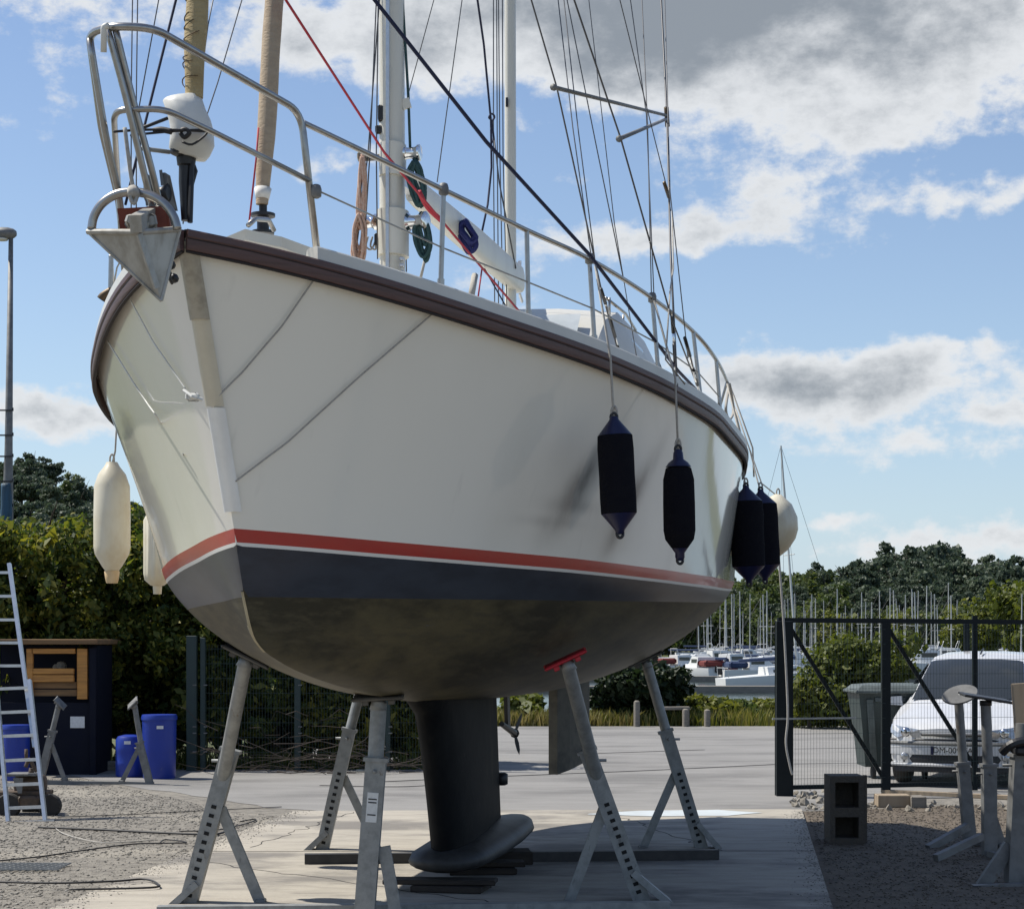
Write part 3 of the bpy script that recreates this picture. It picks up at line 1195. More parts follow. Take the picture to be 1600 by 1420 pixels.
def winch(c, axis, r, l, parent):
    M = Vector((0, 0, 1)).rotation_difference(Vector(axis)).to_matrix()
    q = MB()
    q.lathe([(.01, 0), (r, 0), (r, .02), (r * .72, .035), (r * .66, l * .45), (r * .74, l * .75), (r * .98, l * .86), (r, l * .95), (r * .8, l), (.01, l)], c, 18, M)
    return q.build('winch', M_chrome, parent, smooth=True, angle=35)


PD = Vector((cA, -sA, 0))
winch(BS(633, 240, MS) - PD * .03, PD, .052, .13, mast)
winch(BS(634, 348, MS) - PD * .0, (PD + Vector((0, -.25, 0))).normalized(), .058, .15, mast)
winch(BS(588, 347, MS) + PD * .01, -PD, .05, .10, mast)
for px_, py_, sz_ in ((597, 178, (.05, .06, .10)), (594, 203, (.06, .05, .05)), (590, 375, (.04, .04, .08))):
    mb = MB()
    mb.box(BS(px_, py_, MS + .06), sz_, bev=.008)
    mb.build('halyard_block', M_black, mast)
for py in (405, 415, 426):
    mb = MB()
    mb.box(BS(628, py, MS + .1), (.03, .05, .022), bev=.004)
    mb.build('cleat', M_alu, mast)
mb = MB()
mb.bar(BS(633, 155, MS), BS(637, 170, MS), .02, .05)
mb.build('mast_step', M_mastp, mast)

MZ = at_p(798, 400, 0)[0]
mb = MB()
mb.loft([mast_section(B(MZ - .012 * (z - 4), -.004 * (z - 4), z), .046, .062, FW) for z in (3.2, 4.5, 6, 10)], True, True, True)
miz = mb.build('mizzen_mast', M_mastp, yacht, smooth=True, angle=50)
mb = MB()
mb.box(BS(792, 160, MZ + .06), (.02, .05, .07), bev=.005)
mb.build('mast_fitting', M_black, miz)

b0 = BP(645, 297, 0.02)
b1 = BP(812, 440, 0.02)
d = (b1 - b0).normalized()
mb = MB()
rings = []
for f_, hh, ww in ((0, .075, .05), (.05, .085, .055), (.55, .115, .06), (.97, .115, .06), (1.0, .09, .045)):
    c = b0.lerp(b1, f_)
    ring = []
    for t in (2 * math.pi * j / 16 for j in range(16)):
        cx_, cz_ = math.cos(t), math.sin(t)
        ring.append(c + PD * (ww * math.copysign(abs(cx_) ** .6, cx_)) + Vector((0, 0, hh * math.copysign(abs(cz_) ** .6, cz_))))
    rings.append(ring)
mb.loft(rings, True, True, True)
boom = mb.build('boom', M_mastp, yacht, smooth=True, angle=45)
mb = MB()
mb.bar(B(MS - .05, 0, b0.z), b0, .06, .08)
mb.build('gooseneck', M_alu, boom)
mb = MB()
mb.bar(b1 + Vector((0, 0, .1)), b1 + Vector((.0, .03, .17)), .03, .03)
mb.build('lift_tang', M_alu, boom)
mb = MB()
mb.tube([b1 + Vector((0, -.05, -.11)), b1 + Vector((.02, -.02, -.17)), b1 + Vector((0, .05, -.11))], .012, 6)
mb.build('sheet_bail', M_alu, boom)

# furled headsails
FS0, FS1 = B(5.66, 0, 3.52), B(2.3, -.06, 17.0)


def on_stay(a, b, z):
    return a.lerp(b, (z - a.z) / (b.z - a.z))


def roll(mb, a, b, z0, z1, r0, r1, amp, n=46, turns=14):
    rings = []
    for i in range(n + 1):
        z = z0 + (z1 - z0) * i / n
        c = on_stay(a, b, z)
        r = r0 + (r1 - r0) * min(1, i / 6)
        rings.append([c + Vector((math.cos(t), math.sin(t), 0)) * r * (1 + amp * math.sin(t * 1 + z * turns) + amp * .4 * math.sin(z * 23 + 2 * t + 2 * math.sin(z * 5)) + amp * .5 * math.sin(3 * t + 4 * z)) for t in (2 * math.pi * j / 14 for j in range(14))])
    mb.loft(rings, True, True, True)


STAY0 = BS(297, 330, 5.66)
STAYd = BS(307, 30, 5.56) - STAY0
STAYT = STAY0 + STAYd * 9
mb = MB()
roll(mb, STAY0, STAYT, BS(300, 152, 5.62).z, 9.0, .040, .050, .05, 90)
gen = mb.build('furled_genoa', M_sailcov, yacht, smooth=True, angle=60)
mb = MB()
zz0 = BS(300, 152, 5.62).z
for i_ in range(34):
    z_ = zz0 + .03 + i_ * .062 + .018 * math.sin(i_ * 2.3)
    c_ = on_stay(STAY0, STAYT, z_)
    mb.tube([c_ + Vector((math.cos(t_), math.sin(t_), 0)) * .0515 + Vector((0, 0, .006 * math.sin(t_ * 2 + i_) + .012 * t_)) for t_ in np.linspace(2.6, 5.2 - .5 * (i_ % 3), 9)], .0028, 4)
mb.build('wrap_seam', M_bronze, gen)['kind'] = 'stuff'
mb = MB()
mb.tube([STAY0 - Vector((0, 0, .05)), on_stay(STAY0, STAYT, 4.6)], .012, 8)
mb.tube([BS(290, 250, 5.62), BS(289, 285, 5.62), BS(291, 345, 5.62)], [.03, .028, .022], 10)
mb.tube([BS(295, 240, 5.6), BS(305, 268, 5.6), BS(298, 292, 5.6), BS(290, 305, 5.6)], .012, 6)
mb.lathe([(.02, 0), (.04, .01), (.045, .05), (.03, .07)], BS(291, 262, 5.62), 12)
mb.lathe([(.02, 0), (.04, .01), (.04, .03), (.02, .04)], BS(280, 244, 5.66), 12)
mb.build('furler_drum', M_black, yacht, smooth=True, angle=40)
S20, S2d = BP(408, 345, 0), BP(427, 20, 0) - BP(408, 345, 0)
S2T = S20 + S2d * 8
mb = MB()
roll(mb, S20, S2T, BP(410, 320, 0).z, 9.0, .030, .047, .035, 90, 9)
mb.build('furled_staysail', M_sailcov2, yacht, smooth=True, angle=60)
mb = MB()
mb.tube([on_stay(S20, S2T, BP(410, 312, 0).z), on_stay(S20, S2T, BP(412, 296, 0).z)], [.033, .043], 12)
mb.build('sail_tack', M_sail, yacht, smooth=True)
mb = MB()
cz = BP(411, 350, 0)
mb.lathe([(.02, -.05), (.055, -.05), (.055, -.035), (.03, -.03), (.03, .03), (.06, .035), (.06, .05), (.02, .055), (.02, .1)], cz, 16)
mb.build('staysail_drum', M_black, yacht, smooth=True, angle=40)
mb = MB()
fl = [BP(388, 352, .1), BP(399, 342, .1), BP(420, 344, .1), BP(428, 360, .1)]
mb.tube(round_path(fl, .02), .012, 8)
mb.build('fairlead', M_steel, yacht, smooth=True)
mb = MB()
c0 = at_s(372, 368, 5.05)
pl = [at_s(345, 374, 5.15), at_s(383, 358, 5.1), at_s(440, 370, 4.9), at_s(500, 392, 4.8)]
mb.loft([[B(s, p, z) for s, p, z in pl] + [B(s, p, z - .05) for s, p, z in pl[::-1]], [B(s - .25, p - .05, z) for s, p, z in pl] + [B(s - .25, p - .05, z - .05) for s, p, z in pl[::-1]]], True, True, True)
mb.build('foredeck_hatch', M_gel, yacht)

# deckhouse with windows
mb = MB()


def house_ring(s, w, z0, z1, wt):
    return [B(s, -w, z0), B(s, -w, z0 + (z1 - z0) * .7), B(s, -wt, z1 - .02), B(s, -wt * .5, z1 + .025), B(s, 0, z1 + .035), B(s, wt * .5, z1 + .025), B(s, wt, z1 - .02), B(s, w, z0 + (z1 - z0) * .7), B(s, w, z0)]


hz0 = 3.15
mb.loft([house_ring(2.6, .62, hz0, 3.42, .5), house_ring(1.9, .8, hz0, 3.60, .66), house_ring(.9, .92, hz0, 3.66, .8), house_ring(.35, .95, hz0, 3.70, .84)], True, True, True)
mb.build('coachroof', M_gel, yacht, smooth=True, angle=35)
mb = MB()
mb.loft([house_ring(-.35, .92, hz0, 3.72, .75), house_ring(-.5, .96, hz0, 3.80, .8), house_ring(-1.0, 1.06, hz0, 4.26, .88), house_ring(-1.3, 1.1, hz0, 4.36, .93), house_ring(-2.85, 1.12, hz0, 4.37, .95), house_ring(-3.02, 1.1, hz0, 4.32, .92)], True, True, True)
dh = mb.build('deckhouse', M_gel, yacht, smooth=True, angle=35)
for sg in (1, -1):
    for s0, s1 in ((-1.3, -1.95), (-2.05, -2.7)):
        mb = MB()
        zt, zb2 = 4.14, 3.76
        w0, w1 = 1.100, 1.108
        mb.add([B(s0, sg * w0, zb2), B(s1, sg * w1, zb2), B(s1, sg * (w1 - .08), zt), B(s0 - .06, sg * (w0 - .085), zt), B(s0, sg * (w0 + .012), zb2), B(s1, sg * (w1 + .012), zb2), B(s1, sg * (w1 - .06), zt), B(s0 - .06, sg * (w0 - .065), zt)], [(4, 5, 6, 7), (0, 1, 5, 4), (1, 2, 6, 5), (2, 3, 7, 6), (3, 0, 4, 7)])
        mb.build('window', M_screen, dh)
for p0, p1 in ((-.7, -.26), (-.22, .22), (.26, .7)):
    mb = MB()
    mb.add([B(-.5, p0, 3.86), B(-.5, p1, 3.86), B(-.93, p1, 4.25), B(-.93, p0, 4.25)], [(0, 1, 2, 3)])
    o = mb.build('windscreen', M_screen, dh)
    for v in o.data.vertices:
        v.co += Vector((-sA, -cA, 1)) * .022
mb = MB()
mb.tube([B(-1.15, .86, 4.43), B(-2.0, .9, 4.45), B(-2.8, .88, 4.44)], .012, 8)
for s_ in (-1.2, -2.0, -2.75):
    mb.tube([B(s_, .88, 4.30), B(s_, .88, 4.44)], .01, 6)
mb.build('hand_rail', M_steel, dh, smooth=True)
mb = MB()
mb.tube(spline([B(-2.9, 1.05, 4.15), B(-3.15, 1.1, 3.95), B(-3.25, 1.12, 3.6), B(-3.3, 1.1, 3.3)], 4), [.035] * 13, 8)
mb.build('dodger_frame', M_galvd, yacht, smooth=True)

# ---- pulpit and guard rails


def on_sheer(px, off):
    """position along the port sheer that appears at column px"""
    lo, hi = 5.6, -4.6
    for _ in range(50):
        m = (lo + hi) / 2
        w = B(m, b_sh(m) - off, 3.3)
        q = 800 + FPX * w.x / w.y
        if q < px:
            lo = m
        else:
            hi = m
    return (lo + hi) / 2


TR = .0135
posts = [((497, 385), (470, 175)), ((688, 447), (693, 297)), ((826, 497), (823, 360)), ((930, 538), (921, 405)), ((1030, 584), (1019, 466)), ((1097, 628), (1083, 518)), ((1128, 650), (1119, 562)), ((1150, 672), (1136, 596))]
base_top = []
for (bx, by), (tx, ty) in posts:
    s = on_sheer(bx, .07)
    base_top.append(((s, b_sh(s) - .07, z_sh(s) + .03 + HEEL * b_sh(s)), at_s(tx, ty, s)))
for i, (bt, tp) in enumerate(base_top):
    print('post', i, [round(v, 2) for v in bt], [round(v, 2) for v in tp])


def mir(q):
    return (q[0], -q[1], q[2] - 2 * HEEL * q[1])


first_top = base_top[0][1]
ft = (first_top[0], first_top[1], first_top[2])
# pulpit: top hoop round the bow, lower hoop, legs
fr = [at_s(240, 44, 6.10), at_s(175, 41, 6.16), at_s(139, 52, 6.02)]
top_path = [B(*base_top[0][0]), B(*ft), B(*fr[0]), B(*fr[1]), B(*fr[2])]
stb_top = at_s(158, 200, 5.0)
stb_low = at_s(186, 315, 4.6)
top_path += [B(*stb_top), B(*stb_low), B(*at_s(196, 440, 4.45))]
mb = MB()
mb.tube(round_path(top_path, .10, 6), TR * 1.25, 10)
pulpit = mb.build('pulpit', M_steel, yacht, smooth=True)
pulpit['label'] = 'stainless pulpit hoop round the bow'
mb = MB()
low = [BS(484, 283, base_top[0][0][0]), BS(330, 205, 5.72), BS(255, 170, 6.02), BS(185, 172, 6.05), BS(178, 184, 5.96), BS(182, 250, 5.5), BS(190, 380, 4.9)]
mb.tube(round_path(low, .07, 5), TR, 10)
mb.build('lower_hoop', M_steel, pulpit, smooth=True)
for pts in ([(168, 46, 6.14), (196, 150, 6.08), (226, 275, 5.98), (240, 330, 5.88)], [(180, 45, 6.13), (206, 150, 6.05), (236, 262, 5.96), (252, 330, 5.84)], [(140, 60, 6.0), (165, 210, 5.9), (185, 300, 5.8), (190, 345, 5.75)]):
    mb = MB()
    mb.tube(spline([BS(*p) for p in pts], 4), TR * 1.1, 8)
    mb.build('pulpit_leg', M_steel, pulpit, smooth=True)
mb = MB()
mb.tube(round_path([BS(162, 82, 6.16), BS(162, 42, 6.18), BS(170, 40, 6.18)], .02), .013, 8)
mb.build('light_bracket', M_whitep, pulpit, smooth=True)
# guard rail tube (port and starboard)
tops = [B(*at_s(474, 192, base_top[0][0][0] - .02))] + [B(*tp) for _, tp in base_top[1:]] + [BS(1142, 618, -4.75)]
mb = MB()
mb.tube(spline(tops, 6), TR, 10)
gr = mb.build('guard_rail', M_steel, yacht, smooth=True)
mb = MB()
stops = [mir(tp) for _, tp in base_top]
mb.tube(spline([B(*q) for q in stops[2:]], 6), TR, 8)
mb.build('guard_rail', M_steel, yacht, smooth=True)
for i, (bt, tp) in enumerate(base_top):
    if i == 0:
        continue
    for sg in (1, -1):
        a = bt if sg > 0 else mir(bt)
        c = tp if sg > 0 else mir(tp)
        if sg < 0 and i < 2:
            continue
        mb = MB()
        mb.tube([B(*a), B(*c)], TR * .95, 8)
        mb.tube([B(*a), B(*a).lerp(B(*c), .18)], TR * 1.35, 8)
        mb.lathe([(.035, -.02), (.035, .0), (.016, .012)], B(*a), 10)
        st_ = mb.build('stanchion', M_steel, yacht, smooth=True, angle=40)
# lower lifeline wire through the stanchions
for sg in (1, -1):
    mids = [(B(*bt) if sg > 0 else B(*mir(bt))).lerp(B(*tp) if sg > 0 else B(*mir(tp)), .47) for bt, tp in base_top]
    if sg > 0:
        mids[0] = BS(492, 296, base_top[0][0][0])
    mb = MB()
    mb.tube(mids, .0045, 6)
    mb.build('lifeline', M_galv, yacht, smooth=True)
mb = MB()
for i in (0, 1, 3, 4):
    c = B(*base_top[i][1]) if i else B(*at_s(494, 300, base_top[0][0][0]))
    mb.lathe([(.012, -.03), (.024, -.022), (.026, .01), (.02, .03), (.012, .034)], c, 10)
mb.build('rail_clamp', M_galvd, yacht, smooth=True)

# ---- standing and running rigging


def ext(a, b, k):
    return b + (b - a) * k


def line(name, pts, r, m, parent=yacht, up=1.2, smooth=4, label=None):
    """pts: (px, py, 's' or 'p', value) along the line, last one at the top of the picture"""
    P = [BS(q[0], q[1], q[3]) if q[2] == 's' else BP(q[0], q[1], q[3]) for q in pts]
    if up:
        P.append(P[-1] + (P[-1] - P[-2]).normalized() * up * 3)
    q = MB()
    q.tube(P, r, 6)
    o = q.build(name, m, parent, smooth=True)
    if label:
        o['label'] = label
    return o


line('shroud', [(968, 556, 'p', 1.46), (940, 455, 'p', 1.42), (870, 137, 'p', 1.28), (830, 0, 'p', 1.2)], .0048, M_wire)
line('shroud', [(1058, 606, 'p', 1.78), (1048, 400, 'p', 1.68), (1042, 180, 'p', 1.56), (1033, 0, 'p', 1.46)], .0070, M_wire)
line('shroud', [(1097, 622, 'p', 1.84), (1050, 500, 'p', 1.78), (970, 217, 'p', 1.62), (897, 0, 'p', 1.5)], .0052, M_wire)
for nm, pts in (('turnbuckle', [(939, 452), (946, 474), (957, 512), (968, 552)]), ('turnbuckle', [(1050, 495), (1052, 520), (1054, 552), (1057, 596)]), ('turnbuckle', [(1070, 528), (1078, 556), (1086, 590), (1096, 622)])):
    pv = 1.43 if pts[0][0] < 1000 else (1.74 if pts[0][0] < 1060 else 1.84)
    P = [BP(x, y, pv) for x, y in pts]
    mb = MB()
    mb.tube([P[0], P[1]], .011, 8)
    mb.tube([P[1].lerp(P[2], .55), P[2].lerp(P[3], .35)], .011, 8)
    mb.tube([P[2].lerp(P[3], .7), P[3]], .009, 8)
    tb = mb.build(nm, M_black, yacht, smooth=True)
    mb = MB()
    mb.tube([P[1], P[2]], .009, 8)
    mb.tube([P[2], P[3]], .0075, 8)
    mb.build('barrel', M_chrome, tb, smooth=True)
for a, c in (((1042, 181, 1.56), (866, 137, 1.28)), ((1042, 186, 1.56), (968, 217, 1.62))):
    mb = MB()
    mb.tube([BP(*a), BP(*c)], [.014, .017], 8, flat=.7)
    mb.tube([BP(*c), BP(*c) + (BP(*c) - BP(*a)).normalized() * .02], .019, 8)
    mb.build('spreader', M_galvd, yacht, smooth=True)
mb = MB()
mb.tube([BP(1041, 168, 1.56), BP(1043, 198, 1.56)], .016, 8)
mb.build('spreader_bracket', M_bronze, yacht, smooth=True)
for pts in ([(925, 410, 'p', 1.36), (895, 200, 'p', 1.2), (872, 0, 'p', 1.05)], [(930, 410, 'p', 1.36), (903, 200, 'p', 1.2), (881, 0, 'p', 1.05)],
            [(1000, 590, 'p', 1.3), (960, 350, 'p', 1.2), (920, 0, 'p', 1.0)], [(975, 440, 'p', 1.5), (930, 220, 'p', 1.35), (886, 0, 'p', 1.2)],
            [(1018, 468, 'p', 1.6), (1012, 200, 'p', 1.5), (1003, 0, 'p', 1.4)], [(1022, 468, 'p', 1.62), (1015, 300, 'p', 1.55), (1010, 180, 'p', 1.5), (985, 0, 'p', 1.4)],
            [(1048, 330, 'p', 1.68), (1041, 290, 'p', 1.66), (1016, 190, 'p', 1.6)],
            [(1075, 560, 'p', 1.8), (1047, 300, 'p', 1.7), (1042, 120, 'p', 1.6)]):
    line('halyard', pts, .0034, M_wire)
mb = MB()
mb.tube([BP(1038, 286, 1.66), BP(1045, 308, 1.66)], .012, 8)
mb.build('snap_shackle', M_bronze, yacht, smooth=True)
line('halyard', [(1070, 600, 'p', 1.84), (1040, 562, 'p', 1.8), (1047, 455, 'p', 1.76), (1052, 420, 'p', 1.74), (1050, 330, 'p', 1.7)], .005, M_ropew, up=0)
# round the foremast
for pts in ([(205, 330, 's', 5.3), (205, 150, 's', 5.2), (207, 0, 's', 5.1)], [(213, 330, 's', 5.3), (213, 150, 's', 5.2), (215, 0, 's', 5.1)], [(216, 175, 's', 5.2), (248, 0, 's', 5.1)], [(286, 350, 's', 5.5), (296, 262, 's', 5.45), (340, 130, 's', 5.35), (378, 0, 's', 5.2)],
            [(296, 260, 's', 5.45), (325, 40, 's', 5.4), (333, 0, 's', 5.3)]):
    line('halyard', pts, .0030, M_wire)
line('halyard', [(196, 320, 's', 5.7), (215, 240, 's', 5.6), (275, 0, 's', 5.4)], .0062, M_ropeb, label='dark blue rope rising beside the furled headsail')
line('halyard', [(389, 350, 's', 4.75), (400, 250, 's', 4.7), (404, 200, 's', 4.66)], .0045, M_roper, up=0)
for pts in ([(555, 405, 's', 2.3), (575, 240, 's', 2.25), (593, 0, 's', 2.2)], [(568, 400, 's', 2.3), (578, 240, 's', 2.25), (588, 0, 's', 2.2)], [(590, 405, 's', 2.25), (588, 240, 's', 2.22), (591, 0, 's', 2.2)], [(635, 425, 's', 2.0), (634, 370, 's', 2.0), (632, 345, 's', 2.0)]):
    line('halyard', pts, .0042, M_wire)
line('halyard', [(641, 236, 's', 2.13), (638, 150, 's', 2.12), (629, 0, 's', 2.1)], .0085, M_ropeg)
line('halyard', [(636, 155, 's', 1.9), (678, 0, 's', 1.9)], .003, M_wire)
line('halyard', [(683, 285, 's', -1.2), (722, 0, 's', -1.3)], .0042, M_wire)
line('halyard', [(751, 372, 'p', .02), (762, 320, 'p', .02), (768, 262, 'p', .02), (767, 188, 'p', .02), (756, 70, 'p', .02), (746, 0, 'p', .02)], .0085, M_ropeb)
for x0, x1, x2 in ((770, 771, 771), (776, 777, 776), (783, 781, 779), (789, 786, 785)):
    line('halyard', [(x0 + 3, 480, 's', -1.4), (x1, 240, 's', -1.4), (x2, 0, 's', -1.4)], .0045, M_wire)
line('topping_lift', [(806, 420, 's', -1.45), (780, 285, 's', -1.45), (769, 190, 's', -1.45)], .006, M_wire, up=0)
mb = MB()
c = [BP(768, 190, .02), BP(773, 183, .02), BP(768, 178, .02), BP(764, 184, .02), BP(768, 190, .02), BP(771, 215, .02), BP(768, 222, .02), BP(767, 200, .02)]
mb.tube(spline(c, 4), .008, 6)
mb.build('rope_knot', M_ropeb, yacht, smooth=True)
line('preventer', [(1112, 634, 'p', 1.8), (1060, 580, 'p', 1.75), (921, 398, 'p', 1.42), (760, 222, 'p', .98), (585, 0, 'p', .45)], .0105, M_ropeb, label='long dark blue rope running from the foremast down to the port rail')
line('control_line', [(816, 492, 'p', .6), (690, 345, 'p', .45), (600, 238, 'p', .3), (445, -2, 'p', .1)], .0075, M_roper, label='long red rope crossing in front of the mast')
mb = MB()
mb.tube(spline([BP(655, 300, .38), BP(668, 324, .4), BP(690, 345, .45)], 4), .016, 6)
mb.build('rope_splice', M_roper, yacht, smooth=True)
line('vang_line', [(735, 470, 'p', .1), (742, 430, 'p', .1)], .025, M_ropew, up=0)
line('vang_line', [(746, 472, 'p', .1), (753, 420, 'p', .1)], .006, M_roper, up=0)
line('sheet', [(656, 440, 's', .9), (664, 405, 's', .9)], .01, M_ropew, up=0)
line('sheet', [(790, 478, 's', -.6), (757, 420, 's', -.6)], .006, M_ropeb, up=0)
mb = MB()
for i in range(3):
    mb.tube([BP(1100 + i * 5, 632 + i * 3, 1.82), BP(1103 + i * 5, 626 + i * 3, 1.82)], .03, 8)
mb.tube(spline([BP(1090, 628, 1.84), BP(1106, 640, 1.82), BP(1118, 640, 1.8), BP(1125, 655, 1.75)], 4), .012, 6)
mb.build('deck_block', M_black, yacht, smooth=True)
mb = MB()
mb.tube(spline([BP(1140, 600, 1.7), BP(1146, 640, 1.7), BP(1140, 655, 1.7), BP(1134, 640, 1.7), BP(1138, 610, 1.7)], 5), .012, 6)
mb.build('stern_line', M_ropew, yacht, smooth=True)
mb = MB()
mb.tube([BS(1137, 596, -4.4), BS(1158, 680, -4.4)], .008, 6)
mb.build('stern_line', M_ropew, yacht, smooth=True)
mb = MB()
mb.tube([BS(1140, 600, -4.5), BS(1176, 700, -4.5), BS(1178, 745, -4.5)], .008, 6)
mb.build('stern_line', M_ropew, yacht, smooth=True)

# ---- things on and around the yacht
# anchor on the bow roller
AN = B(*at_s(210, 360, 6.12))
anchor = thing('anchor', 'galvanised plough anchor with hoop roll bar hanging at the bow', 'anchor', AN)
A_, Bc, C_ = BS(137, 362, 6.05), BS(281, 358, 5.97), BS(252, 470, 6.02)
mid = BS(218, 363, 6.13)
th = Vector((0, .016, .01))
mb = MB()
mb.plate([A_, mid, C_], (mid - A_).cross(C_ - A_), .014)
mb.plate([mid, Bc, C_], (Bc - mid).cross(C_ - mid), .014)
mb.tube([A_, mid, Bc], .013, 8)
mb.bar(mid + Vector((0, -.012, -.01)), mid.lerp(C_, .82) + Vector((0, -.012, 0)), .012, .03)
for k_ in range(5):
    cl = BS(236 + k_ * 5, 344 - k_ * 9, 5.98 - k_ * .05)
    mb.tube([cl + Vector((math.cos(t_) * .014 * (1 if k_ % 2 else .3), math.sin(t_) * .014 * (.3 if k_ % 2 else 1), math.sin(t_) * .02)) for t_ in (2 * math.pi * j / 10 for j in range(11))], .006, 5)
mb.tube([A_, C_], .008, 6)
mb.tube([Bc, C_], .008, 6)
mb.build('fluke', M_anchor, anchor)
mb = MB()
arc = [(143, 358), (147, 338), (160, 318), (182, 304), (208, 300), (234, 305), (256, 318), (271, 338), (277, 358)]
mb.tube(spline([BS(x, y, 6.05) for x, y in arc], 5), .019, 10)
mb.build('roll_bar', M_steel, anchor, smooth=True)
mb = MB()
mb.bar(BS(212, 350, 6.18), BS(250, 330, 5.75), .05, .07)
mb.box(BS(214, 350, 6.06), (.10, .08, .05), Euler((0, .3, .2)), bev=.012)
mb.box(BS(232, 348, 6.02), (.07, .08, .06), Euler((0, -.2, .2)), bev=.012)
mb.build('shank', M_anchor, anchor)
mb = MB()
mb.tube([BS(208, 296, 6.07), BS(209, 306, 6.09)], .026, 8)
mb.tube(spline([BS(208, 290, 6.06), BS(203, 306, 6.09), BS(209, 318, 6.09), BS(214, 304, 6.07), BS(207, 288, 6.06), BS(200, 240, 6.1), BS(195, 200, 6.1)], 4), .009, 6)
tag(mb.build('rope', M_ropew, None, smooth=True, org=BS(209, 306, 6.09)), 'grey rope tying the anchor hoop up to the pulpit', 'rope')
# bow roller fitting of the yacht
mb = MB()
mb.plate([BS(183, 326, 6.0), BS(258, 322, 5.92), BS(262, 362, 5.92), BS(188, 362, 6.0)], FW * -1, .012)
mb.plate([BS(258, 322, 5.92), BS(262, 362, 5.92), BS(268, 362, 5.5), BS(266, 322, 5.5)], PD, .012)
mb.build('bow_tray', M_rust, yacht)['label'] = 'rust-red steel bow tray'
mb = MB()
for q in ([(221, 268, 5.86), (239, 282, 5.86), (240, 318, 5.8), (228, 322, 5.84)], [(254, 270, 5.74), (262, 275, 5.74), (274, 330, 5.68), (258, 318, 5.72)]):
    mb.plate([BS(*p) for p in q], PD, .012)
mb.bar(BS(251, 266, 5.75), BS(254, 290, 5.75), .008, .012)
br = mb.build('bow_roller', M_galvd, yacht)
mb = MB()
mb.lathe([(.02, -.05), (.04, -.05), (.028, -.02), (.026, .02), (.04, .05), (.02, .05)], BS(246, 302, 5.78), 14, Vector((0, 0, 1)).rotation_difference(PD).to_matrix())
mb.build('roller', M_black, br, smooth=True)
mb = MB()
mb.lathe([(.04, 0), (.04, .02), (.02, .02), (.02, .1), (.06, .11), (.06, .13), (.01, .14)], B(5.0, -.5, 3.5), 12)
mb.build('starboard_cleat', M_bronze, yacht, smooth=True)
mb = MB()
mb.tube(spline([BS(158, 468, 4.5), BS(163, 462, 4.5), BS(175, 455, 4.5)], 4), .025, 8)
mb.build('starboard_cleat', M_bronze, yacht, smooth=True)

# white cover tied round the forestay
cvr = thing('furler_cover', 'white cover bag tied round the foot of the furled headsail', 'cover', BS(294, 250, 5.62))
mb = MB()
rings = []
prof = [(150, 270, 306, .03), (153, 257, 314, .06), (165, 256, 320, .085), (180, 262, 327, .095), (195, 266, 331, .10), (205, 268, 332, .10), (222, 268, 333, .10), (238, 266, 326, .09), (246, 272, 320, .07)]
for (py, xl, xr, dp) in prof:
    a, c = BS(xl, py, 5.64), BS(xr, py, 5.60)
    m_ = (a + c) / 2
    hx = (c - a) / 2
    ring = []
    for t in (2 * math.pi * j / 16 for j in range(16)):
        ring.append(m_ + hx * math.cos(t) + FW * (dp * math.sin(t)) + Vector((0, 0, .012 * math.cos(t) * (1 if py < 160 else -1))))
    rings.append(ring)
mb.loft(rings[::-1], True, True, True)
mb.build('bag', M_whitep, cvr, smooth=True, angle=50)
mb = MB()
for (x0, y0, x1, y1) in ((178, 206, 325, 206), (205, 212, 325, 203)):
    mb.tube(spline([BS(x0, y0, 6.0), BS(230, y0 - 3, 5.85), BS(290, 204, 5.76), BS(x1, y1, 5.68)], 5), .006, 6)
mb.tube(spline([BS(240, 205, 5.8), BS(252, 203, 5.8), BS(268, 206, 5.8)], 4), .014, 6)
mb.tube(spline([BS(283, 204, 5.76), BS(290, 202, 5.76), BS(296, 208, 5.76), BS(288, 215, 5.76), BS(282, 208, 5.76)], 4), .010, 6)
mb.tube(spline([BS(322, 200, 5.72), BS(324, 206, 5.72), BS(318, 214, 5.74), BS(300, 226, 5.76), BS(285, 222, 5.76)], 4), .005, 6)
mb.tube([BS(210, 205, 5.8), BS(262, 185, 5.72)], .008, 6)
mb.build('lashing', M_hose, cvr, smooth=True)
mb = MB()
mb.tube([BS(220, 232, 5.8), BS(265, 238, 5.7)], .010, 6)
mb.build('stay_arm', M_galv, cvr, smooth=True)

# coils of rope hung on mast and boom


def coil(name, label, m, x0, y0, x1, y1, s, wpx, n, r, seed, cat='rope coil'):
    rg = random.Random(seed)
    mb_ = MB()
    for i in range(n):
        cx0 = x0 + rg.uniform(-wpx, wpx) * .3
        cx1 = x1 + rg.uniform(-wpx, wpx) * .35
        yb = y1 + rg.uniform(-18, 10)
        w = wpx * rg.uniform(.45, 1)
        ds = rg.uniform(-.05, .05)
        pts = [BS(cx0, y0 + rg.uniform(-4, 4), s + ds), BS(cx0 + w, y0 * .7 + yb * .3, s + ds), BS(cx1 + w, y0 * .25 + yb * .75, s + ds), BS(cx1, yb, s + ds), BS(cx1 - w, y0 * .25 + yb * .75, s + ds), BS(cx0 - w, y0 * .7 + yb * .3, s + ds), BS(cx0, y0, s + ds)]
        mb_.tube(spline(pts, 4), r, 5)
    o = mb_.build(name, m, None, smooth=True, org=BS(x0, y0, s))
    return tag(o, label, cat)


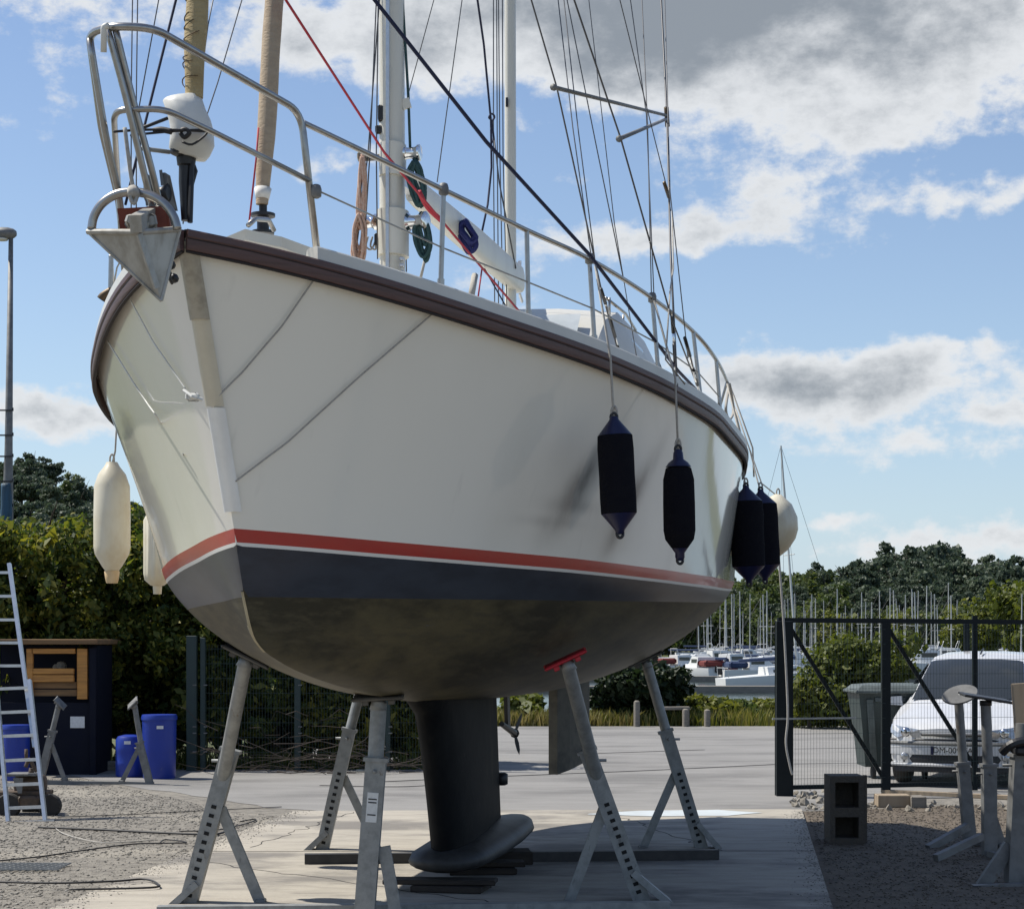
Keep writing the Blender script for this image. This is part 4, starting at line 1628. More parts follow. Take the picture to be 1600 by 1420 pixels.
coil('rope_coil', 'dark green rope coil hanging from the upper mast winch', M_ropeg, 648, 252, 655, 320, 2.15, 11, 12, .011, 1)
coil('rope_coil', 'dark green rope coil hanging from the lower mast winch', M_ropeg, 658, 335, 662, 400, 2.12, 10, 9, .011, 2)
coil('rope_coil', 'upper narrow bundle of tan ropes hanging left of the mast', M_ropeo, 566, 245, 564, 352, 2.3, 5, 13, .009, 3)
coil('rope_coil', 'lower spread bundle of tan ropes hanging left of the mast', M_ropeo, 562, 335, 560, 408, 2.32, 10, 13, .009, 6)
coil('rope_coil', 'dark blue rope bunch tied over the boom', M_blue, 726, 346, 736, 388, .55, 10, 11, .013, 4)
mb = MB()
mb.tube([BS(560, 248, 2.25), BS(606, 245, 2.15)], .02, 8)
mb.box(BS(566, 245, 2.25), (.06, .06, .05), bev=.01)
mb.build('pin_rail', M_oldwood, yacht, smooth=False)
mb = MB()
for dx_ in (0, 7):
    mb.tube(spline([BS(575 + dx_, 370, 2.2), BS(572 + dx_, 385, 2.2), BS(580 + dx_, 390, 2.2), BS(586, 378, 2.2)], 4), .006, 6)
mb.build('line_end', M_ropew, yacht, smooth=True)

# loops of line hanging from the toe rail round the bow


def hull_pt(px, py, sg=1, out=.018):
    """point on the yacht's topside seen at a pixel"""
    t0, v0, dt, dv = .3, .5, .3, .5
    for _ in range(9):
        best = None
        for i in range(-8, 9):
            t = min(.9, max(.0005, t0 + dt * i / 8))
            for j in range(-8, 9):
                v = min(1, max(0, v0 + dv * j / 8))
                s, bb, z = hull_above(t, v)
                w = BH(s + .008, sg * (bb + out), z)
                e = (800 + FPX * w.x / w.y - px) ** 2 + (HZ - FPX * (w.z - CH) / w.y - py) ** 2
                if best is None or e < best[0]:
                    best = (e, w, t, v)
        t0, v0 = best[2], best[3]
        dt *= .4
        dv *= .4
    return best[1]


def hang_line(name, label, pts, sgs, r, m=M_ropew):
    fine = []
    for (a_, b_) in zip(pts[:-1], pts[1:]):
        fine += [(a_[0] + (b_[0] - a_[0]) * k_ / 3, a_[1] + (b_[1] - a_[1]) * k_ / 3) for k_ in range(3)]
    fine.append(pts[-1])
    P = [hull_pt(px, py, sgs[0]) for (px, py) in fine]
    q = MB()
    q.tube(spline(P, 5), r, 6)
    tag(q.build(name, m, None, smooth=True, org=P[0]), label, 'rope')


hang_line('rope', 'thin grey line from the rail near the pulpit foot down to the stem', [(500, 412), (494, 432), (440, 510), (380, 580), (342, 618), (330, 625)], [1] * 6, .0042)
hang_line('rope', 'thin grey line from the second stanchion down to the forefoot', [(688, 470), (676, 490), (560, 590), (450, 690), (368, 752)], [1] * 5, .0042)
hang_line('rope', 'upper thin line across the starboard bow', [(188, 440), (240, 535), (290, 608)], [-1] * 3, .004, M_whitep)
hang_line('rope', 'lower thin line across the starboard bow', [(160, 520), (210, 600), (270, 690), (318, 750)], [-1] * 4, .0042, M_whitep)

# ---- fenders


def fender(label, px, ytop, ybot, wpx, s, kind, rope_pts, tilt=0.0, group=None):
    c = at_s(px, (ytop + ybot) / 2, s)
    W_ = B(*c)
    L_ = (ybot - ytop) * W_.y / FPX
    r = wpx / 2 * W_.y / FPX
    base = W_ - Vector((0, 0, L_ / 2))
    t = thing('fender', label, 'fender', base, group)
    tl = Matrix.Rotation(R(tilt), 3, 'Y')

    def eye(h, m):
        q = MB()
        c_ = W_ + tl @ Vector((0, 0, h))
        q.tube([c_ + Vector((math.cos(t_) * .017, 0, math.sin(t_) * .022)) for t_ in (2 * math.pi * j / 14 for j in range(15))], .0085, 8)
        q.build('eyelet', m, t, smooth=True)

    def put(nm, prof, m, par, seg=40):
        q = MB()
        q.lathe([(rr_, h - L_ / 2) for rr_, h in prof], W_, seg, tl)
        return q.build(nm, m, par, smooth=True, angle=50)
    if kind == 'cone':
        put('sock', [(r * .9, L_ * .17), (r * .985, L_ * .18), (r, L_ * .3), (r * .985, L_ * .5), (r, L_ * .72), (r * .96, L_ * .835), (r * .9, L_ * .84)], M_sock, t)
        put('end_cap', [(.006, 0), (.02, .005), (.028, L_ * .04), (r * .92, L_ * .166), (r * .97, L_ * .175)], M_fcap, t)
        put('end_cap', [(r * .95, L_ * .83), (r * .92, L_ * .842), (.028, L_ * .965), (.02, L_ * .995), (.006, L_)], M_fcap, t)
    elif kind == 'round':
        put('sock', [(.03, L_ * .085), (r * .55, L_ * .12), (r * .9, L_ * .19), (r, L_ * .27), (r * 1.0, L_ * .5), (r * .97, L_ * .72), (r * .8, L_ * .82), (r * .4, L_ * .845)], M_sock, t)
        put('end_cap', [(r * .5, L_ * .835), (r * .80, L_ * .832), (r * .62, L_ * .87), (r * .34, L_ * .90), (r * .30, L_ * .96), (r * .2, L_ * .985), (.005, L_ * .99)], M_fcap, t)
        put('end_cap', [(.004, 0), (r * .2, L_ * .005), (r * .3, L_ * .03), (r * .3, L_ * .07), (r * .5, L_ * .11)], M_fcap, t)
    elif kind == 'white':
        put('body', [(.02, L_ * .06), (r * .35, L_ * .1), (r * .55, L_ * .14), (r * .93, L_ * .24), (r, L_ * .30), (r, L_ * .55), (r * .97, L_ * .80), (r * .75, L_ * .9), (r * .42, L_ * .965), (r * .3, L_)], M_fwhite, t)
        put('end_cap', [(.01, 0), (r * .3, .0), (r * .36, L_ * .03), (r * .42, L_ * .095), (r * .36, L_ * .105)], M_fyellow, t)
    elif kind == 'ribbed':
        q = MB()
        rings = []
        for rr_, h in ((r * .3, 0), (r * .34, L_ * .1), (r * .5, L_ * .105), (r * .95, L_ * .17), (r, L_ * .25), (r, L_ * .9), (r * .8, L_ * .97), (r * .3, L_)):
            rings.append([W_ + Vector(((rr_ * (1 + (.05 * math.cos(12 * t_) if L_ * .2 < h < L_ * .95 else 0))) * math.cos(t_), (rr_ * (1 + (.05 * math.cos(12 * t_) if L_ * .2 < h < L_ * .95 else 0))) * math.sin(t_), h - L_ / 2)) for t_ in (2 * math.pi * j / 48 for j in range(48))])
        q.loft(rings, True, True, True)
        q.build('body', M_fwhite, t, smooth=True, angle=50)
    elif kind == 'ball':
        put('body', [(.02, L_ * .02), (r * .35, L_ * .06), (r * .72, L_ * .2), (r * .95, L_ * .38), (r, L_ * .52), (r * .9, L_ * .7), (r * .6, L_ * .88), (r * .25, L_ * .97), (.03, L_)], M_fwhite, t, 28)
        put('end_cap', [(.01, 0), (.04, .005), (r * .38, L_ * .07), (r * .33, L_ * .075)], M_fyellow, t)
    if kind in ('cone', 'round'):
        eye(-L_ / 2 + .004, M_black)
        eye(L_ / 2 - .006, M_black)
    q = MB()
    P = [W_ + tl @ Vector((0, 0, L_ / 2 - .02))] + [BS(*p) for p in rope_pts]
    q.tube(P, .0065, 6)
    q.tube(spline([P[0] + Vector((-.012, 0, .0)), P[0] + Vector((-.014, 0, .05)), P[0] + Vector((.0, 0, .075)), P[0] + Vector((.014, 0, .05)), P[0] + Vector((.012, 0, 0))], 3), .0065, 6)
    q.build('rope', M_ropew, t, smooth=True)
    return t


GF = 'dark fenders along the port side'
s1 = on_sheer(955, -.10)
fender('dark fender with blue cone ends, foremost on the port side', 964, 650, 835, 57, s1, 'cone', [(957, 620, s1), (954, 560, s1 - .0), (930, 415, s1 + .02)], -3, GF)
s2 = on_sheer(1060, -.10)
fender('round-ended dark fender, second from the bow on the port side', 1061, 700, 876, 50, s2, 'round', [(1057, 640, s2), (1055, 590, s2), (1022, 470, s2)], -1, GF)
fender('dark fender with blue top at the stern quarter, nearer of the pair', 1168, 758, 912, 52, -1.3, 'cone', [(1162, 742, -1.5), (1158, 690, -2.0), (1136, 600, -2.4)], -2, GF)
fender('dark fender at the stern quarter beside the white buoy, half hidden', 1192, 764, 908, 50, -2.4, 'cone', [(1182, 745, -3.2), (1172, 705, -3.2), (1150, 640, -3.3)], -3, GF)
fender('white ball fender hanging at the stern behind the dark fenders', 1209, 772, 876, 76, -4.1, 'ball', [(1190, 755, -4.1), (1176, 715, -4.2), (1142, 620, -4.4)], 8)
fender('weathered white fender hanging over the starboard side, left of the bow', 175, 722, 911, 57, 1.2, 'white', [(180, 705, 1.2), (183, 650, 1.3)], 0)
fender('ribbed white fender on the starboard side, mostly hidden by the hull', 246, 800, 928, 42, -.6, 'ribbed', [(246, 760, -.6), (246, 640, -.6)], 0)

# ------------------------------------------------------------------ boat stands
YV = Vector((0, 1, 0))


def stand(label, Y, base, collar, top, brace, foot, w=.10, pad=None, holes=True, Yt=None, group='steel stands propping the yacht', padm=None, sticker=False, m=M_galv, zmin=.035, pinside=-1, padsize=(.16, .12), padn=None, hole_rows=11):
    Yt = Yt or Y
    a, c, t = W(*base, Y), W(*collar, Y), W(*top, Yt)
    root = thing('boat_stand', label, 'boat stand', (a.x, a.y, zmin), group)
    d = (c - a).normalized()
    q = MB()
    q.bar(a, c, w, w, up=YV)
    post = q.build('post', m, root)
    q = MB()
    q.bar(c - d * .012, c + d * .012, w * 1.22, w * 1.22, up=YV)
    q.build('collar', m, root)
    q = MB()
    q.tube([c - d * .2, t], w * .40, 14)
    q.build('inner_tube', m, root, smooth=True, angle=40)
    q = MB()
    sx = Vector((1, 0, 0))
    pc = c - d * .07
    q.tube([pc + sx * pinside * w * .95 - YV * .0, pc - sx * pinside * w * .2], .010, 8)
    q.tube([pc - YV * w * .62, pc + YV * w * .62], .012, 8)
    q.build('pin', m, root, smooth=True)
    if brace:
        q = MB()
        e0, e1 = W(*brace[0], Y - .002), W(*brace[1], Y - .002)
        q.bar(e0, e1, w * .62, w * .4, up=YV)
        q.build('brace', m, root)
        q = MB()
        q.box(e1 + Vector((0, 0, .0)), (.07, w * .8, .06), bev=.008)
        q.build('brace_lug', m, root)
    if foot:
        f0, f1 = W(*foot[0], Y - .03), W(*foot[1], Y - .03)
        q = MB()
        dd = (f1 - f0)
        out = [f0 - YV * w * .5, f0 + YV * w * .5, f1 + YV * w * .95, f1 - YV * w * .95]
        q.plate(out, dd.cross(YV), .045)
        q.build('foot_plate', m, root)
    if holes:
        L = (c - a).length
        k = hole_rows
        for i in range(k):
            h = a + d * (.08 * L + i * L * .62 / k)
            q = MB()
            q.bar(h - YV * (w * .5 + .0015) - d * .012, h - YV * (w * .5 + .0015) + d * .012, w * .30, .003, up=YV)
            q.build('bore_shade', M_hole, post)  # dark plates stand in for shade in the holes; the post is solid
    if sticker:
        q = MB()
        h = a + d * ((c - a).length * .72)
        q.bar(h - YV * (w * .5 + .002) - d * .09, h - YV * (w * .5 + .002) + d * .09, w * .55, .003, up=YV)
        sk = q.build('label_plate', M_label, root)
        q = MB()
        for dz in (-.045, .03, .05):
            q.bar(h - YV * (w * .5 + .0045) + d * (dz - .004), h - YV * (w * .5 + .0045) + d * (dz + .004), w * .42, .001, up=YV)
        q.build('print', M_hose, sk)
    if pad:
        q = MB()
        n = Vector(padn or (0, -.15, 1)).normalized()
        rot = Vector((0, 0, 1)).rotation_difference(n).to_matrix()
        pc = t + n * .01
        q.box(pc + n * .018, (padsize[0] * 2, padsize[1] * 2, .022), rot, bev=.008)
        for sg in (-1, 1):
            q.box(pc + rot @ Vector((sg * padsize[0] * .5, 0, -.008)), (padsize[0] * .25, padsize[1] * 1.3, .03), rot, bev=.004)
        q.build('pad', padm or M_pad, root)
        q = MB()
        q.tube([t - d * .05, t + n * .02], [w * .45, w * .3], 10)
        q.build('swivel', m, root, smooth=True)
    return root


stand('galvanised boat stand with slanted foot plate, under the starboard bow', 12.70, (293, 1416), (360, 1172), (384, 1030), ((345, 1262), (407, 1410)), ((305, 1375), (250, 1424)), .112, True, padn=(.45, -.1, .9), Yt=11.85)
stand('galvanised boat stand carrying a white printed label, under the forefoot', 11.70, (568, 1449), (588, 1186), (592, 1096), ((600, 1322), (622, 1446)), None, .122, True, sticker=True, padn=(-.05, -.12, 1), padsize=(.16, .10), holes=False)
stand('pale galvanised boat stand with the red pad, under the port bilge', 12.76, (1004, 1410), (917, 1172), (886, 1036), ((948, 1250), (888, 1412)), ((985, 1366), (1042, 1414)), .112, True, padm=M_redpad, padn=(-.42, -.12, .9), padsize=(.145, .07), Yt=11.98, pinside=1, group='steel stands propping the yacht', hole_rows=12)
stand('far galvanised boat stand left of the keel, half hidden by the labelled stand', 15.95, (503, 1330), (546, 1140), (574, 1035), ((537, 1213), (592, 1330)), ((508, 1296), (462, 1339)), .105, True, padn=(.4, 0, .9))
stand('dark galvanised boat stand farthest right behind the keel', 16.05, (1097, 1328), (1040, 1142), (1010, 1035), ((1056, 1206), (1004, 1326)), ((1086, 1288), (1120, 1328)), .105, True, padn=(-.4, 0, .9), pinside=1)
# bores seen on the labelled stand's right edge
for i, (a, c, lab) in enumerate(((G(246, 1424, .075), G(1046, 1417, .075), 'steel ground beam joining the two near boat stands'), (G(476, 1341, .075), G(1122, 1334, .075), 'dark steel ground beam behind the keel joining the far stands'))):
    q = MB()
    q.bar(a, c, .09, .075)
    o = q.build('ground_beam', M_dsteel if i else M_galv, None, org=(a + c) / 2 - Vector((0, 0, .04)))
    tag(o, lab, 'beam', 'ground beams of the cradle')

# timber under the keel
M_dplank = mat('dark_plank', (.045, .035, .027), .85, var=(.02, .016, .014), scale=8, amt=.7, stretch=(.5, 3, 3), bump=.3)
for nm, lab, c, size, rz, m in (
        ('timber_plank', 'thin dark plank lying crosswise under the keel bulb', B(.75, -.02, .101), (.78, .2, .035), -.08, M_dplank),
        ('timber_block', 'dark timber block under the front of the keel', B(.72, .05, .058), (.50, .34, .044), -.2, M_dplank),
        ('timber_plank', 'dark plank under the middle of the keel', B(-.35, .05, .101), (.62, .24, .035), .05, M_dplank),
        ('timber_block', 'low timber block under the tail of the keel bulb', B(-.95, .05, .085), (.5, .3, .10), .1, M_dplank),
        ('timber_block', 'timber block under the middle plank of the keel', B(-.3, .05, .058), (.5, .3, .044), .1, M_dplank)):
    q = MB()
    q.box(c, size, Euler((0, 0, rz)), bev=.006)
    tag(q.build(nm, m, None, org=c), lab, 'timber', 'timber under the keel')

# ------------------------------------------------------------------ left side of the yard
# ladder: two sliding sections leaning back
Yl = 18.75
lad = thing('ladder', 'aluminium extension ladder leaning at the left edge', 'ladder', G(42, 1284))


def LW(px, py):
    return W(px, py, Yl + (1284 - py) * .0022)


for (x0, y0, x1, y1, w) in ((13, 1284, -12, 1000, .055), (71, 1284, 46, 1062, .055), (52, 1168, 12, 880, .045), (-6, 1168, -45, 880, .045)):
    q = MB()
    q.bar(LW(x0, y0) + (Vector((0, .06, 0)) if y1 < 1000 and w < .05 else Vector()), LW(x1, y1) + (Vector((0, .06, 0)) if w < .05 else Vector()), .035, w, up=YV)
    q.build('rail', M_alu, lad)
for py in (1262, 1226, 1188, 1150, 1113, 1076):
    f_ = (1284 - py) / 222
    q = MB()
    q.bar(LW(13 - 20 * f_, py), LW(71 - 25 * f_, py - 2), .03, .03)
    q.build('rung', M_alu, lad)
for py in (1040, 1004, 968, 931, 894):
    f_ = (1168 - py) / 288
    q = MB()
    q.bar(LW(-6 - 39 * f_, py) + YV * .06, LW(52 - 40 * f_, py) + YV * .06, .028, .028)
    q.build('rung', M_alu, lad)
q = MB()
q.bar(LW(-10, 1287), LW(85, 1283), .05, .04)
q.build('foot_bar', M_alu, lad)
# lamp post
Yp = 28.5
lamp = thing('street_lamp', 'tall grey lamp post with a round head at the left edge', 'street lamp', (W(12, 1003, Yp).x, Yp, 0))
q = MB()
q.tube([(W(11.5, 1003, Yp).x, Yp, 0), W(12.5, 780, Yp), W(13.5, 700, Yp), W(17, 372, Yp)], [.085, .078, .06, .034], 14)
q.build('pole', M_galvd, lamp, smooth=True)
q = MB()
hc_ = W(13, 365, Yp)
q.loft([[hc_ + Vector((x_, math.cos(t) * r_, math.sin(t) * r_ * .8)) for t in (2 * math.pi * j / 14 for j in range(14))] for x_, r_ in ((-.26, .01), (-.22, .08), (-.1, .115), (.0, .11), (.08, .085), (.115, .05), (.12, .01))], True, True, True)
head = q.build('lamp_head', M_galvd, lamp, smooth=True)
q = MB()
q.lathe([(.02, -.115), (.09, -.10), (.10, -.08)], hc_ + Vector((-.1, 0, 0)), 14)
q.build('lens', M_whitep, head, smooth=True)
for py in (641, 680, 713, 752, 791):
    q = MB()
    q.bar(W(-8, py, Yp - .06), W(21, py, Yp - .06), .03, .02)
    q.bar(W(20, py - 4, Yp - .06), W(20, py + 1, Yp - .06), .02, .02)
    q.build('bracket', M_black, lamp)
q = MB()
q.tube(spline([W(9, 755, Yp - .2), W(10, 800, Yp - .2), W(5, 850, Yp - .2), W(2, 905, Yp - .2), W(4, 1000, Yp - .2), W(0, 1100, Yp - .2), W(2, 1195, Yp - .2)], 5), [.07, .075, .08, .085, .085, .09, .085, .08, .07, .065, .06, .06, .06, .055, .05] + [.05] * 16, 8, flat=.5)
M_tarp = mat('blue_tarp', (.03, .09, .15), .6, var=(.015, .04, .06), scale=6, amt=.8, stretch=(3, 3, .4), bump=.4, bscale=20)
tag(q.build('tarpaulin', M_tarp, None, smooth=True, org=W(8, 760, Yp - .2)), 'twisted blue tarpaulin hanging from the lamp post', 'tarpaulin')
# shed
Ys = 25.3
sx0, sx1 = W(-30, 1003, Ys).x, W(150, 1003, Ys).x
shed = thing('storage_shed', 'low dark timber store with a varnished pine opening', 'shed', ((sx0 + sx1) / 2, Ys, 0))
q = MB()
q.box(((sx0 + sx1) / 2, Ys + .55, 1.755), (sx1 - sx0 + .12, 1.5, .07), bev=.008)
q.build('roof_board', M_timberd, shed)
q = MB()
q.box(((sx0 + sx1) / 2, Ys + 1.0, .86), (sx1 - sx0, .04, 1.70))
q.box((sx1 - .03, Ys + .52, .86), (.06, .92, 1.70))
q.build('back_wall', M_darkwall, shed)
zt, zb_ = 1.70, 1.02
q = MB()
q.box(((sx0 + sx1) / 2, Ys, .48), (sx1 - sx0, .05, .95))
q.build('front_panel', M_darkwall, shed)
for px0, px1, y0, y1 in ((42, 52, 1013, 1090), (121, 137, 1013, 1092), (50, 118, 1013, 1021), (52, 116, 1044, 1053), (52, 116, 1054, 1065)):
    a, c = W(px0, y1, Ys - .05), W(px1, y0, Ys - .05)
    q = MB()
    q.box((a + c) / 2, (c.x - a.x, .06, c.z - a.z), bev=.005)
    q.build('frame_board', M_timber, shed)
q = MB()
a, c = W(140, 1215, Ys - .04), W(151, 1012, Ys - .04)
q.box((a + c) / 2, (c.x - a.x, .08, 1.72), bev=.006)
q.build('corner_post', M_darkwall, shed)
for py in (1070, 1082):
    q = MB()
    a, c = W(52, py + 5, Ys), W(120, py - 5, Ys)
    q.box((a + c) / 2, (c.x - a.x, .03, c.z - a.z))
    q.build('inner_board', M_timberd, shed)
q = MB()
q.box(W(121, 1128, Ys - .032), (.19, .006, .15), bev=.002)
q.build('notice', M_label, shed)
for i, (px, py, r_) in enumerate(((96, 1040, .075), (88, 1042, .05))):
    q = MB()
    q.lathe([(.02, -r_), (r_ * .8, -r_ * .7), (r_, 0), (r_ * .7, r_ * .6), (.02, r_ * .8)], W(px, py, Ys + .25), 9)
    o = q.build('stone', M_rubble, None, org=W(px, py, Ys + .25))
    tag(o, ('larger' if i == 0 else 'smaller') + ' pale lump lying in the pine opening of the shed', 'stone')
# barrels


def barrel(label, px0, px1, py0, Y, tapered=.93, lidw=1.03, mark=None, top_round=False):
    xa, xb = W(px0, 1003, Y).x, W(px1, 1003, Y).x
    r_ = (xb - xa) / 2
    h = W(0, py0, Y).z
    c = Vector(((xa + xb) / 2, Y, 0))
    t = thing('barrel', label, 'barrel', c, 'blue plastic barrels')
    q = MB()
    if top_round:
        prof = [(r_ * .9, .004), (r_, .03), (r_, h * .3), (r_ * 1.02, h * .33), (r_, h * .36), (r_, h * .62), (r_ * 1.02, h * .66), (r_, h * .7), (r_, h * .88), (r_ * .85, h * .96), (r_ * .4, h), (.02, h)]
    else:
        prof = [(r_ * tapered * .96, .004), (r_ * tapered, .03), (r_ * .98, h * .9), (r_ * .98, h * .93)]
    q.lathe(prof, c, 28)
    body = q.build('body', M_bluep, t, smooth=True, angle=40)
    if not top_round:
        q = MB()
        q.lathe([(r_ * 1.0, h * .915), (r_ * lidw, h * .92), (r_ * lidw, h * .965), (r_ * .98, h), (r_ * .3, h * 1.005), (.02, h * 1.005)], c, 28)
        q.build('lid', M_bluep, t, smooth=True, angle=40)
    if mark:
        q = MB()
        q.box(W(mark[0], mark[1], Y - r_ - .004), (.085, .006, .04))
        q.build('sticker', M_label, t)


barrel('large blue plastic barrel with lid, beside the green fence post', 222, 276, 1116, 24.6, mark=(250, 1136))
barrel('smaller round-shouldered blue drum, left of the large barrel', 181, 226, 1147, 24.9, mark=(199, 1160), top_round=True)
barrel('blue drum standing behind the ladder', 2, 47, 1132, 24.3)
q = MB()
q.box(G(163, 1204) + Vector((0, 0, .07)), (.34, .2, .13), bev=.008)
tag(q.build('timber_block', M_oldwood, None, org=G(163, 1204)), 'grey timber block lying on the ground between shed and drum', 'timber')
# small cradle in front of the shed
Yc = 23.6
stand('small grey boat stand leaning right, in front of the shed', Yc, (62, 1222), (82, 1142), (92, 1100), ((76, 1150), (101, 1218)), None, .085, True, holes=False, group='small stands of the spare cradle', padn=(.8, -.5, .6), padsize=(.09, .06), padm=M_galvd, m=M_galvd, zmin=.0)
stand('small grey boat stand leaning left, in front of the blue barrel', Yc, (234, 1224), (218, 1160), (210, 1100), ((221, 1160), (190, 1222)), None, .085, True, holes=False, group='small stands of the spare cradle', padn=(-.7, -.5, .6), padsize=(.09, .06), padm=M_galvd, m=M_galvd, zmin=.0)
q = MB()
q.bar(W(68, 1223, Yc), W(240, 1226, Yc), .09, .07)
tag(q.build('ground_beam', M_galvd, None, org=W(150, 1230, Yc)), 'grey ground beam joining the two small stands by the shed', 'beam')
# compressor on wheels behind the ladder
Ym = 19.4
cmp_ = thing('compressor', 'rusty wheeled compressor behind the ladder', 'machine', G(45, 1276))


def wheel(parent, c, r_, w, axis, m1=M_rubber, m2=M_rustmetal):
    Mx = Vector((0, 0, 1)).rotation_difference(Vector(axis)).to_matrix()
    q = MB()
    q.lathe([(r_ * .62, -w * .5), (r_ * .9, -w * .5), (r_, -w * .3), (r_, w * .3), (r_ * .9, w * .5), (r_ * .62, w * .5)], c, 22, Mx)
    ty = q.build('wheel', m1, parent, smooth=True, angle=40)
    q = MB()
    q.lathe([(.01, -w * .42), (r_ * .2, -w * .46), (r_ * .25, -w * .3), (r_ * .6, -w * .36), (r_ * .66, -w * .5), (r_ * .66, w * .5), (.01, w * .4)], c, 18, Mx)
    q.build('rim', m2, ty, smooth=True, angle=40)


wheel(cmp_, W(78, 1258, Ym), .118, .09, (0, -1, 0))
wheel(cmp_, W(14, 1258, Ym), .125, .09, (0, -1, 0))
wheel(cmp_, W(52, 1262, Ym + .4), .115, .08, (0, -1, 0))
q = MB()
q.box(W(50, 1252, Ym + .1), (.22, .3, .13), bev=.02)
q.box(W(40, 1238, Ym + .2), (.5, .3, .05), bev=.01)
q.build('engine_block', M_rustmetal, cmp_)
q = MB()
q.lathe([(.02, -.16), (.09, -.15), (.11, -.1), (.11, .1), (.09, .15), (.02, .16)], W(48, 1225, Ym + .2), 14, Matrix.Rotation(R(90), 3, 'Y'))
q.build('tank', M_rustmetal, cmp_, smooth=True)
q = MB()
q.plate([W(20, 1215, Ym - .02), W(36, 1215, Ym - .02), W(34, 1239, Ym - .02), W(28, 1239, Ym - .02)], YV, .01)
q.box(W(38, 1209, Ym + .1), (.3, .25, .03), bev=.006)
q.build('bracket', M_galvd, cmp_)
q = MB()
q.tube(spline([W(40, 1198, Ym), W(46, 1186, Ym), W(52, 1196, Ym), W(58, 1205, Ym)], 4), .02, 7)
q.tube([W(41, 1185, Ym + .1), W(41, 1170, Ym + .1)], .018, 8)
q.tube([W(48, 1212, Ym + .1), W(50, 1200, Ym + .1)], .03, 8)
q.build('pump_head', M_rustmetal, cmp_, smooth=True)
# fence posts before the hedge
Yf = 26.0
fence = thing('wire_fence', 'dark green wire mesh fence in front of the hedge', 'fence', (W(470, 1003, Yf).x, Yf, 0))
for px, w, y0 in ((300, .14, 993), (317, .07, 996), (465, .085, 1000), (606, .07, 1003), (705, .07, 1003)):
    q = MB()
    q.box((W(px, 1003, Yf).x, Yf, W(0, y0, Yf).z / 2), (w, w * .8, W(0, y0, Yf).z), bev=.006)
    q.build('fence_post', M_fgreen, fence)
    q = MB()
    for py in (1070, 1135, 1145, 1174):
        q.box(W(px + 4, py, Yf - w * .45), (.05, .02, .015))
    q.build('clip', M_galvd, fence)
q = MB()
for i in range(88):
    x = W(317, 1003, Yf).x + i * .04
    q.bar((x, Yf + .03, .05), (x, Yf + .03, 1.72), .0045, .0045)
for i in range(9):
    q.bar((W(317, 1003, Yf).x, Yf + .026, .06 + i * .2), (W(317, 1003, Yf).x + 3.5, Yf + .026, .06 + i * .2), .005, .005)
q.build('wire_mesh', M_fgreen, fence)['kind'] = 'stuff'
# heap of cut branches under the fence
q = MB()
rg = random.Random(5)
for i in range(90):
    px = rg.uniform(330, 660)
    x = W(px, 1003, 25.5).x
    y = rg.uniform(25.2, 25.9)
    z = abs(rg.gauss(.02, .28)) * (1 if px < 560 else .6)
    a = rg.uniform(-.5, .5)
    L = rg.uniform(.3, .95)
    dv = Vector((math.cos(a) * rg.choice((-1, 1)), rg.uniform(-.3, .3), rg.uniform(-.2, .55))).normalized()
    p0 = Vector((x, y, z))
    P = [p0, p0 + dv * L * .4 + Vector((0, 0, rg.uniform(-.05, .05))), p0 + dv * L * .75 + Vector((rg.uniform(-.1, .1), 0, rg.uniform(-.1, .1))), p0 + dv * L + Vector((rg.uniform(-.12, .12), 0, rg.uniform(-.12, .12)))]
    P = [Vector((p.x, p.y, max(p.z, .012))) for p in P]
    r0 = rg.uniform(.003, .008)
    q.tube(P, [r0, r0 * .8, r0 * .6, r0 * .3], 4)
tag(q.build('brushwood', M_twig, None), 'heap of cut branches lying along the foot of the fence', 'brushwood', kind='stuff')
q = MB()
for i in range(16):
    px = 320 + i * 8 + rg.uniform(-2, 2)
    q.box(G(px, 1196 + rg.uniform(-1, 2)) + Vector((0, 0, .03)), (rg.uniform(.05, .12), .06, rg.uniform(.03, .06)), Euler((0, rg.uniform(-.3, .3), rg.uniform(-1, 1))), bev=.008)
tag(q.build('pale_rubble', M_label, None), 'row of white broken pieces along the fence foot', 'rubble', kind='stuff')

# hoses and cables on the gravel
HOSES = [('thick black cable lying straight across the gravel', [(60, 1292), (160, 1296), (260, 1301), (330, 1303), (352, 1299)], .017),
         ('thin black hose curving along the gravel', [(-20, 1346), (60, 1338), (130, 1328), (210, 1318), (290, 1316), (260, 1311), (250, 1316)], .010),
         ('black hose loop running onto the slab edge', [(-20, 1377), (90, 1379), (180, 1376), (225, 1373), (246, 1380), (235, 1386), (110, 1389)], .012),
         ('long dark line lying near the road edge', [(90, 1276), (200, 1272), (320, 1266), (440, 1260)], .007),
         ('short coil of hose by the slab corner', [(280, 1298), (340, 1296), (392, 1284), (398, 1279), (375, 1283)], .010),
         ('pale cable snaking from the ladder foot', [(85, 1292), (100, 1302), (135, 1312), (170, 1316), (240, 1312)], .008)]
for lab, pts, r_ in HOSES:
    q = MB()
    zz = .045 if 'slab' in lab and 'loop' in lab else .012
    r_ *= .62
    q.tube(spline([G(x, y, zz + r_) for x, y in pts], 7), r_, 7)
    tag(q.build('hose', M_ropew if 'pale' in lab else M_hose, None, smooth=True, org=G(*pts[1])), lab, 'hose')
q = MB()
c = G(25, 1358)
for i in range(13):
    q.bar(c + Vector((-.5 + i * .065, -.22, .02)), c + Vector((-.42 + i * .065, .22, .02)), .012, .012)
for i in range(7):
    q.bar(c + Vector((-.5, -.22 + i * .07, .026)), c + Vector((.38, -.22 + i * .07, .026)), .012, .010)
tag(q.build('metal_grating', M_galv, None, org=c), 'pale metal grating lying on the gravel at the left edge', 'grating')

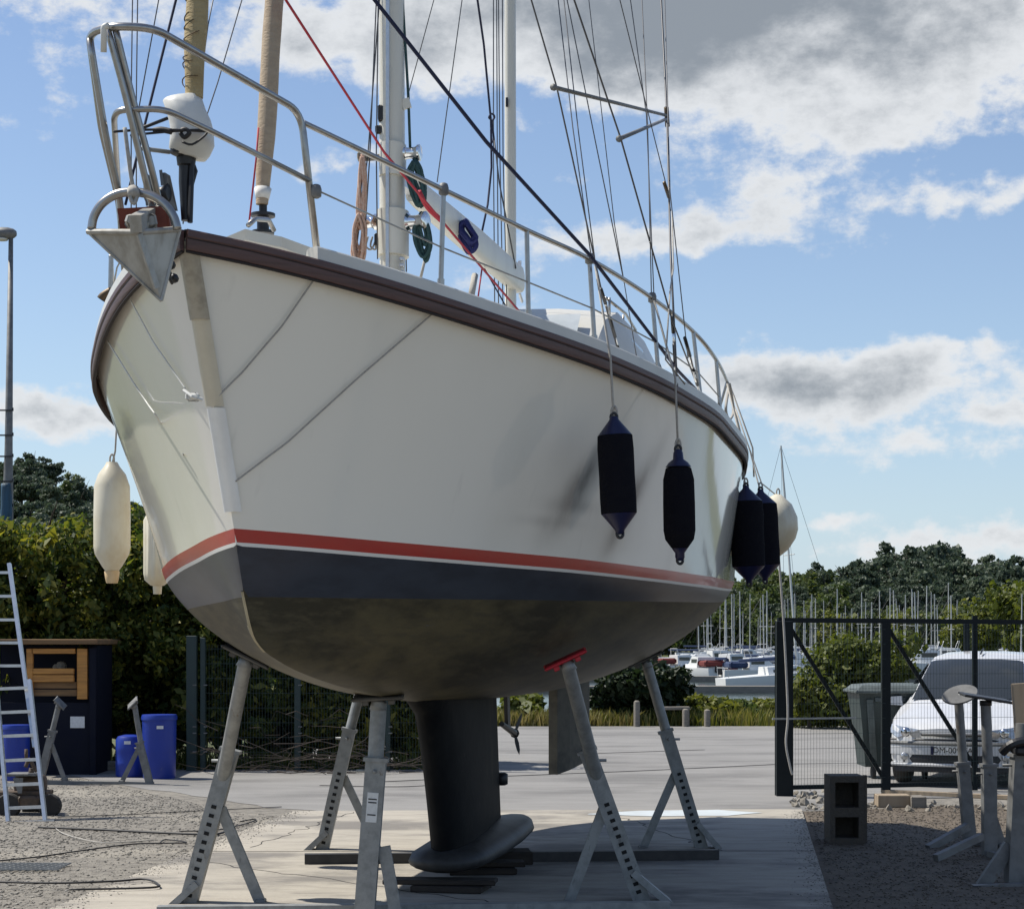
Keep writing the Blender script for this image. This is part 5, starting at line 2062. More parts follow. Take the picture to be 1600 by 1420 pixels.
# ------------------------------------------------------------------ right side of the yard
g0, g1 = Vector((W(1224, 1003, 21.8).x, 21.8, 0)), Vector((W(1640, 1003, 22.7).x, 22.7, 0))


def GT(px, z, dy=0.0):
    """point of the gate's plane at column px"""
    k_ = (px - 800) / FPX
    d_ = g1 - g0
    t_ = (k_ * g0.y - g0.x) / (d_.x - k_ * d_.y)
    p_ = g0 + d_ * t_
    return Vector((p_.x, p_.y + dy, z))


def zt_at(px, py):
    p_ = GT(px, 0)
    return CH - (py - HZ) / FPX * p_.y


gate = thing('yard_gate', 'dark green wire mesh yard gate with diagonal braces, standing open', 'gate', GT(1400, 0))
q = MB()
q.box(GT(1225, .995), (.19, .16, 1.99), bev=.008)
q.build('gate_post', M_dpaint, gate)
for a, c, w, nm in ((GT(1215, 2.0), GT(1640, 1.985), .055, 'top_rail'), (GT(1238, .10), GT(1640, .10), .05, 'bottom_rail'), (GT(1384, .02), GT(1384, 1.98), .10, 'stile'), (GT(1523, .02), GT(1523, 2.06), .06, 'stile'),
                   (GT(1236, 1.90), GT(1384, .14), .045, 'brace'), (GT(1386, 1.93), GT(1522, .3), .045, 'brace')):
    q = MB()
    q.bar(a, c, w, w * .8, up=YV)
    q.build(nm, M_dpaint, gate)
q = MB()
q.bar(GT(1205, .885, -.1), GT(1335, .885, -.1), .02, .02)
q.build('latch_bar', M_galv, gate)
q = MB()
nv = 84
for i in range(nv):
    px = 1242 + (1640 - 1242) * i / (nv - 1)
    q.bar(GT(px, .1, -.03), GT(px, 1.96, -.03), .0026, .0026, up=YV)
for z in np.linspace(.2, 1.9, 11):
    q.bar(GT(1240, z, -.035), GT(1640, z - .01, -.035), .004, .004)
q.build('wire_mesh', M_fgreen, gate)['kind'] = 'stuff'
q = MB()
q.tube(spline([W(1217, 872, 21.5), W(1224, 967, 21.5), W(1229, 1060, 21.5), W(1231, 1120, 21.5), W(1228, 1160, 21.5), W(1234, 1195, 21.5), W(1238, 1210, 21.5)], 5), .013, 8)
tag(q.build('pipe', M_ropew, None, smooth=True, org=W(1238, 1210, 21.5)), 'thin pale pipe leaning against the gate post', 'pipe')
q = MB()
q.box((W(1510, 1003, 26).x, 26, 1.0), (.075, .075, 2.0), bev=.008)
tag(q.build('gate_post', M_dpaint, None, org=(W(1510, 1003, 26).x, 26, 0)), 'short dark post standing behind the gate near the car roof', 'post')

# waste container
Yb = 24.5
xa, xb = W(1334, 1003, Yb).x, W(1478, 1003, Yb).x
bn = thing('waste_container', 'battered grey-green wheeled waste container behind the gate', 'waste container', ((xa + xb) / 2, Yb, 0))
M_bin = mat('bin_plastic', (.028, .044, .042), .5, var=(.016, .025, .025), scale=5, amt=.7)
M_binl = mat('bin_scuffed', (.10, .12, .115), .6, var=(.05, .06, .058), scale=6, amt=.7)
zt_ = W(0, 1080, Yb).z
q = MB()
q.loft([[Vector(((xa + xb) / 2 + sx_ * hx, Yb + .3 + sy_ * hy, z)) for sx_, sy_ in ((-1, -1), (1, -1), (1, 1), (-1, 1))] for hx, hy, z in ((.44, .30, .16), (.47, .33, .5), (.535, .42, zt_ - .08), (.55, .44, zt_ - .02))], True, True, True)
body = q.build('body', M_bin, bn)
q = MB()
q.box(((xa + xb) / 2 - .0, Yb + .3, zt_ + .0), (1.20, .98, .05), bev=.015)
q.loft([[Vector(((xa + xb) / 2 + sx_ * hx, Yb + .3 + sy_ * hy, z)) for sx_, sy_ in ((-1, -1), (1, -1), (1, 1), (-1, 1))] for hx, hy, z in ((.56, .45, zt_ + .025), (.5, .38, zt_ + .08), (.3, .2, zt_ + .10))], True, True, True)
q.build('lid', M_binl, bn)
q = MB()
q.loft([[Vector((x_, y_, z)) for x_, y_ in ((xa + .02 + dx2, Yb - .02 + dy2), (xa + .10 + dx2, Yb - .03 + dy2), (xa + .10 + dx2, Yb + .05 + dy2), (xa + .02 + dx2, Yb + .05 + dy2))] for dx2, dy2, z in ((.2, .03, .2), (.16, -.05, .6), (.12, -.12, zt_ - .1))], True, True, True)
q.build('torn_corner', M_binl, bn)
for i in range(3):
    q = MB()
    q.box(((xa + xb) / 2 + (-.3 + .3 * i), Yb - .13, zt_ - .1), (.08, .03, .06), bev=.006)
    q.build('lid_hook', M_binl, bn)
for sx_ in (-.33, .33):
    wheel(bn, Vector(((xa + xb) / 2 + sx_, Yb + .05, .09)), .09, .05, (1, 0, 0), M_rubber, M_galvd)

# concrete block with two openings
Yk = 16.55
ck = thing('concrete_block', 'hollow concrete block stood on end with two dark openings', 'concrete block', G(1330, 1321))
xa, xb = W(1297, 1003, Yk).x, W(1350, 1003, Yk).x
zt_, zm_ = W(0, 1212, Yk).z, W(0, 1268, Yk).z
q = MB()
wl_ = .045
for (x0, x1, z0, z1) in ((xa, xa + wl_, 0.006, zt_), (xb - wl_, xb, 0.006, zt_), (xa + wl_, xb - wl_, zt_ - .055, zt_), (xa + wl_, xb - wl_, zm_ - .045, zm_ + .035), (xa + wl_, xb - wl_, 0.006, .06)):
    q.box(((x0 + x1) / 2, Yk + .16, (z0 + z1) / 2), (x1 - x0 - .0, .32, z1 - z0))
q.box(((xa + xb) / 2, Yk + .31, zt_ / 2), (xb - xa - .02, .02, zt_ - .02))
q.build('shell', M_block, ck)
q = MB()
q.box((xb + .016, Yk + .05, zt_ * .5 + .01), (.03, .06, zt_ * .98))
q.build('flange', M_block, ck)
# beams near the gate
for nm, lab, px0, px1, py, h, m in (('timber_block', 'pale timber beam end lying on the ground near the gate', 1372, 1424, 1262, .13, M_tanwood), ('timber_block', 'darker timber beam lying beside the pale one near the gate', 1424, 1448, 1263, .12, M_oldwood)):
    a, c = G(px0, py), G(px1, py)
    q = MB()
    q.box((a + c) / 2 + Vector((0, .12, h / 2 + .006)), (c.x - a.x, .24, h), bev=.008)
    tag(q.build(nm, m, None, org=(a + c) / 2), lab, 'timber')
q = MB()
q.bar(G(1380, 1240) + Vector((0, 0, .03)), G(1640, 1252) + Vector((0, 0, .03)), .12, .04)
tag(q.build('timber_plank', M_tanwood, None, org=G(1500, 1246)), 'long plank lying on the ground in front of the car', 'timber')


def rock(q, c, r_, rg_):
    M_ = Euler((rg_.uniform(0, 6), rg_.uniform(0, 6), rg_.uniform(0, 6))).to_matrix()
    sc = Vector((rg_.uniform(.6, 1.2), rg_.uniform(.6, 1.2), rg_.uniform(.4, .8)))
    vs = [c + M_ @ Vector((v[0] * sc.x * r_ * rg_.uniform(.75, 1.2), v[1] * sc.y * r_ * rg_.uniform(.75, 1.2), v[2] * sc.z * r_ * rg_.uniform(.75, 1.2))) for v in ((1, 0, 0), (-1, 0, 0), (0, 1, 0), (0, -1, 0), (0, 0, 1), (0, 0, -1), (.6, .6, .5), (-.6, .5, .55), (.5, -.6, -.5), (-.55, -.6, .4))]
    fs = [(0, 6, 4), (6, 2, 7), (6, 7, 4), (7, 1, 9), (7, 9, 4), (9, 3, 4), (4, 3, 0), (0, 8, 5), (8, 3, 5), (0, 3, 8), (3, 9, 1), (3, 1, 5), (2, 0, 5), (0, 2, 6), (2, 5, 1), (2, 1, 7)]
    q.add(vs, fs)


q = MB()
rg = random.Random(9)
for i in range(85):
    px, py = rg.uniform(1238, 1310), rg.uniform(1236, 1268)
    if rg.random() < .4:
        px, py = rg.uniform(1300, 1640), rg.gauss(1263, 4)
    rock(q, G(px, py) + Vector((0, 0, .02)), rg.uniform(.015, .07), rg)
tag(q.build('rubble', M_rubble, None), 'pale rubble strewn at the foot of the gate', 'rubble', kind='stuff')

# spare stands at the right edge
GR = 'spare boat stands at the right edge'
stand('spare boat stand with a tilted oval pad, left of the group at the right edge', 16.6, (1516, 1318), (1504, 1192), (1498, 1098), None, None, .10, False, holes=False, group=GR, m=M_galvd, zmin=0)
# its oval pad
S1 = [o for o in bpy.data.objects if o.get('label', '').startswith('spare boat stand with a tilted')][0]
q = MB()
pc = W(1500, 1085, 16.5)
nrm = Vector((-.25, -.75, .6)).normalized()
rot = Vector((0, 0, 1)).rotation_difference(nrm).to_matrix()
q.lathe([(.01, -.012), (.15, -.012), (.158, 0), (.15, .012), (.01, .012)], pc, 24, rot, sq=.62)
q.build('pad', M_galvd, S1, smooth=True, angle=40)
q = MB()
q.lathe([(.004, 0), (.014, 0), (.014, .002), (.004, .003)], pc + nrm * .0125, 10, rot)
q.build('bolt', M_label, S1)
for a, c in (((1512, 1290), (1450, 1325)), ((1520, 1312), (1560, 1322))):
    q = MB()
    q.bar(W(*a, 16.5), W(*c, 16.3), .06, .06)
    q.build('leg', M_galvd, S1)
stand('spare boat stand with a flat dark pad, middle of the group at the right edge', 15.7, (1546, 1337), (1545, 1195), (1540, 1100), ((1541, 1245), (1566, 1322)), None, .108, False, holes=False, group=GR, m=M_galvd, zmin=0)
S2 = [o for o in bpy.data.objects if o.get('label', '').startswith('spare boat stand with a flat')][0]
q = MB()
q.box(W(1540, 1090, 15.7), (.40, .26, .022), Euler((R(4), R(9), 0)), bev=.006)
q.build('pad', M_black, S2)
q = MB()
q.tube([W(1540, 1102, 15.7), W(1540, 1094, 15.7)], .05, 12)
q.build('swivel', M_black, S2, smooth=True)
for a, c in (((1534, 1306), (1462, 1340)), ((1546, 1334), (1590, 1346))):
    q = MB()
    q.bar(W(*a, 15.6), W(*c, 15.3), .055, .055)
    q.build('leg', M_galvd, S2)
stand('broad grey boat stand cut by the right edge, nearest of the group', 13.9, (1588, 1378), (1598, 1180), (1600, 1130), ((1578, 1320), (1532, 1388)), None, .15, False, holes=False, group=GR, m=M_galvd, zmin=0)
S3 = [o for o in bpy.data.objects if o.get('label', '').startswith('broad grey')][0]
q = MB()
q.bar(W(1520, 1390, 13.75), W(1680, 1384, 13.75), .085, .075)
q.build('foot_beam', M_galvd, S3)
q = MB()
q.box(W(1524, 1390, 13.70), (.075, .03, .055))
q.build('beam_end', M_hole, S3)
q = MB()
q.tube(spline([W(1566, 1175, 13.8), W(1580, 1163, 13.75), W(1600, 1158, 13.75), W(1620, 1165, 13.75)], 5), .035, 8)
q.box(W(1600, 1172, 13.8), (.16, .16, .07), bev=.02)
q.build('clamp', M_black, S3)
q = MB()
q.box(W(1600, 1120, 14.1), (.15, .03, .5), Euler((0, R(-4), R(-25))), bev=.003)
tag(q.build('timber_plank', M_tanwood, None, org=W(1600, 1180, 14.1)), 'upright tan plank at the right edge of the yard', 'timber')

# ------------------------------------------------------------------ parked car
CARX, CARY = W(1492, 1003, 22.95).x, 22.95
CYAW = R(22)
cfw = Vector((-math.sin(CYAW), -math.cos(CYAW), 0))
clf = Vector((-cfw.y, cfw.x, 0))           # car's own left


def CP(x, y, z):
    """car frame: x forward from the front bumper, y to its left, z up"""
    return Vector((CARX, CARY, 0)) + cfw * x + clf * y + Vector((0, 0, z))


car = thing('parked_car', 'white compact people carrier parked behind the gate', 'car', CP(-2, 0, 0))
M_car = mat('car_paint', (.60, .61, .62), .28, coat=.6, var=(.52, .52, .515), scale=3, amt=.5)
M_carp = mat('car_trim', (.022, .022, .026), .55)
M_lens = mat('headlight_glass', (.5, .51, .52), .08, metal=.55)
# stations: x, half width, sill z, belt z, shoulder z, top z, half width at top
CS = [(-.00, .58, .30, .52, .66, .70, .50), (-.06, .70, .26, .52, .70, .745, .56), (-.18, .79, .24, .55, .74, .79, .62), (-.45, .835, .23, .58, .80, .86, .66), (-.80, .845, .23, .60, .88, .95, .70), (-1.02, .85, .23, .62, .93, 1.02, .72),
      (-1.35, .85, .23, .64, .98, 1.26, .66), (-1.75, .85, .23, .66, 1.0, 1.50, .60), (-2.05, .85, .23, .67, 1.0, 1.585, .585), (-2.6, .85, .23, .68, 1.0, 1.62, .58), (-3.3, .85, .23, .70, 1.0, 1.60, .57), (-3.8, .83, .25, .70, 1.0, 1.52, .55), (-4.1, .78, .30, .70, .98, 1.2, .55), (-4.17, .70, .35, .7, .9, 1.0, .5)]
rings = []
for x, w, zs_, zb3, zsh_, zt3, wt in CS:
    half = [(w * .93, zs_), (w, zs_ + .10), (w * 1.005, zb3), (w * .985, zsh_), (wt + (w * .97 - wt) * .35, zsh_ + (zt3 - zsh_) * .6), (wt, zt3 - .03), (wt * .86, zt3 - .004), (wt * .4, zt3 + .012)]
    rings.append([CP(x, y, z) for y, z in half] + [CP(x, -y, z) for y, z in half[::-1]])
q = MB()
q.loft(rings, True, True, True)
q.build('body', M_car, car, smooth=True, angle=38)
q = MB()
rr_ = []
for (c0_, c1_, f_) in ((CS[5], CS[6], .06), (CS[6], CS[6], 0), (CS[6], CS[7], .5), (CS[7], CS[7], 0), (CS[7], CS[8], .12)):
    x, zt3, wt = (c0_[i_] + (c1_[i_] - c0_[i_]) * f_ for i_ in (0, 5, 6))
    prof_ = [(wt * .97, zt3 - .022), (wt * .86, zt3 - .004), (wt * .4, zt3 + .012)]
    rr_.append([CP(x + .012, y, z + .014) for y, z in prof_ + [(-y, z) for y, z in prof_[::-1]]])
q.loft(rr_, False)
q.build('windscreen', mat('car_glass', (.03, .035, .04), .12, spec=.35), car, smooth=True)
for sg in (1, -1):
    q = MB()
    q.add([CP(-1.15, sg * .832, 1.02), CP(-3.6, sg * .84, 1.03), CP(-3.45, sg * .655, 1.45), CP(-1.95, sg * .66, 1.47), CP(-1.55, sg * .72, 1.30)], [(0, 1, 2, 3, 4) if sg < 0 else (4, 3, 2, 1, 0)])
    q.build('side_window', M_glass, car)
    hl = MB()
    out = [(-.03, .40, .60), (-.015, .42, .70), (-.10, .66, .735), (-.30, .80, .755), (-.25, .815, .66), (-.08, .69, .60)]
    P = [CP(x + .035, sg * y, z) for x, y, z in out]
    hl.plate(P, cfw, .012)
    h_ = hl.build('headlight', M_lens, car, smooth=False)
    q = MB()
    q.lathe([(.005, 0), (.055, .0), (.06, .012), (.02, .02), (.005, .02)], CP(.022, sg * .58, .67), 14, Vector((0, 0, 1)).rotation_difference(cfw).to_matrix())
    q.build('reflector', M_chrome, h_, smooth=True)
    q = MB()
    q.loft([[CP(-1.18 + dx3, sg * (.90 + dy3), 1.0 + dz3) for dx3, dy3, dz3 in ((.05 * k_, -.07, -.05), (.05 * k_, .09, -.04), (.05 * k_, .10, .06), (.05 * k_, -.05, .07))] for k_ in (-1, .6, 1.2)], True, True, True)
    q.build('wing_mirror', M_car, car)
    for x in (-.82, -3.4):
        wheel(car, CP(x, sg * .76, .30), .30, .19, clf, M_rubber, M_alu)
    q = MB()
    q.lathe([(.005, 0), (.05, .0), (.05, .015), (.005, .02)], CP(-.0, sg * .60, .38), 12, Vector((0, 0, 1)).rotation_difference(cfw).to_matrix())
    q.build('fog_lamp', M_lens, car, smooth=True)


def strip(nm, m, z0, z1, wy, push=.01, x0=0.0):
    q = MB()
    rr_ = []
    for y in np.linspace(-wy, wy, 13):
        xx = x0 - .02 - .16 * (abs(y) / .8) ** 3 * 1.0 + push
        rr_.append([CP(xx + .04, y, z0), CP(xx + .05, y, (z0 + z1) / 2), CP(xx + .04, y, z1), CP(xx - .12, y, z1), CP(xx - .12, y, z0)])
    q.loft(rr_, True, True, True)
    return q.build(nm, m, car, smooth=True, angle=40)


strip('bumper', M_car, .40, .565, .80, .035)
strip('bumper_moulding', M_galvd, .515, .56, .80, .048)
strip('bumper_gap', M_carp, .565, .59, .79, .015)
strip('grille', M_carp, .625, .655, .40, .02)
strip('lower_grille', M_carp, .30, .40, .62, .02)
strip('lower_lip', M_car, .26, .30, .78, .03)
strip('splitter', M_carp, .19, .26, .74, .0)
q = MB()
pcx = CP(.085, -.02, .455)
for y_, w_ in ((0, .5),):
    q.plate([CP(.082, -.27, .405), CP(.082, .25, .405), CP(.082, .25, .51), CP(.082, -.27, .51)], cfw, .008)
plate = q.build('number_plate', M_label, car)
q = MB()
q.plate([CP(.0905, -.27, .406), CP(.0905, -.235, .406), CP(.0905, -.235, .509), CP(.0905, -.27, .509)], cfw, .001)
q.build('plate_band', M_fcap, plate)
q = MB()
q.plate([CP(.0905, .215, .406), CP(.0905, .25, .406), CP(.0905, .25, .509), CP(.0905, .215, .509)], cfw, .001)
q.build('plate_band', M_fcap, plate)
cu = bpy.data.curves.new('plate_text', 'FONT')
cu.body = 'DM-009-FA'
cu.size = .098
cu.align_x = 'CENTER'
cu.align_y = 'CENTER'
cu.extrude = .001
to = bpy.data.objects.new('plate_text', cu)
COL.objects.link(to)
dg = bpy.context.evaluated_depsgraph_get()
me = bpy.data.meshes.new_from_object(to.evaluated_get(dg))
bpy.data.objects.remove(to)
tx = bpy.data.objects.new('plate_text', me)
me.materials.append(M_black)
COL.objects.link(tx)
Mt = Matrix(((-clf.x * -1, 0, cfw.x, 0), (-clf.y * -1, 0, cfw.y, 0), (0, 1, 0, 0), (0, 0, 0, 1)))
me.transform(Matrix(((clf.x, 0, cfw.x, 0), (clf.y, 0, cfw.y, 0), (0, 1, 0, 0), (0, 0, 0, 1))))
tx.location = CP(.0925, -.01, .457) - ORG[car.name]
tx.parent = plate
q = MB()
d0 = CP(.012, 0, .70)
for sg in (-1, 1):
    q.plate([CP(.03, 0, .735), CP(.03, sg * .03, .70), CP(.03, 0, .665), CP(.03, sg * .012, .70)], cfw, .008)
q.build('emblem', M_chrome, car)
q = MB()
q.tube([CP(-1.95, .02, 1.60), CP(-2.05, .02, 1.645), CP(-2.2, .02, 1.66)], .012, 6)
q.build('aerial', M_black, car)

# ------------------------------------------------------------------ loose stones
STONE = [(1, 0, 0), (-1, 0, 0), (0, 1, 0), (0, -1, 0), (.1, .1, .42), (0, 0, -.4)]
STF = [(0, 2, 4), (2, 1, 4), (1, 3, 4), (3, 0, 4), (2, 0, 5), (1, 2, 5), (3, 1, 5), (0, 3, 5)]


def quick_mesh(name, V, F, material, loc=(0, 0, 0), smooth=False):
    """V (n,3) array, F (m,k) array"""
    me_ = bpy.data.meshes.new(name)
    n, m_, k_ = len(V), len(F), F.shape[1]
    me_.vertices.add(n)
    me_.vertices.foreach_set('co', np.ascontiguousarray(V, dtype=np.float32).ravel())
    me_.loops.add(m_ * k_)
    me_.loops.foreach_set('vertex_index', np.ascontiguousarray(F, dtype=np.int32).ravel())
    me_.polygons.add(m_)
    me_.polygons.foreach_set('loop_start', np.arange(0, m_ * k_, k_, dtype=np.int32))
    if smooth:
        me_.polygons.foreach_set('use_smooth', np.ones(m_, dtype=bool))
    me_.materials.append(material)
    me_.update(calc_edges=True)
    me_.validate()
    o_ = bpy.data.objects.new(name, me_)
    COL.objects.link(o_)
    o_.location = loc
    return o_


def stones(name, label, pts, rmin, rmax, material, seed):
    r_ = np.random.default_rng(seed)
    n = len(pts)
    base = np.array(STONE)
    A = r_.uniform(0, 2 * np.pi, n)
    sz = rmin + (rmax - rmin) * r_.power(.45, n)
    sc = r_.uniform(.55, 1.25, (n, 6, 3))
    V = base[None] * sc * sz[:, None, None]
    ca, sa = np.cos(A)[:, None], np.sin(A)[:, None]
    x = V[..., 0] * ca - V[..., 1] * sa
    y = V[..., 0] * sa + V[..., 1] * ca
    tl = r_.uniform(-.3, .3, (n, 1))
    z = V[..., 2] * np.cos(tl) + x * np.sin(tl)
    V = np.stack([x, y, z], -1) + pts[:, None, :]
    F = (np.array(STF)[None] + (np.arange(n) * 6)[:, None, None]).reshape(-1, 3)
    return tag(quick_mesh(name, V.reshape(-1, 3), F, material), label, 'stones', kind='stuff')


n = 34000
Yg = 12.2 + (24.5 - 12.2) * RNG.power(1.0, n)
Xg = RNG.uniform(-7.5, -1.8, n)
edge = -2.98 + (Yg - 12.4) * .105
keep = (Xg < np.where(Yg < 19.5, edge - .02, -2.7 - (Yg - 19.5) * .55)) & (Xg > -.27 * Yg - .3)
keep &= RNG.random(n) < np.where(np.sin(Xg * 2.3 + Yg) * np.cos(Yg * 1.1) > -.2, 1, .45)
P_ = np.stack([Xg, Yg, np.full(n, .006)], -1)[keep]
M_st = leaf_mat('gravel_stone', (.085, .078, .067), (.20, .185, .158), (.42, .395, .345), 0.0)
stones('gravel', 'loose grey gravel left of the slab', P_, .004, .021, M_st, 3)
n = 20000
Yg = 12.3 + (20.6 - 12.3) * RNG.random(n)
Xg = RNG.uniform(1.9, 6.2, n)
keep = (Xg > 2.06 + (Yg - 12.3) * .124 + .04) & (Xg < .27 * Yg + .3)
P_ = np.stack([Xg, Yg, np.full(n, .010)], -1)[keep]
M_st2 = leaf_mat('dirt_stone', (.07, .057, .042), (.125, .103, .078), (.20, .17, .13), 0.0)
stones('pebbles', 'dark pebbles and grit right of the slab', P_, .004, .018, M_st2, 4)

n = 2600
Yg = RNG.uniform(12.1, 19.5, n)
side = RNG.random(n) < .5
lf = -2.98 + (Yg - 12.4) * .105 + np.abs(RNG.normal(size=n)) * .11
rt = 2.06 + (Yg - 12.3) * .124 - np.abs(RNG.normal(size=n)) * .09
P_ = np.stack([np.where(side, lf, rt), Yg, np.full(n, .038)], -1)
stones('grit', 'loose grit scattered along the edges of the slab', P_, .003, .011, M_st, 6)

# ------------------------------------------------------------------ foliage


def leaves(name, blobs, n, size, material, seed, shell=.55, loc=(0, 0, 0), droop=0.0, aspect=.55, parent=None, zmin=None):
    """leaf-shaped faces spread through ellipsoid clumps: (x, y, z, rx, ry, rz, weight)"""
    r_ = np.random.default_rng(seed)
    bl = np.array(blobs, float)
    wts = bl[:, 6] / bl[:, 6].sum()
    idx = r_.choice(len(bl), n, p=wts)
    d_ = r_.normal(size=(n, 3))
    d_ /= np.linalg.norm(d_, axis=1)[:, None]
    rad = (shell + (1 - shell) * r_.random(n)) * np.where(r_.random(n) < .2, r_.random(n), 1)
    rad *= 1 + r_.normal(size=n) * .06
    C = bl[idx, :3] + d_ * bl[idx, 3:6] * rad[:, None]
    if zmin is not None:
        C[:, 2] = np.maximum(C[:, 2], zmin + r_.random(n) * .1)
    nrm = d_ * .7 + r_.normal(size=(n, 3)) * .65 + np.array([0, 0, .35])
    nrm /= np.linalg.norm(nrm, axis=1)[:, None]
    t = np.cross(nrm, r_.normal(size=(n, 3)))
    t /= np.linalg.norm(t, axis=1)[:, None]
    bt = np.cross(nrm, t)
    s_ = size * np.exp(r_.normal(size=n) * .36)
    L, Wd = t * s_[:, None] * .5, bt * s_[:, None] * .5 * aspect
    bend = nrm * (s_ * .12)[:, None]
    V = np.stack([C - L, C - Wd * 1.0 + bend, C + L, C + Wd + bend], 1).reshape(-1, 3)
    F = np.arange(n * 4).reshape(-1, 4)
    o_ = quick_mesh(name, V, F, material, loc)
    if parent is not None:
        o_.parent = parent
    return o_


def clumps(rg_, cx, cy, cz, rx, ry, rz, k_, size=.42):
    """a main volume broken into uneven clumps"""
    out = []
    for _ in range(k_):
        d_ = Vector((rg_.gauss(0, 1), rg_.gauss(0, 1), rg_.gauss(0, 1))).normalized()
        f_ = rg_.uniform(.35, .95)
        s_ = rg_.uniform(.6, 1.2) * size
        out.append((cx + d_.x * rx * f_, cy + d_.y * ry * f_, cz + d_.z * rz * f_, rx * s_, ry * s_, rz * s_ * .85, s_ ** 2))
    return out


def trunk(parent, h, r_, seed, limbs=4, spread=.5, material=M_bark, lean=.05):
    rg_ = random.Random(seed)
    q_ = MB()
    P = [Vector((0, 0, -.1))]
    for i in range(1, 5):
        P.append(Vector((rg_.uniform(-lean, lean) * h * i / 4, rg_.uniform(-lean, lean) * h * i / 4, h * i / 4)))
    q_.tube(spline(P, 3), [r_ * (1.15 - .8 * i / 12) for i in range(13)], 7)
    for i in range(limbs):
        b_ = P[2 + i % 3]
        a_ = rg_.uniform(0, 6.28)
        e_ = b_ + Vector((math.cos(a_) * spread * h, math.sin(a_) * spread * h, h * rg_.uniform(.12, .4)))
        q_.tube(spline([b_, b_.lerp(e_, .5) + Vector((0, 0, .05 * h)), e_], 3), [r_ * .45, r_ * .4, r_ * .34, r_ * .28, r_ * .2, r_ * .14, r_ * .08], 5)
    o_ = q_.build('trunk', material, None, smooth=True)
    o_.parent = parent
    return o_


# hedge of broad-leaved trees behind the fence
rg = random.Random(21)
HD = [(-190, 27.6, 805, 1.3, 'broad-leaved hedge tree beyond the left edge of the shed'), (-60, 27.6, 800, 1.2, 'broad-leaved hedge tree at the far left behind the shed'), (75, 27.3, 796, 1.15, 'sunlit hedge tree above the pine-framed shed'), (190, 27.6, 788, 1.2, 'hedge tree behind the weathered white fender'), (310, 27.5, 835, 1.1, 'hedge tree behind the thick green fence post'),
      (430, 27.4, 900, 1.05, 'dark hedge tree between the green fence posts, behind the heap of branches'), (545, 27.4, 905, 1.0, 'dark hedge tree behind the far left stand'), (650, 27.5, 930, .85, 'dark hedge tree at the end of the hedge, behind the keel')]
for i, (px, Y, ytop, hw, lab) in enumerate(HD):
    x = W(px, 1003, Y).x
    h = W(0, ytop + 24, Y).z
    t = thing('hedge_tree', lab, 'tree', (x, Y, 0), 'trees of the hedge')
    trunk(t, h * .8, .07, 30 + i, 6, .25)
    bl = clumps(rg, 0, 0, h * .52, hw * .95, .85, h * .44, 30, .36)
    bl += [(rg.uniform(-hw, hw) * .9, rg.uniform(-.8, .4), h - rg.uniform(-.05, .6), rg.uniform(.12, .38), .3, rg.uniform(.15, .34), .07) for _ in range(16)]
    bl += [(rg.uniform(-hw, hw), rg.uniform(-1.0, -.5), h * rg.uniform(.15, .9), rg.uniform(.12, .3), .22, rg.uniform(.12, .3), .05) for _ in range(22)]
    bl += [(0, .25, h * .42, hw, .6, h * .42, .35)]
    leaves('crown', bl, 13500, .098, L_hedge, 50 + i, .55, parent=t, aspect=.5, zmin=.05)
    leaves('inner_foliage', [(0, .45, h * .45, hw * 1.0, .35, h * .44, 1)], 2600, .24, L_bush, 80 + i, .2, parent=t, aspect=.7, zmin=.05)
# undergrowth: dry grass and green blades along the bank


def blades(name, label, n, fn, h0, h1, material, seed, w=.012):
    r_ = np.random.default_rng(seed)
    P = fn(r_, n)
    n = len(P)
    a = r_.uniform(0, 2 * np.pi, n)
    h = r_.uniform(h0, h1, n)
    ln = r_.normal(size=(n, 2)) * .28 * h[:, None]
    wv = np.stack([np.cos(a), np.sin(a), np.zeros(n)], -1) * (w * r_.uniform(.6, 1.6, n))[:, None]
    top = P + np.stack([ln[:, 0], ln[:, 1], h], -1)
    midp = P + np.stack([ln[:, 0] * .35, ln[:, 1] * .35, h * .6], -1)
    V = np.stack([P - wv, P + wv, midp + wv * .7, midp - wv * .7, top], 1).reshape(-1, 3)
    k5 = np.arange(n)[:, None] * 5
    F = np.concatenate([k5 + np.array([[0, 1, 2]]), k5 + np.array([[0, 2, 3]]), k5 + np.array([[3, 2, 4]])])
    return tag(quick_mesh(name, V, F, material), label, 'grass', kind='stuff')


def bank(x0, x1, y0, y1, dens=None):
    def f(r_, n):
        X = r_.uniform(x0, x1, n)
        Y = r_.uniform(y0, y1, n)
        if dens is not None:
            k_ = r_.random(n) < dens(X, Y)
            X, Y = X[k_], Y[k_]
        Z = np.array([hill_z(a_, b_) for a_, b_ in zip(X, Y)])
        return np.stack([X, Y, Z], -1)
    return f


blades('tall_grass', 'tall green grass along the bank beyond the road', 26000, bank(-1.5, 12, 39.9, 45.5, lambda X, Y: np.where(np.sin(X * 1.3 + Y * .7) + np.sin(X * .53) > -.5, 1, .3)), .10, .42, L_grass, 5, .014)
blades('dry_grass', 'dry straw-coloured grass beside the road behind the rudder', 9000, bank(-2.2, 2.6, 39.8, 42, lambda X, Y: .35 + .65 * (np.sin(X * 1.9) > -.4)), .12, .36, L_dry, 6, .013)
blades('verge_weeds', 'weeds at the foot of the hedge', 2500, bank(-7, -1.2, 26.2, 27), .1, .35, L_grass, 8, .010)
leaves('flowers', [(rg.uniform(5.8, 7.9), rg.uniform(38.9, 39.6), rg.uniform(.2, .42), .25, .2, .08, 1) for _ in range(14)], 420, .06, L_flower, 9, .2)
tag(bpy.data.objects['flowers'], 'white wild flowers in front of the round bush by the gate', 'flowers', kind='stuff')
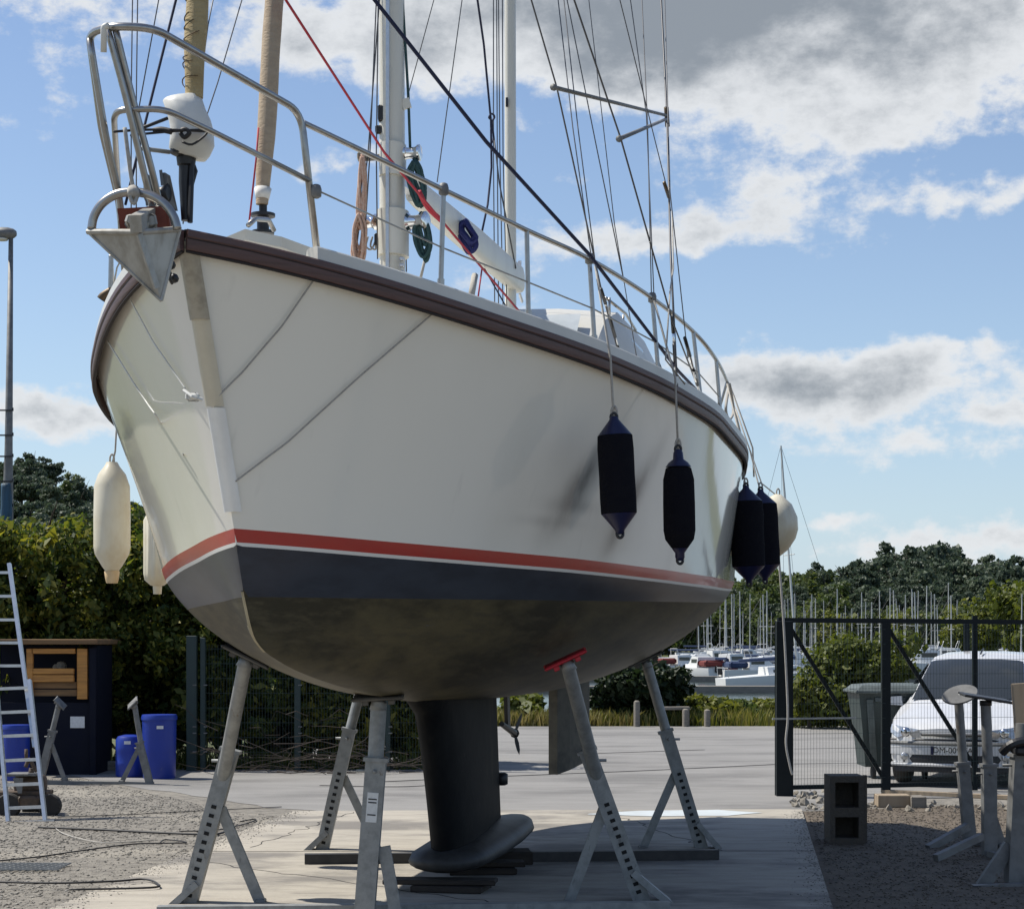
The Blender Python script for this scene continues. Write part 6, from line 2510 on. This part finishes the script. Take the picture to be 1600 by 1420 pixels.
leaves('flower_stems', [(rg.uniform(5.6, 8.1), rg.uniform(39.0, 39.7), rg.uniform(.05, .3), .3, .2, .2, 1) for _ in range(26)], 2600, .11, L_light, 10, .2, aspect=.3)
tag(bpy.data.objects['flower_stems'], 'low green plants under the white flowers', 'plants', kind='stuff')


def bush(label, px, Y, wpx, ytop, material, n, size, seed, zb=0.0, trunk_h=.6):
    c_ = W(px, 1003, Y)
    h = W(0, ytop, Y).z - zb
    hw = wpx / 2 * Y / FPX
    t = thing('bush', label, 'bush', (c_.x, Y, zb))
    trunk(t, h * trunk_h, .05, seed, 5, .4)
    rg_ = random.Random(seed)
    bl = clumps(rg_, 0, 0, h * .5, hw * .85, hw * .7, h * .40, 26, .42) + [(0, 0, h * .42, hw * .85, hw * .6, h * .4, .5)]
    leaves('crown', bl, n, size, material, seed + 1, .5, parent=t, zmin=.02)
    return t


bush('dark green shrub beyond the road, left of the marina', 1005, 40.9, 175, 1008, L_bush, 8000, .15, 61)
bush('low dark shrub at the left foot of the dark one', 955, 40.9, 90, 1062, L_bush, 2600, .13, 62)
bush('round light-green bush behind the gate', 1335, 38.5, 215, 962, L_light, 11000, .12, 63)
bush('low green shrub left of the round bush', 1265, 38.8, 80, 1050, L_light, 2600, .12, 64)
bush('low pale shrub on the bank in front of the marina', 1110, 41.5, 110, 1082, L_light, 2600, .13, 65)
for i_, (px_, y_, w_) in enumerate(((1060, 1075, 90), (1150, 1092, 100), (1190, 1085, 90), (1035, 1088, 70))):
    bush(('feathery', 'spreading', 'upright', 'small')[i_] + ' green shrub on the bank, ' + ('behind the middle bollard', 'above the pale stone block', 'left of the gate post', 'beside the timber bench')[i_], px_, 41.8 + .4 * i_, w_, y_, L_broad if i_ % 2 else L_light, 2200, .12, 70 + i_)
bush('small green shrub on the bank behind the propeller', 815, 41.0, 90, 1075, L_light, 2400, .13, 66)
# bollards and rail at the road edge
for i, (px, y0, lab) in enumerate(((995, 1094, 'leftmost of three weathered timber bollards beyond the road'), (1071, 1107, 'middle one of three weathered timber bollards beyond the road'), (1105, 1108, 'rightmost of three weathered timber bollards beyond the road'))):
    c_ = W(px, 1003, 39.6)
    h = W(0, y0, 39.6).z
    q = MB()
    q.lathe([(.065, 0), (.065, h * .85), (.06, h * .95), (.03, h), (.005, h)], (c_.x, 39.6, 0), 10)
    tag(q.build('bollard', M_oldwood, None, smooth=True, angle=40, org=(c_.x, 39.6, 0)), lab, 'bollard', 'timber bollards beyond the road')
bq = thing('bench', 'low grey timber bench beside the middle bollard', 'bench', (W(1055, 1003, 39.9).x, 39.9, 0))
q = MB()
q.box((W(1055, 1003, 39.9).x, 39.9, W(0, 1106, 39.9).z), (.60, .25, .07), bev=.01)
q.build('seat', M_oldwood, bq)
for px in (1036, 1074):
    q = MB()
    q.box((W(px, 1003, 39.9).x, 39.9, .17), (.07, .2, .34))
    q.build('leg', M_oldwood, bq)
q = MB()
q.box(G(1124, 1133) + Vector((0, .1, .09)), (.34, .2, .17), bev=.02)
tag(q.build('stone', M_block, None, org=G(1124, 1133)), 'pale stone block in the grass right of the bollards', 'stone')

# ------------------------------------------------------------------ marina
WZ = -1.2
M_bwhite = mat('boat_white', (.70, .70, .68), .35)
M_bgrey = mat('boat_grey', (.45, .47, .49), .4)
M_bblue = mat('boat_canvas', (.03, .05, .11), .8)
M_bmast = mat('far_mast', (.55, .55, .53), .45, metal=.2)
M_byel = mat('boat_yellow', (.55, .33, .03), .45)


def boat_hull(L, Bm, F):
    rings = []
    for x, w, sh in ((0, .62, .0), (.1, .8, .0), (.35, 1, .0), (.6, .95, .05), (.8, .68, .14), (.93, .3, .24), (1, .02, .32)):
        y = -L / 2 + L * x
        hw = Bm / 2 * w
        zt4 = F * (1 + sh)
        rings.append([Vector((y, a_, z_)) for a_, z_ in ((-hw * .3, -.25), (-hw * .8, .0), (-hw * .97, F * .5), (-hw, zt4), (hw, zt4), (hw * .97, F * .5), (hw * .8, 0), (hw * .3, -.25))])
    return rings


def sail_boat(label, mast_h, canvas):
    t = thing('moored_sailboat', label, 'sailboat', (0, 0, 0), 'sailboats moored in the marina')
    q_ = MB()
    q_.loft(boat_hull(9, 3, 1.0), True, True, True)
    q_.build('hull', M_bwhite, t, smooth=True, angle=40)
    q_ = MB()
    q_.loft([[Vector((x_, a_, z_)) for a_, z_ in ((-w_, .98), (-w_ * .8, zt4), (w_ * .8, zt4), (w_, .98))] for x_, w_, zt4 in ((-1.6, .95, 1.5), (.6, .9, 1.45), (2.2, .6, 1.15))], True, True, True)
    cb = q_.build('cabin', M_bwhite, t)
    q_ = MB()
    for sg in (1, -1):
        q_.box((-.4, sg * .87, 1.22), (1.7, .03, .16))
    q_.build('window', M_glass, cb)
    q_ = MB()
    q_.tube([(.7, 0, 1.2), (.65, 0, mast_h)], [.085, .06], 6)
    ms_ = q_.build('mast', M_bmast, t)
    q_ = MB()
    q_.tube([(.7, -.9, mast_h * .55), (.7, .9, mast_h * .55)], .03, 4)
    q_.build('spreader', M_bmast, ms_)
    q_ = MB()
    for e_ in ((4.4, 0, 1.3), (-4.4, 0, 1.1), (.5, 1.4, 1.0), (.5, -1.4, 1.0)):
        q_.tube([e_, (.65, 0, mast_h)], .012, 3)
    q_.build('stay', M_wire, t)
    q_ = MB()
    q_.tube([(.6, 0, 1.95), (-3.2, 0, 2.0)], [.14, .11], 7)
    q_.build('boom', canvas, t)
    q_ = MB()
    q_.tube([(-4.3, -1.0, 1.05), (-4.3, -1.0, 1.65), (-4.3, 1.0, 1.65), (-4.3, 1.0, 1.05)], .02, 4)
    q_.build('pushpit', M_bmast, t)
    return t


def motor_boat(label, canvas):
    t = thing('moored_motorboat', label, 'motorboat', (0, 0, 0), 'motorboats moored in the marina')
    q_ = MB()
    q_.loft(boat_hull(6.5, 2.5, .95), True, True, True)
    q_.build('hull', M_bwhite, t, smooth=True, angle=40)
    q_ = MB()
    q_.loft([[Vector((x_, a_, z_)) for a_, z_ in ((-w_, .92), (-w_ * .85, zt4), (w_ * .85, zt4), (w_, .92))] for x_, w_, zt4 in ((-1.2, .95, 1.9), (.1, .95, 1.95), (.9, .85, 1.35), (2.2, .6, 1.05))], True, True, True)
    cb = q_.build('cabin', M_bwhite, t)
    q_ = MB()
    for sg in (1, -1):
        q_.box((-.5, sg * .875, 1.55), (1.1, .05, .32))
    q_.box((.55, 0, 1.62), (.06, 1.4, .42), Euler((0, R(-50), 0)))
    q_.build('window', M_glass, cb)
    q_ = MB()
    q_.box((-2.1, 0, 1.35), (1.6, 1.9, .55), bev=.15)
    q_.build('canvas_cover', canvas, t)
    q_ = MB()
    q_.tube([(-1.0, -.85, 1.9), (-1.2, -.6, 2.5), (-1.2, .6, 2.5), (-1.0, .85, 1.9)], .03, 5)
    q_.build('radar_arch', M_bmast, t)
    q_ = MB()
    q_.box((-3.4, 0, .85), (.35, .35, .6), bev=.08)
    q_.build('outboard', M_black, t)
    return t


SB_ = [sail_boat('white sailboat with a blue boom cover moored in the marina', 9.5, M_bblue), sail_boat('white sailboat with a pale boom cover moored in the marina', 11.0, M_bgrey)]
M_bred = mat('boat_canvas_red', (.16, .03, .025), .8)
MBL = [motor_boat('white motorboat with a dark canopy moored in the marina', M_bblue), motor_boat('white motorboat with a grey canopy moored in the marina', M_bgrey), motor_boat('white motorboat with a red canopy moored in the marina', M_bred)]
rg = random.Random(77)
used = set()


def put(proto, x, y, rz, sc, label=None):
    if proto.name not in used:
        used.add(proto.name)
        proto.location = (x, y, WZ)
        proto.rotation_euler = (0, 0, rz)
        proto.scale = (sc,) * 3
        if label:
            proto['label'] = label
        return proto
    return copy_tree(proto, (x, y, WZ), rz, sc, label)


MASTS = [(1112, 958), (1124, 945), (1145, 928), (1172, 928), (1198, 923), (1232, 935), (1255, 948), (1265, 940), (1274, 935), (1286, 938), (1307, 920), (1320, 946), (1331, 950), (1346, 925), (1352, 940), (1362, 952), (1373, 940), (1391, 918), (1397, 922), (1402, 935), (1413, 950), (1426, 920), (1432, 925), (1436, 940), (1448, 915), (1456, 925), (1466, 945), (1481, 910), (1486, 930), (1495, 937), (1512, 955), (1538, 950), (1575, 945), (1592, 958)]
rm = random.Random(31)
MASTS += [(rm.uniform(1085, 1600), rm.uniform(918, 968)) for _ in range(46)]
for i, (px, yt) in enumerate(MASTS):
    pr = SB_[i % 2]
    hm_ = (9.5, 11.0)[i % 2]
    sc = rg.uniform(.8, 1.15)
    Y = (hm_ * sc + WZ - CH) * FPX / (HZ - yt)
    Y = min(max(Y, 150), 350)
    sc = ((HZ - yt) * Y / FPX + CH - WZ) / hm_
    rz = rg.choice((0, math.pi)) + rg.uniform(-.25, .25) + (math.pi / 2 if rg.random() < .4 else 0)
    off = Vector((math.cos(rz) * .65, math.sin(rz) * .65)) * sc
    ob_ = put(pr, W(px, 1003, Y).x - off.x, Y - off.y, rz, sc)
    ob_.rotation_euler = (rg.uniform(-.025, .025), rg.uniform(-.02, .02), rz)
for i, (px, Y, rz, sc) in enumerate(((1188, 118, .2, 1.0), (1118, 128, 2.9, .8), (1240, 138, .1, 1.0), (1215, 165, 2.2, .9), (1140, 145, 1.7, .8), (1170, 190, .3, 1.0), (1110, 185, 2.6, 1.0), (1125, 205, .4, 1.0), (1195, 205, 1.2, 1.0), (1150, 215, 2.9, .9), (1420, 205, 1.1, .9), (1380, 190, .4, 1), (1395, 220, 2.7, 1), (1465, 215, .2, 1), (1490, 200, 1.5, 1), (1150, 135, .5, 1.1), (1095, 128, 1.9, 1.0), (1440, 135, 3.0, 1.1), (1400, 150, .3, 1.0), (1475, 160, 2.8, 1.1), (1205, 150, 1.2, 1.0), (1270, 145, .2, 1), (1130, 150, .2, 1.1), (1500, 145, .1, 1.0), (905, 120, .2, 1), (930, 150, 3, 1), (790, 130, 1, 1), (1420, 175, .2, 1.1), (1455, 190, 2.9, 1.1), (1100, 165, 2.9, 1.0), (1160, 168, .1, 1.1), (1070, 140, .4, 1))):
    Y *= 1.22
    put(MBL[(i * 7) % 5 % 3], W(px, 1003, Y).x, Y, rz, sc * rg.uniform(.75, 1.15))
# the tall near sailboat
tall = sail_boat('tall-masted sailboat nearest the gate, its mast rising beside the white buoy', 15.4, M_bblue)
tall.location = (W(1246, 1003, 122).x - .6, 122, WZ)
tall.rotation_euler = (0, R(-4.2), R(14))
tall['group'] = 'sailboats moored in the marina'
# yellow boat near the car
yb_ = thing('moored_dinghy', 'yellow open boat moored left of the car', 'boat', (W(1462, 1003, 92).x, 92, WZ))
q = MB()
q.loft([[p * .45 + ORG[yb_.name] for p in r__] for r__ in boat_hull(9, 3.4, 1.3)], True, True, True)
q.build('hull', M_byel, yb_, smooth=True, angle=40)
q = MB()
q.box(ORG[yb_.name] + Vector((-.3, 0, .66)), (1.6, .9, .25), bev=.05)
q.build('cover', M_bwhite, yb_)
# floating pontoons
for i, Y in enumerate((108, 140, 182)):
    q = MB()
    q.box((W(1300, 1003, Y).x, Y + 4, WZ + .2), (70, 1.8, .4))
    po = q.build('pontoon', M_oldwood, None, org=(W(1300, 1003, Y).x, Y + 4, WZ))
    tag(po, ('nearest', 'second', 'farthest')[i] + ' long grey pontoon of the marina', 'pontoon', 'pontoons of the marina')

# ------------------------------------------------------------------ wooded shore and hills


def tree_proto(label, material, kind, seed, n, size):
    t = thing('woodland_tree' if kind != 'pine' else 'pine_tree', label, 'tree', (0, 0, 0))
    rg_ = random.Random(seed)
    if kind == 'pine':
        trunk(t, 8.5, .22, seed, 5, .18)
        bl = [(rg_.uniform(-2.0, 2.0), rg_.uniform(-2.0, 2.0), rg_.uniform(5.2, 10.2), rg_.uniform(1.0, 1.9), rg_.uniform(1.0, 1.9), rg_.uniform(.55, 1.0), 1) for _ in range(13)]
        bl += [(rg_.uniform(-1.2, 1.2), rg_.uniform(-1.2, 1.2), rg_.uniform(9.8, 11.2), 1.1, 1.1, .6, .6) for _ in range(3)]
    else:
        trunk(t, 5.5, .2, seed, 5, .3)
        bl = clumps(rg_, 0, 0, 5.2, 3.1, 3.1, 3.7, 17, .42) + [(0, 0, 4.6, 2.6, 2.6, 3.0, 1.4)]
    leaves('crown', bl, n, size, material, seed, .55, parent=t, aspect=.7)
    return t


PN = [tree_proto('dark pine on the wooded hill', L_pine, 'pine', 100 + i, 2600, .46) for i in range(3)]
BR = [tree_proto('mid green broad-leaved tree on the far shore', L_broad, 'broad', 110 + i, 2600, .46) for i in range(3)]
LT = [tree_proto('pale green broad-leaved tree on the far shore', L_light, 'broad', 120 + i, 2600, .46) for i in range(2)]


def plant(protos, x, y, sc, lab, grp):
    pr = protos[rg.randrange(len(protos))]
    if pr.name not in used:
        used.add(pr.name)
        o_ = pr
    else:
        o_ = copy_tree(pr)
    o_.location = (x, y, hill_z(x, y) - .15)
    o_.rotation_euler = (0, 0, rg.uniform(0, 6.28))
    o_.scale = (sc * rg.uniform(.9, 1.1), sc * rg.uniform(.9, 1.1), sc * rg.uniform(.9, 1.12))
    o_['label'] = lab
    o_['group'] = grp
    return o_


ridge = pchip([900, 1060, 1140, 1240, 1310, 1345, 1400, 1455, 1520, 1570, 1640], [930, 915, 900, 888, 884, 866, 860, 856, 862, 872, 874])
# shore row, then rows climbing to the ridge
for px in range(880, 1640, 17):
    Y = rg.uniform(362, 378)
    x = W(px + rg.uniform(-6, 6), 1003, Y).x
    yt = rg.uniform(940, 965)
    h = W(0, yt, Y).z - hill_z(x, Y)
    plant(BR if rg.random() < .6 else LT, x, Y, max(h, 3) / 8.9, 'green broad-leaved tree on the shore behind the masts', 'trees on the far shore')
for row, (Y0, f0) in enumerate(((392, .82), (415, .64), (445, .46), (475, .30), (505, .14), (535, .0))):
    for px in range(860, 1650, 20):
        Y = Y0 + rg.uniform(-14, 14)
        pxx = px + rg.uniform(-9, 9)
        x = W(pxx, 1003, Y).x
        yr = ridge(pxx)
        yt = yr + (958 - yr) * f0 + rg.uniform(-5, 7)
        h = W(0, yt, Y).z - hill_z(x, Y)
        pine = (row >= 1 and pxx > 1330) or rg.random() < .25
        sc = max(h, 4) / (11.4 if pine else 8.9)
        if pine:
            plant(PN, x, Y, sc, 'dark pine on the wooded hill behind the marina', 'pines on the hill behind the marina')
        else:
            plant(BR, x, Y, sc, 'broad-leaved tree on the wooded hill behind the marina', 'broad-leaved trees on the hill behind the marina')
# pale trees close in at the right edge
for i, (px, yt, Y, lab) in enumerate(((1590, 892, 240, 'tall pale green tree at the right edge above the car'), (1545, 925, 250, 'pale green tree left of the tall one at the right edge'), (1505, 945, 258, 'smaller pale green tree beyond the thin gate stile'), (1405, 952, 300, 'yellow-green tree among the masts'), (1625, 905, 235, 'pale green tree cut by the right edge'))):
    x = W(px, 1003, Y).x
    h = W(0, yt, Y).z + 1.0
    o_ = plant(LT, x, Y, h / 8.9, lab, 'pale trees by the marina')
    o_.location.z = -1.0
# small islet of ground for those trees
q = MB()
rings = [[Vector((W(1545, 1003, 245).x + 16 * k_ * math.cos(t), 250 + 24 * k_ * math.sin(t), z)) for t in (2 * math.pi * j / 24 for j in range(24))] for k_, z in ((1.2, -2.2), (1.0, -.9), (.6, -.6))]
q.loft(rings, True, False, True)
tag(q.build('spit_of_land', M_grass, None, smooth=True), kind='structure')
q = MB()
rings = [[Vector((W(1405, 1003, 300).x + 5 * k_ * math.cos(t), 300 + 7 * k_ * math.sin(t), z)) for t in (2 * math.pi * j / 16 for j in range(16))] for k_, z in ((1.2, -2.2), (1.0, -.9), (.6, -.7))]
q.loft(rings, True, False, True)
tag(q.build('spit_of_land', M_grass, None, smooth=True), kind='structure')
# left hill
ridl = pchip([-80, 15, 60, 95, 130, 165, 260], [700, 712, 708, 722, 742, 765, 800])
for row, (Y0, f0) in enumerate(((190, .80), (230, .55), (265, .3), (300, .10), (330, 0))):
    for px in range(-170, 270, 20 if row > 1 else 24):
        Y = Y0 + rg.uniform(-10, 10)
        pxx = px + rg.uniform(-7, 7)
        x = W(pxx, 1003, Y).x
        yr = ridl(pxx)
        yt = yr + (840 - yr) * f0 + rg.uniform(-7, 9)
        o_ = plant(PN if rg.random() < .8 else BR, x, Y, 1.0, 'dark pine on the wooded hill at the left', 'pines on the left hill')
        o_['label'] = 'dark tree on the wooded hill at the left'
        hh = 11.0
        sc = rg.uniform(.75, 1.0) * .8
        o_.scale = (sc, sc, sc)
        o_.location.z = W(0, yt, Y).z - hh * sc
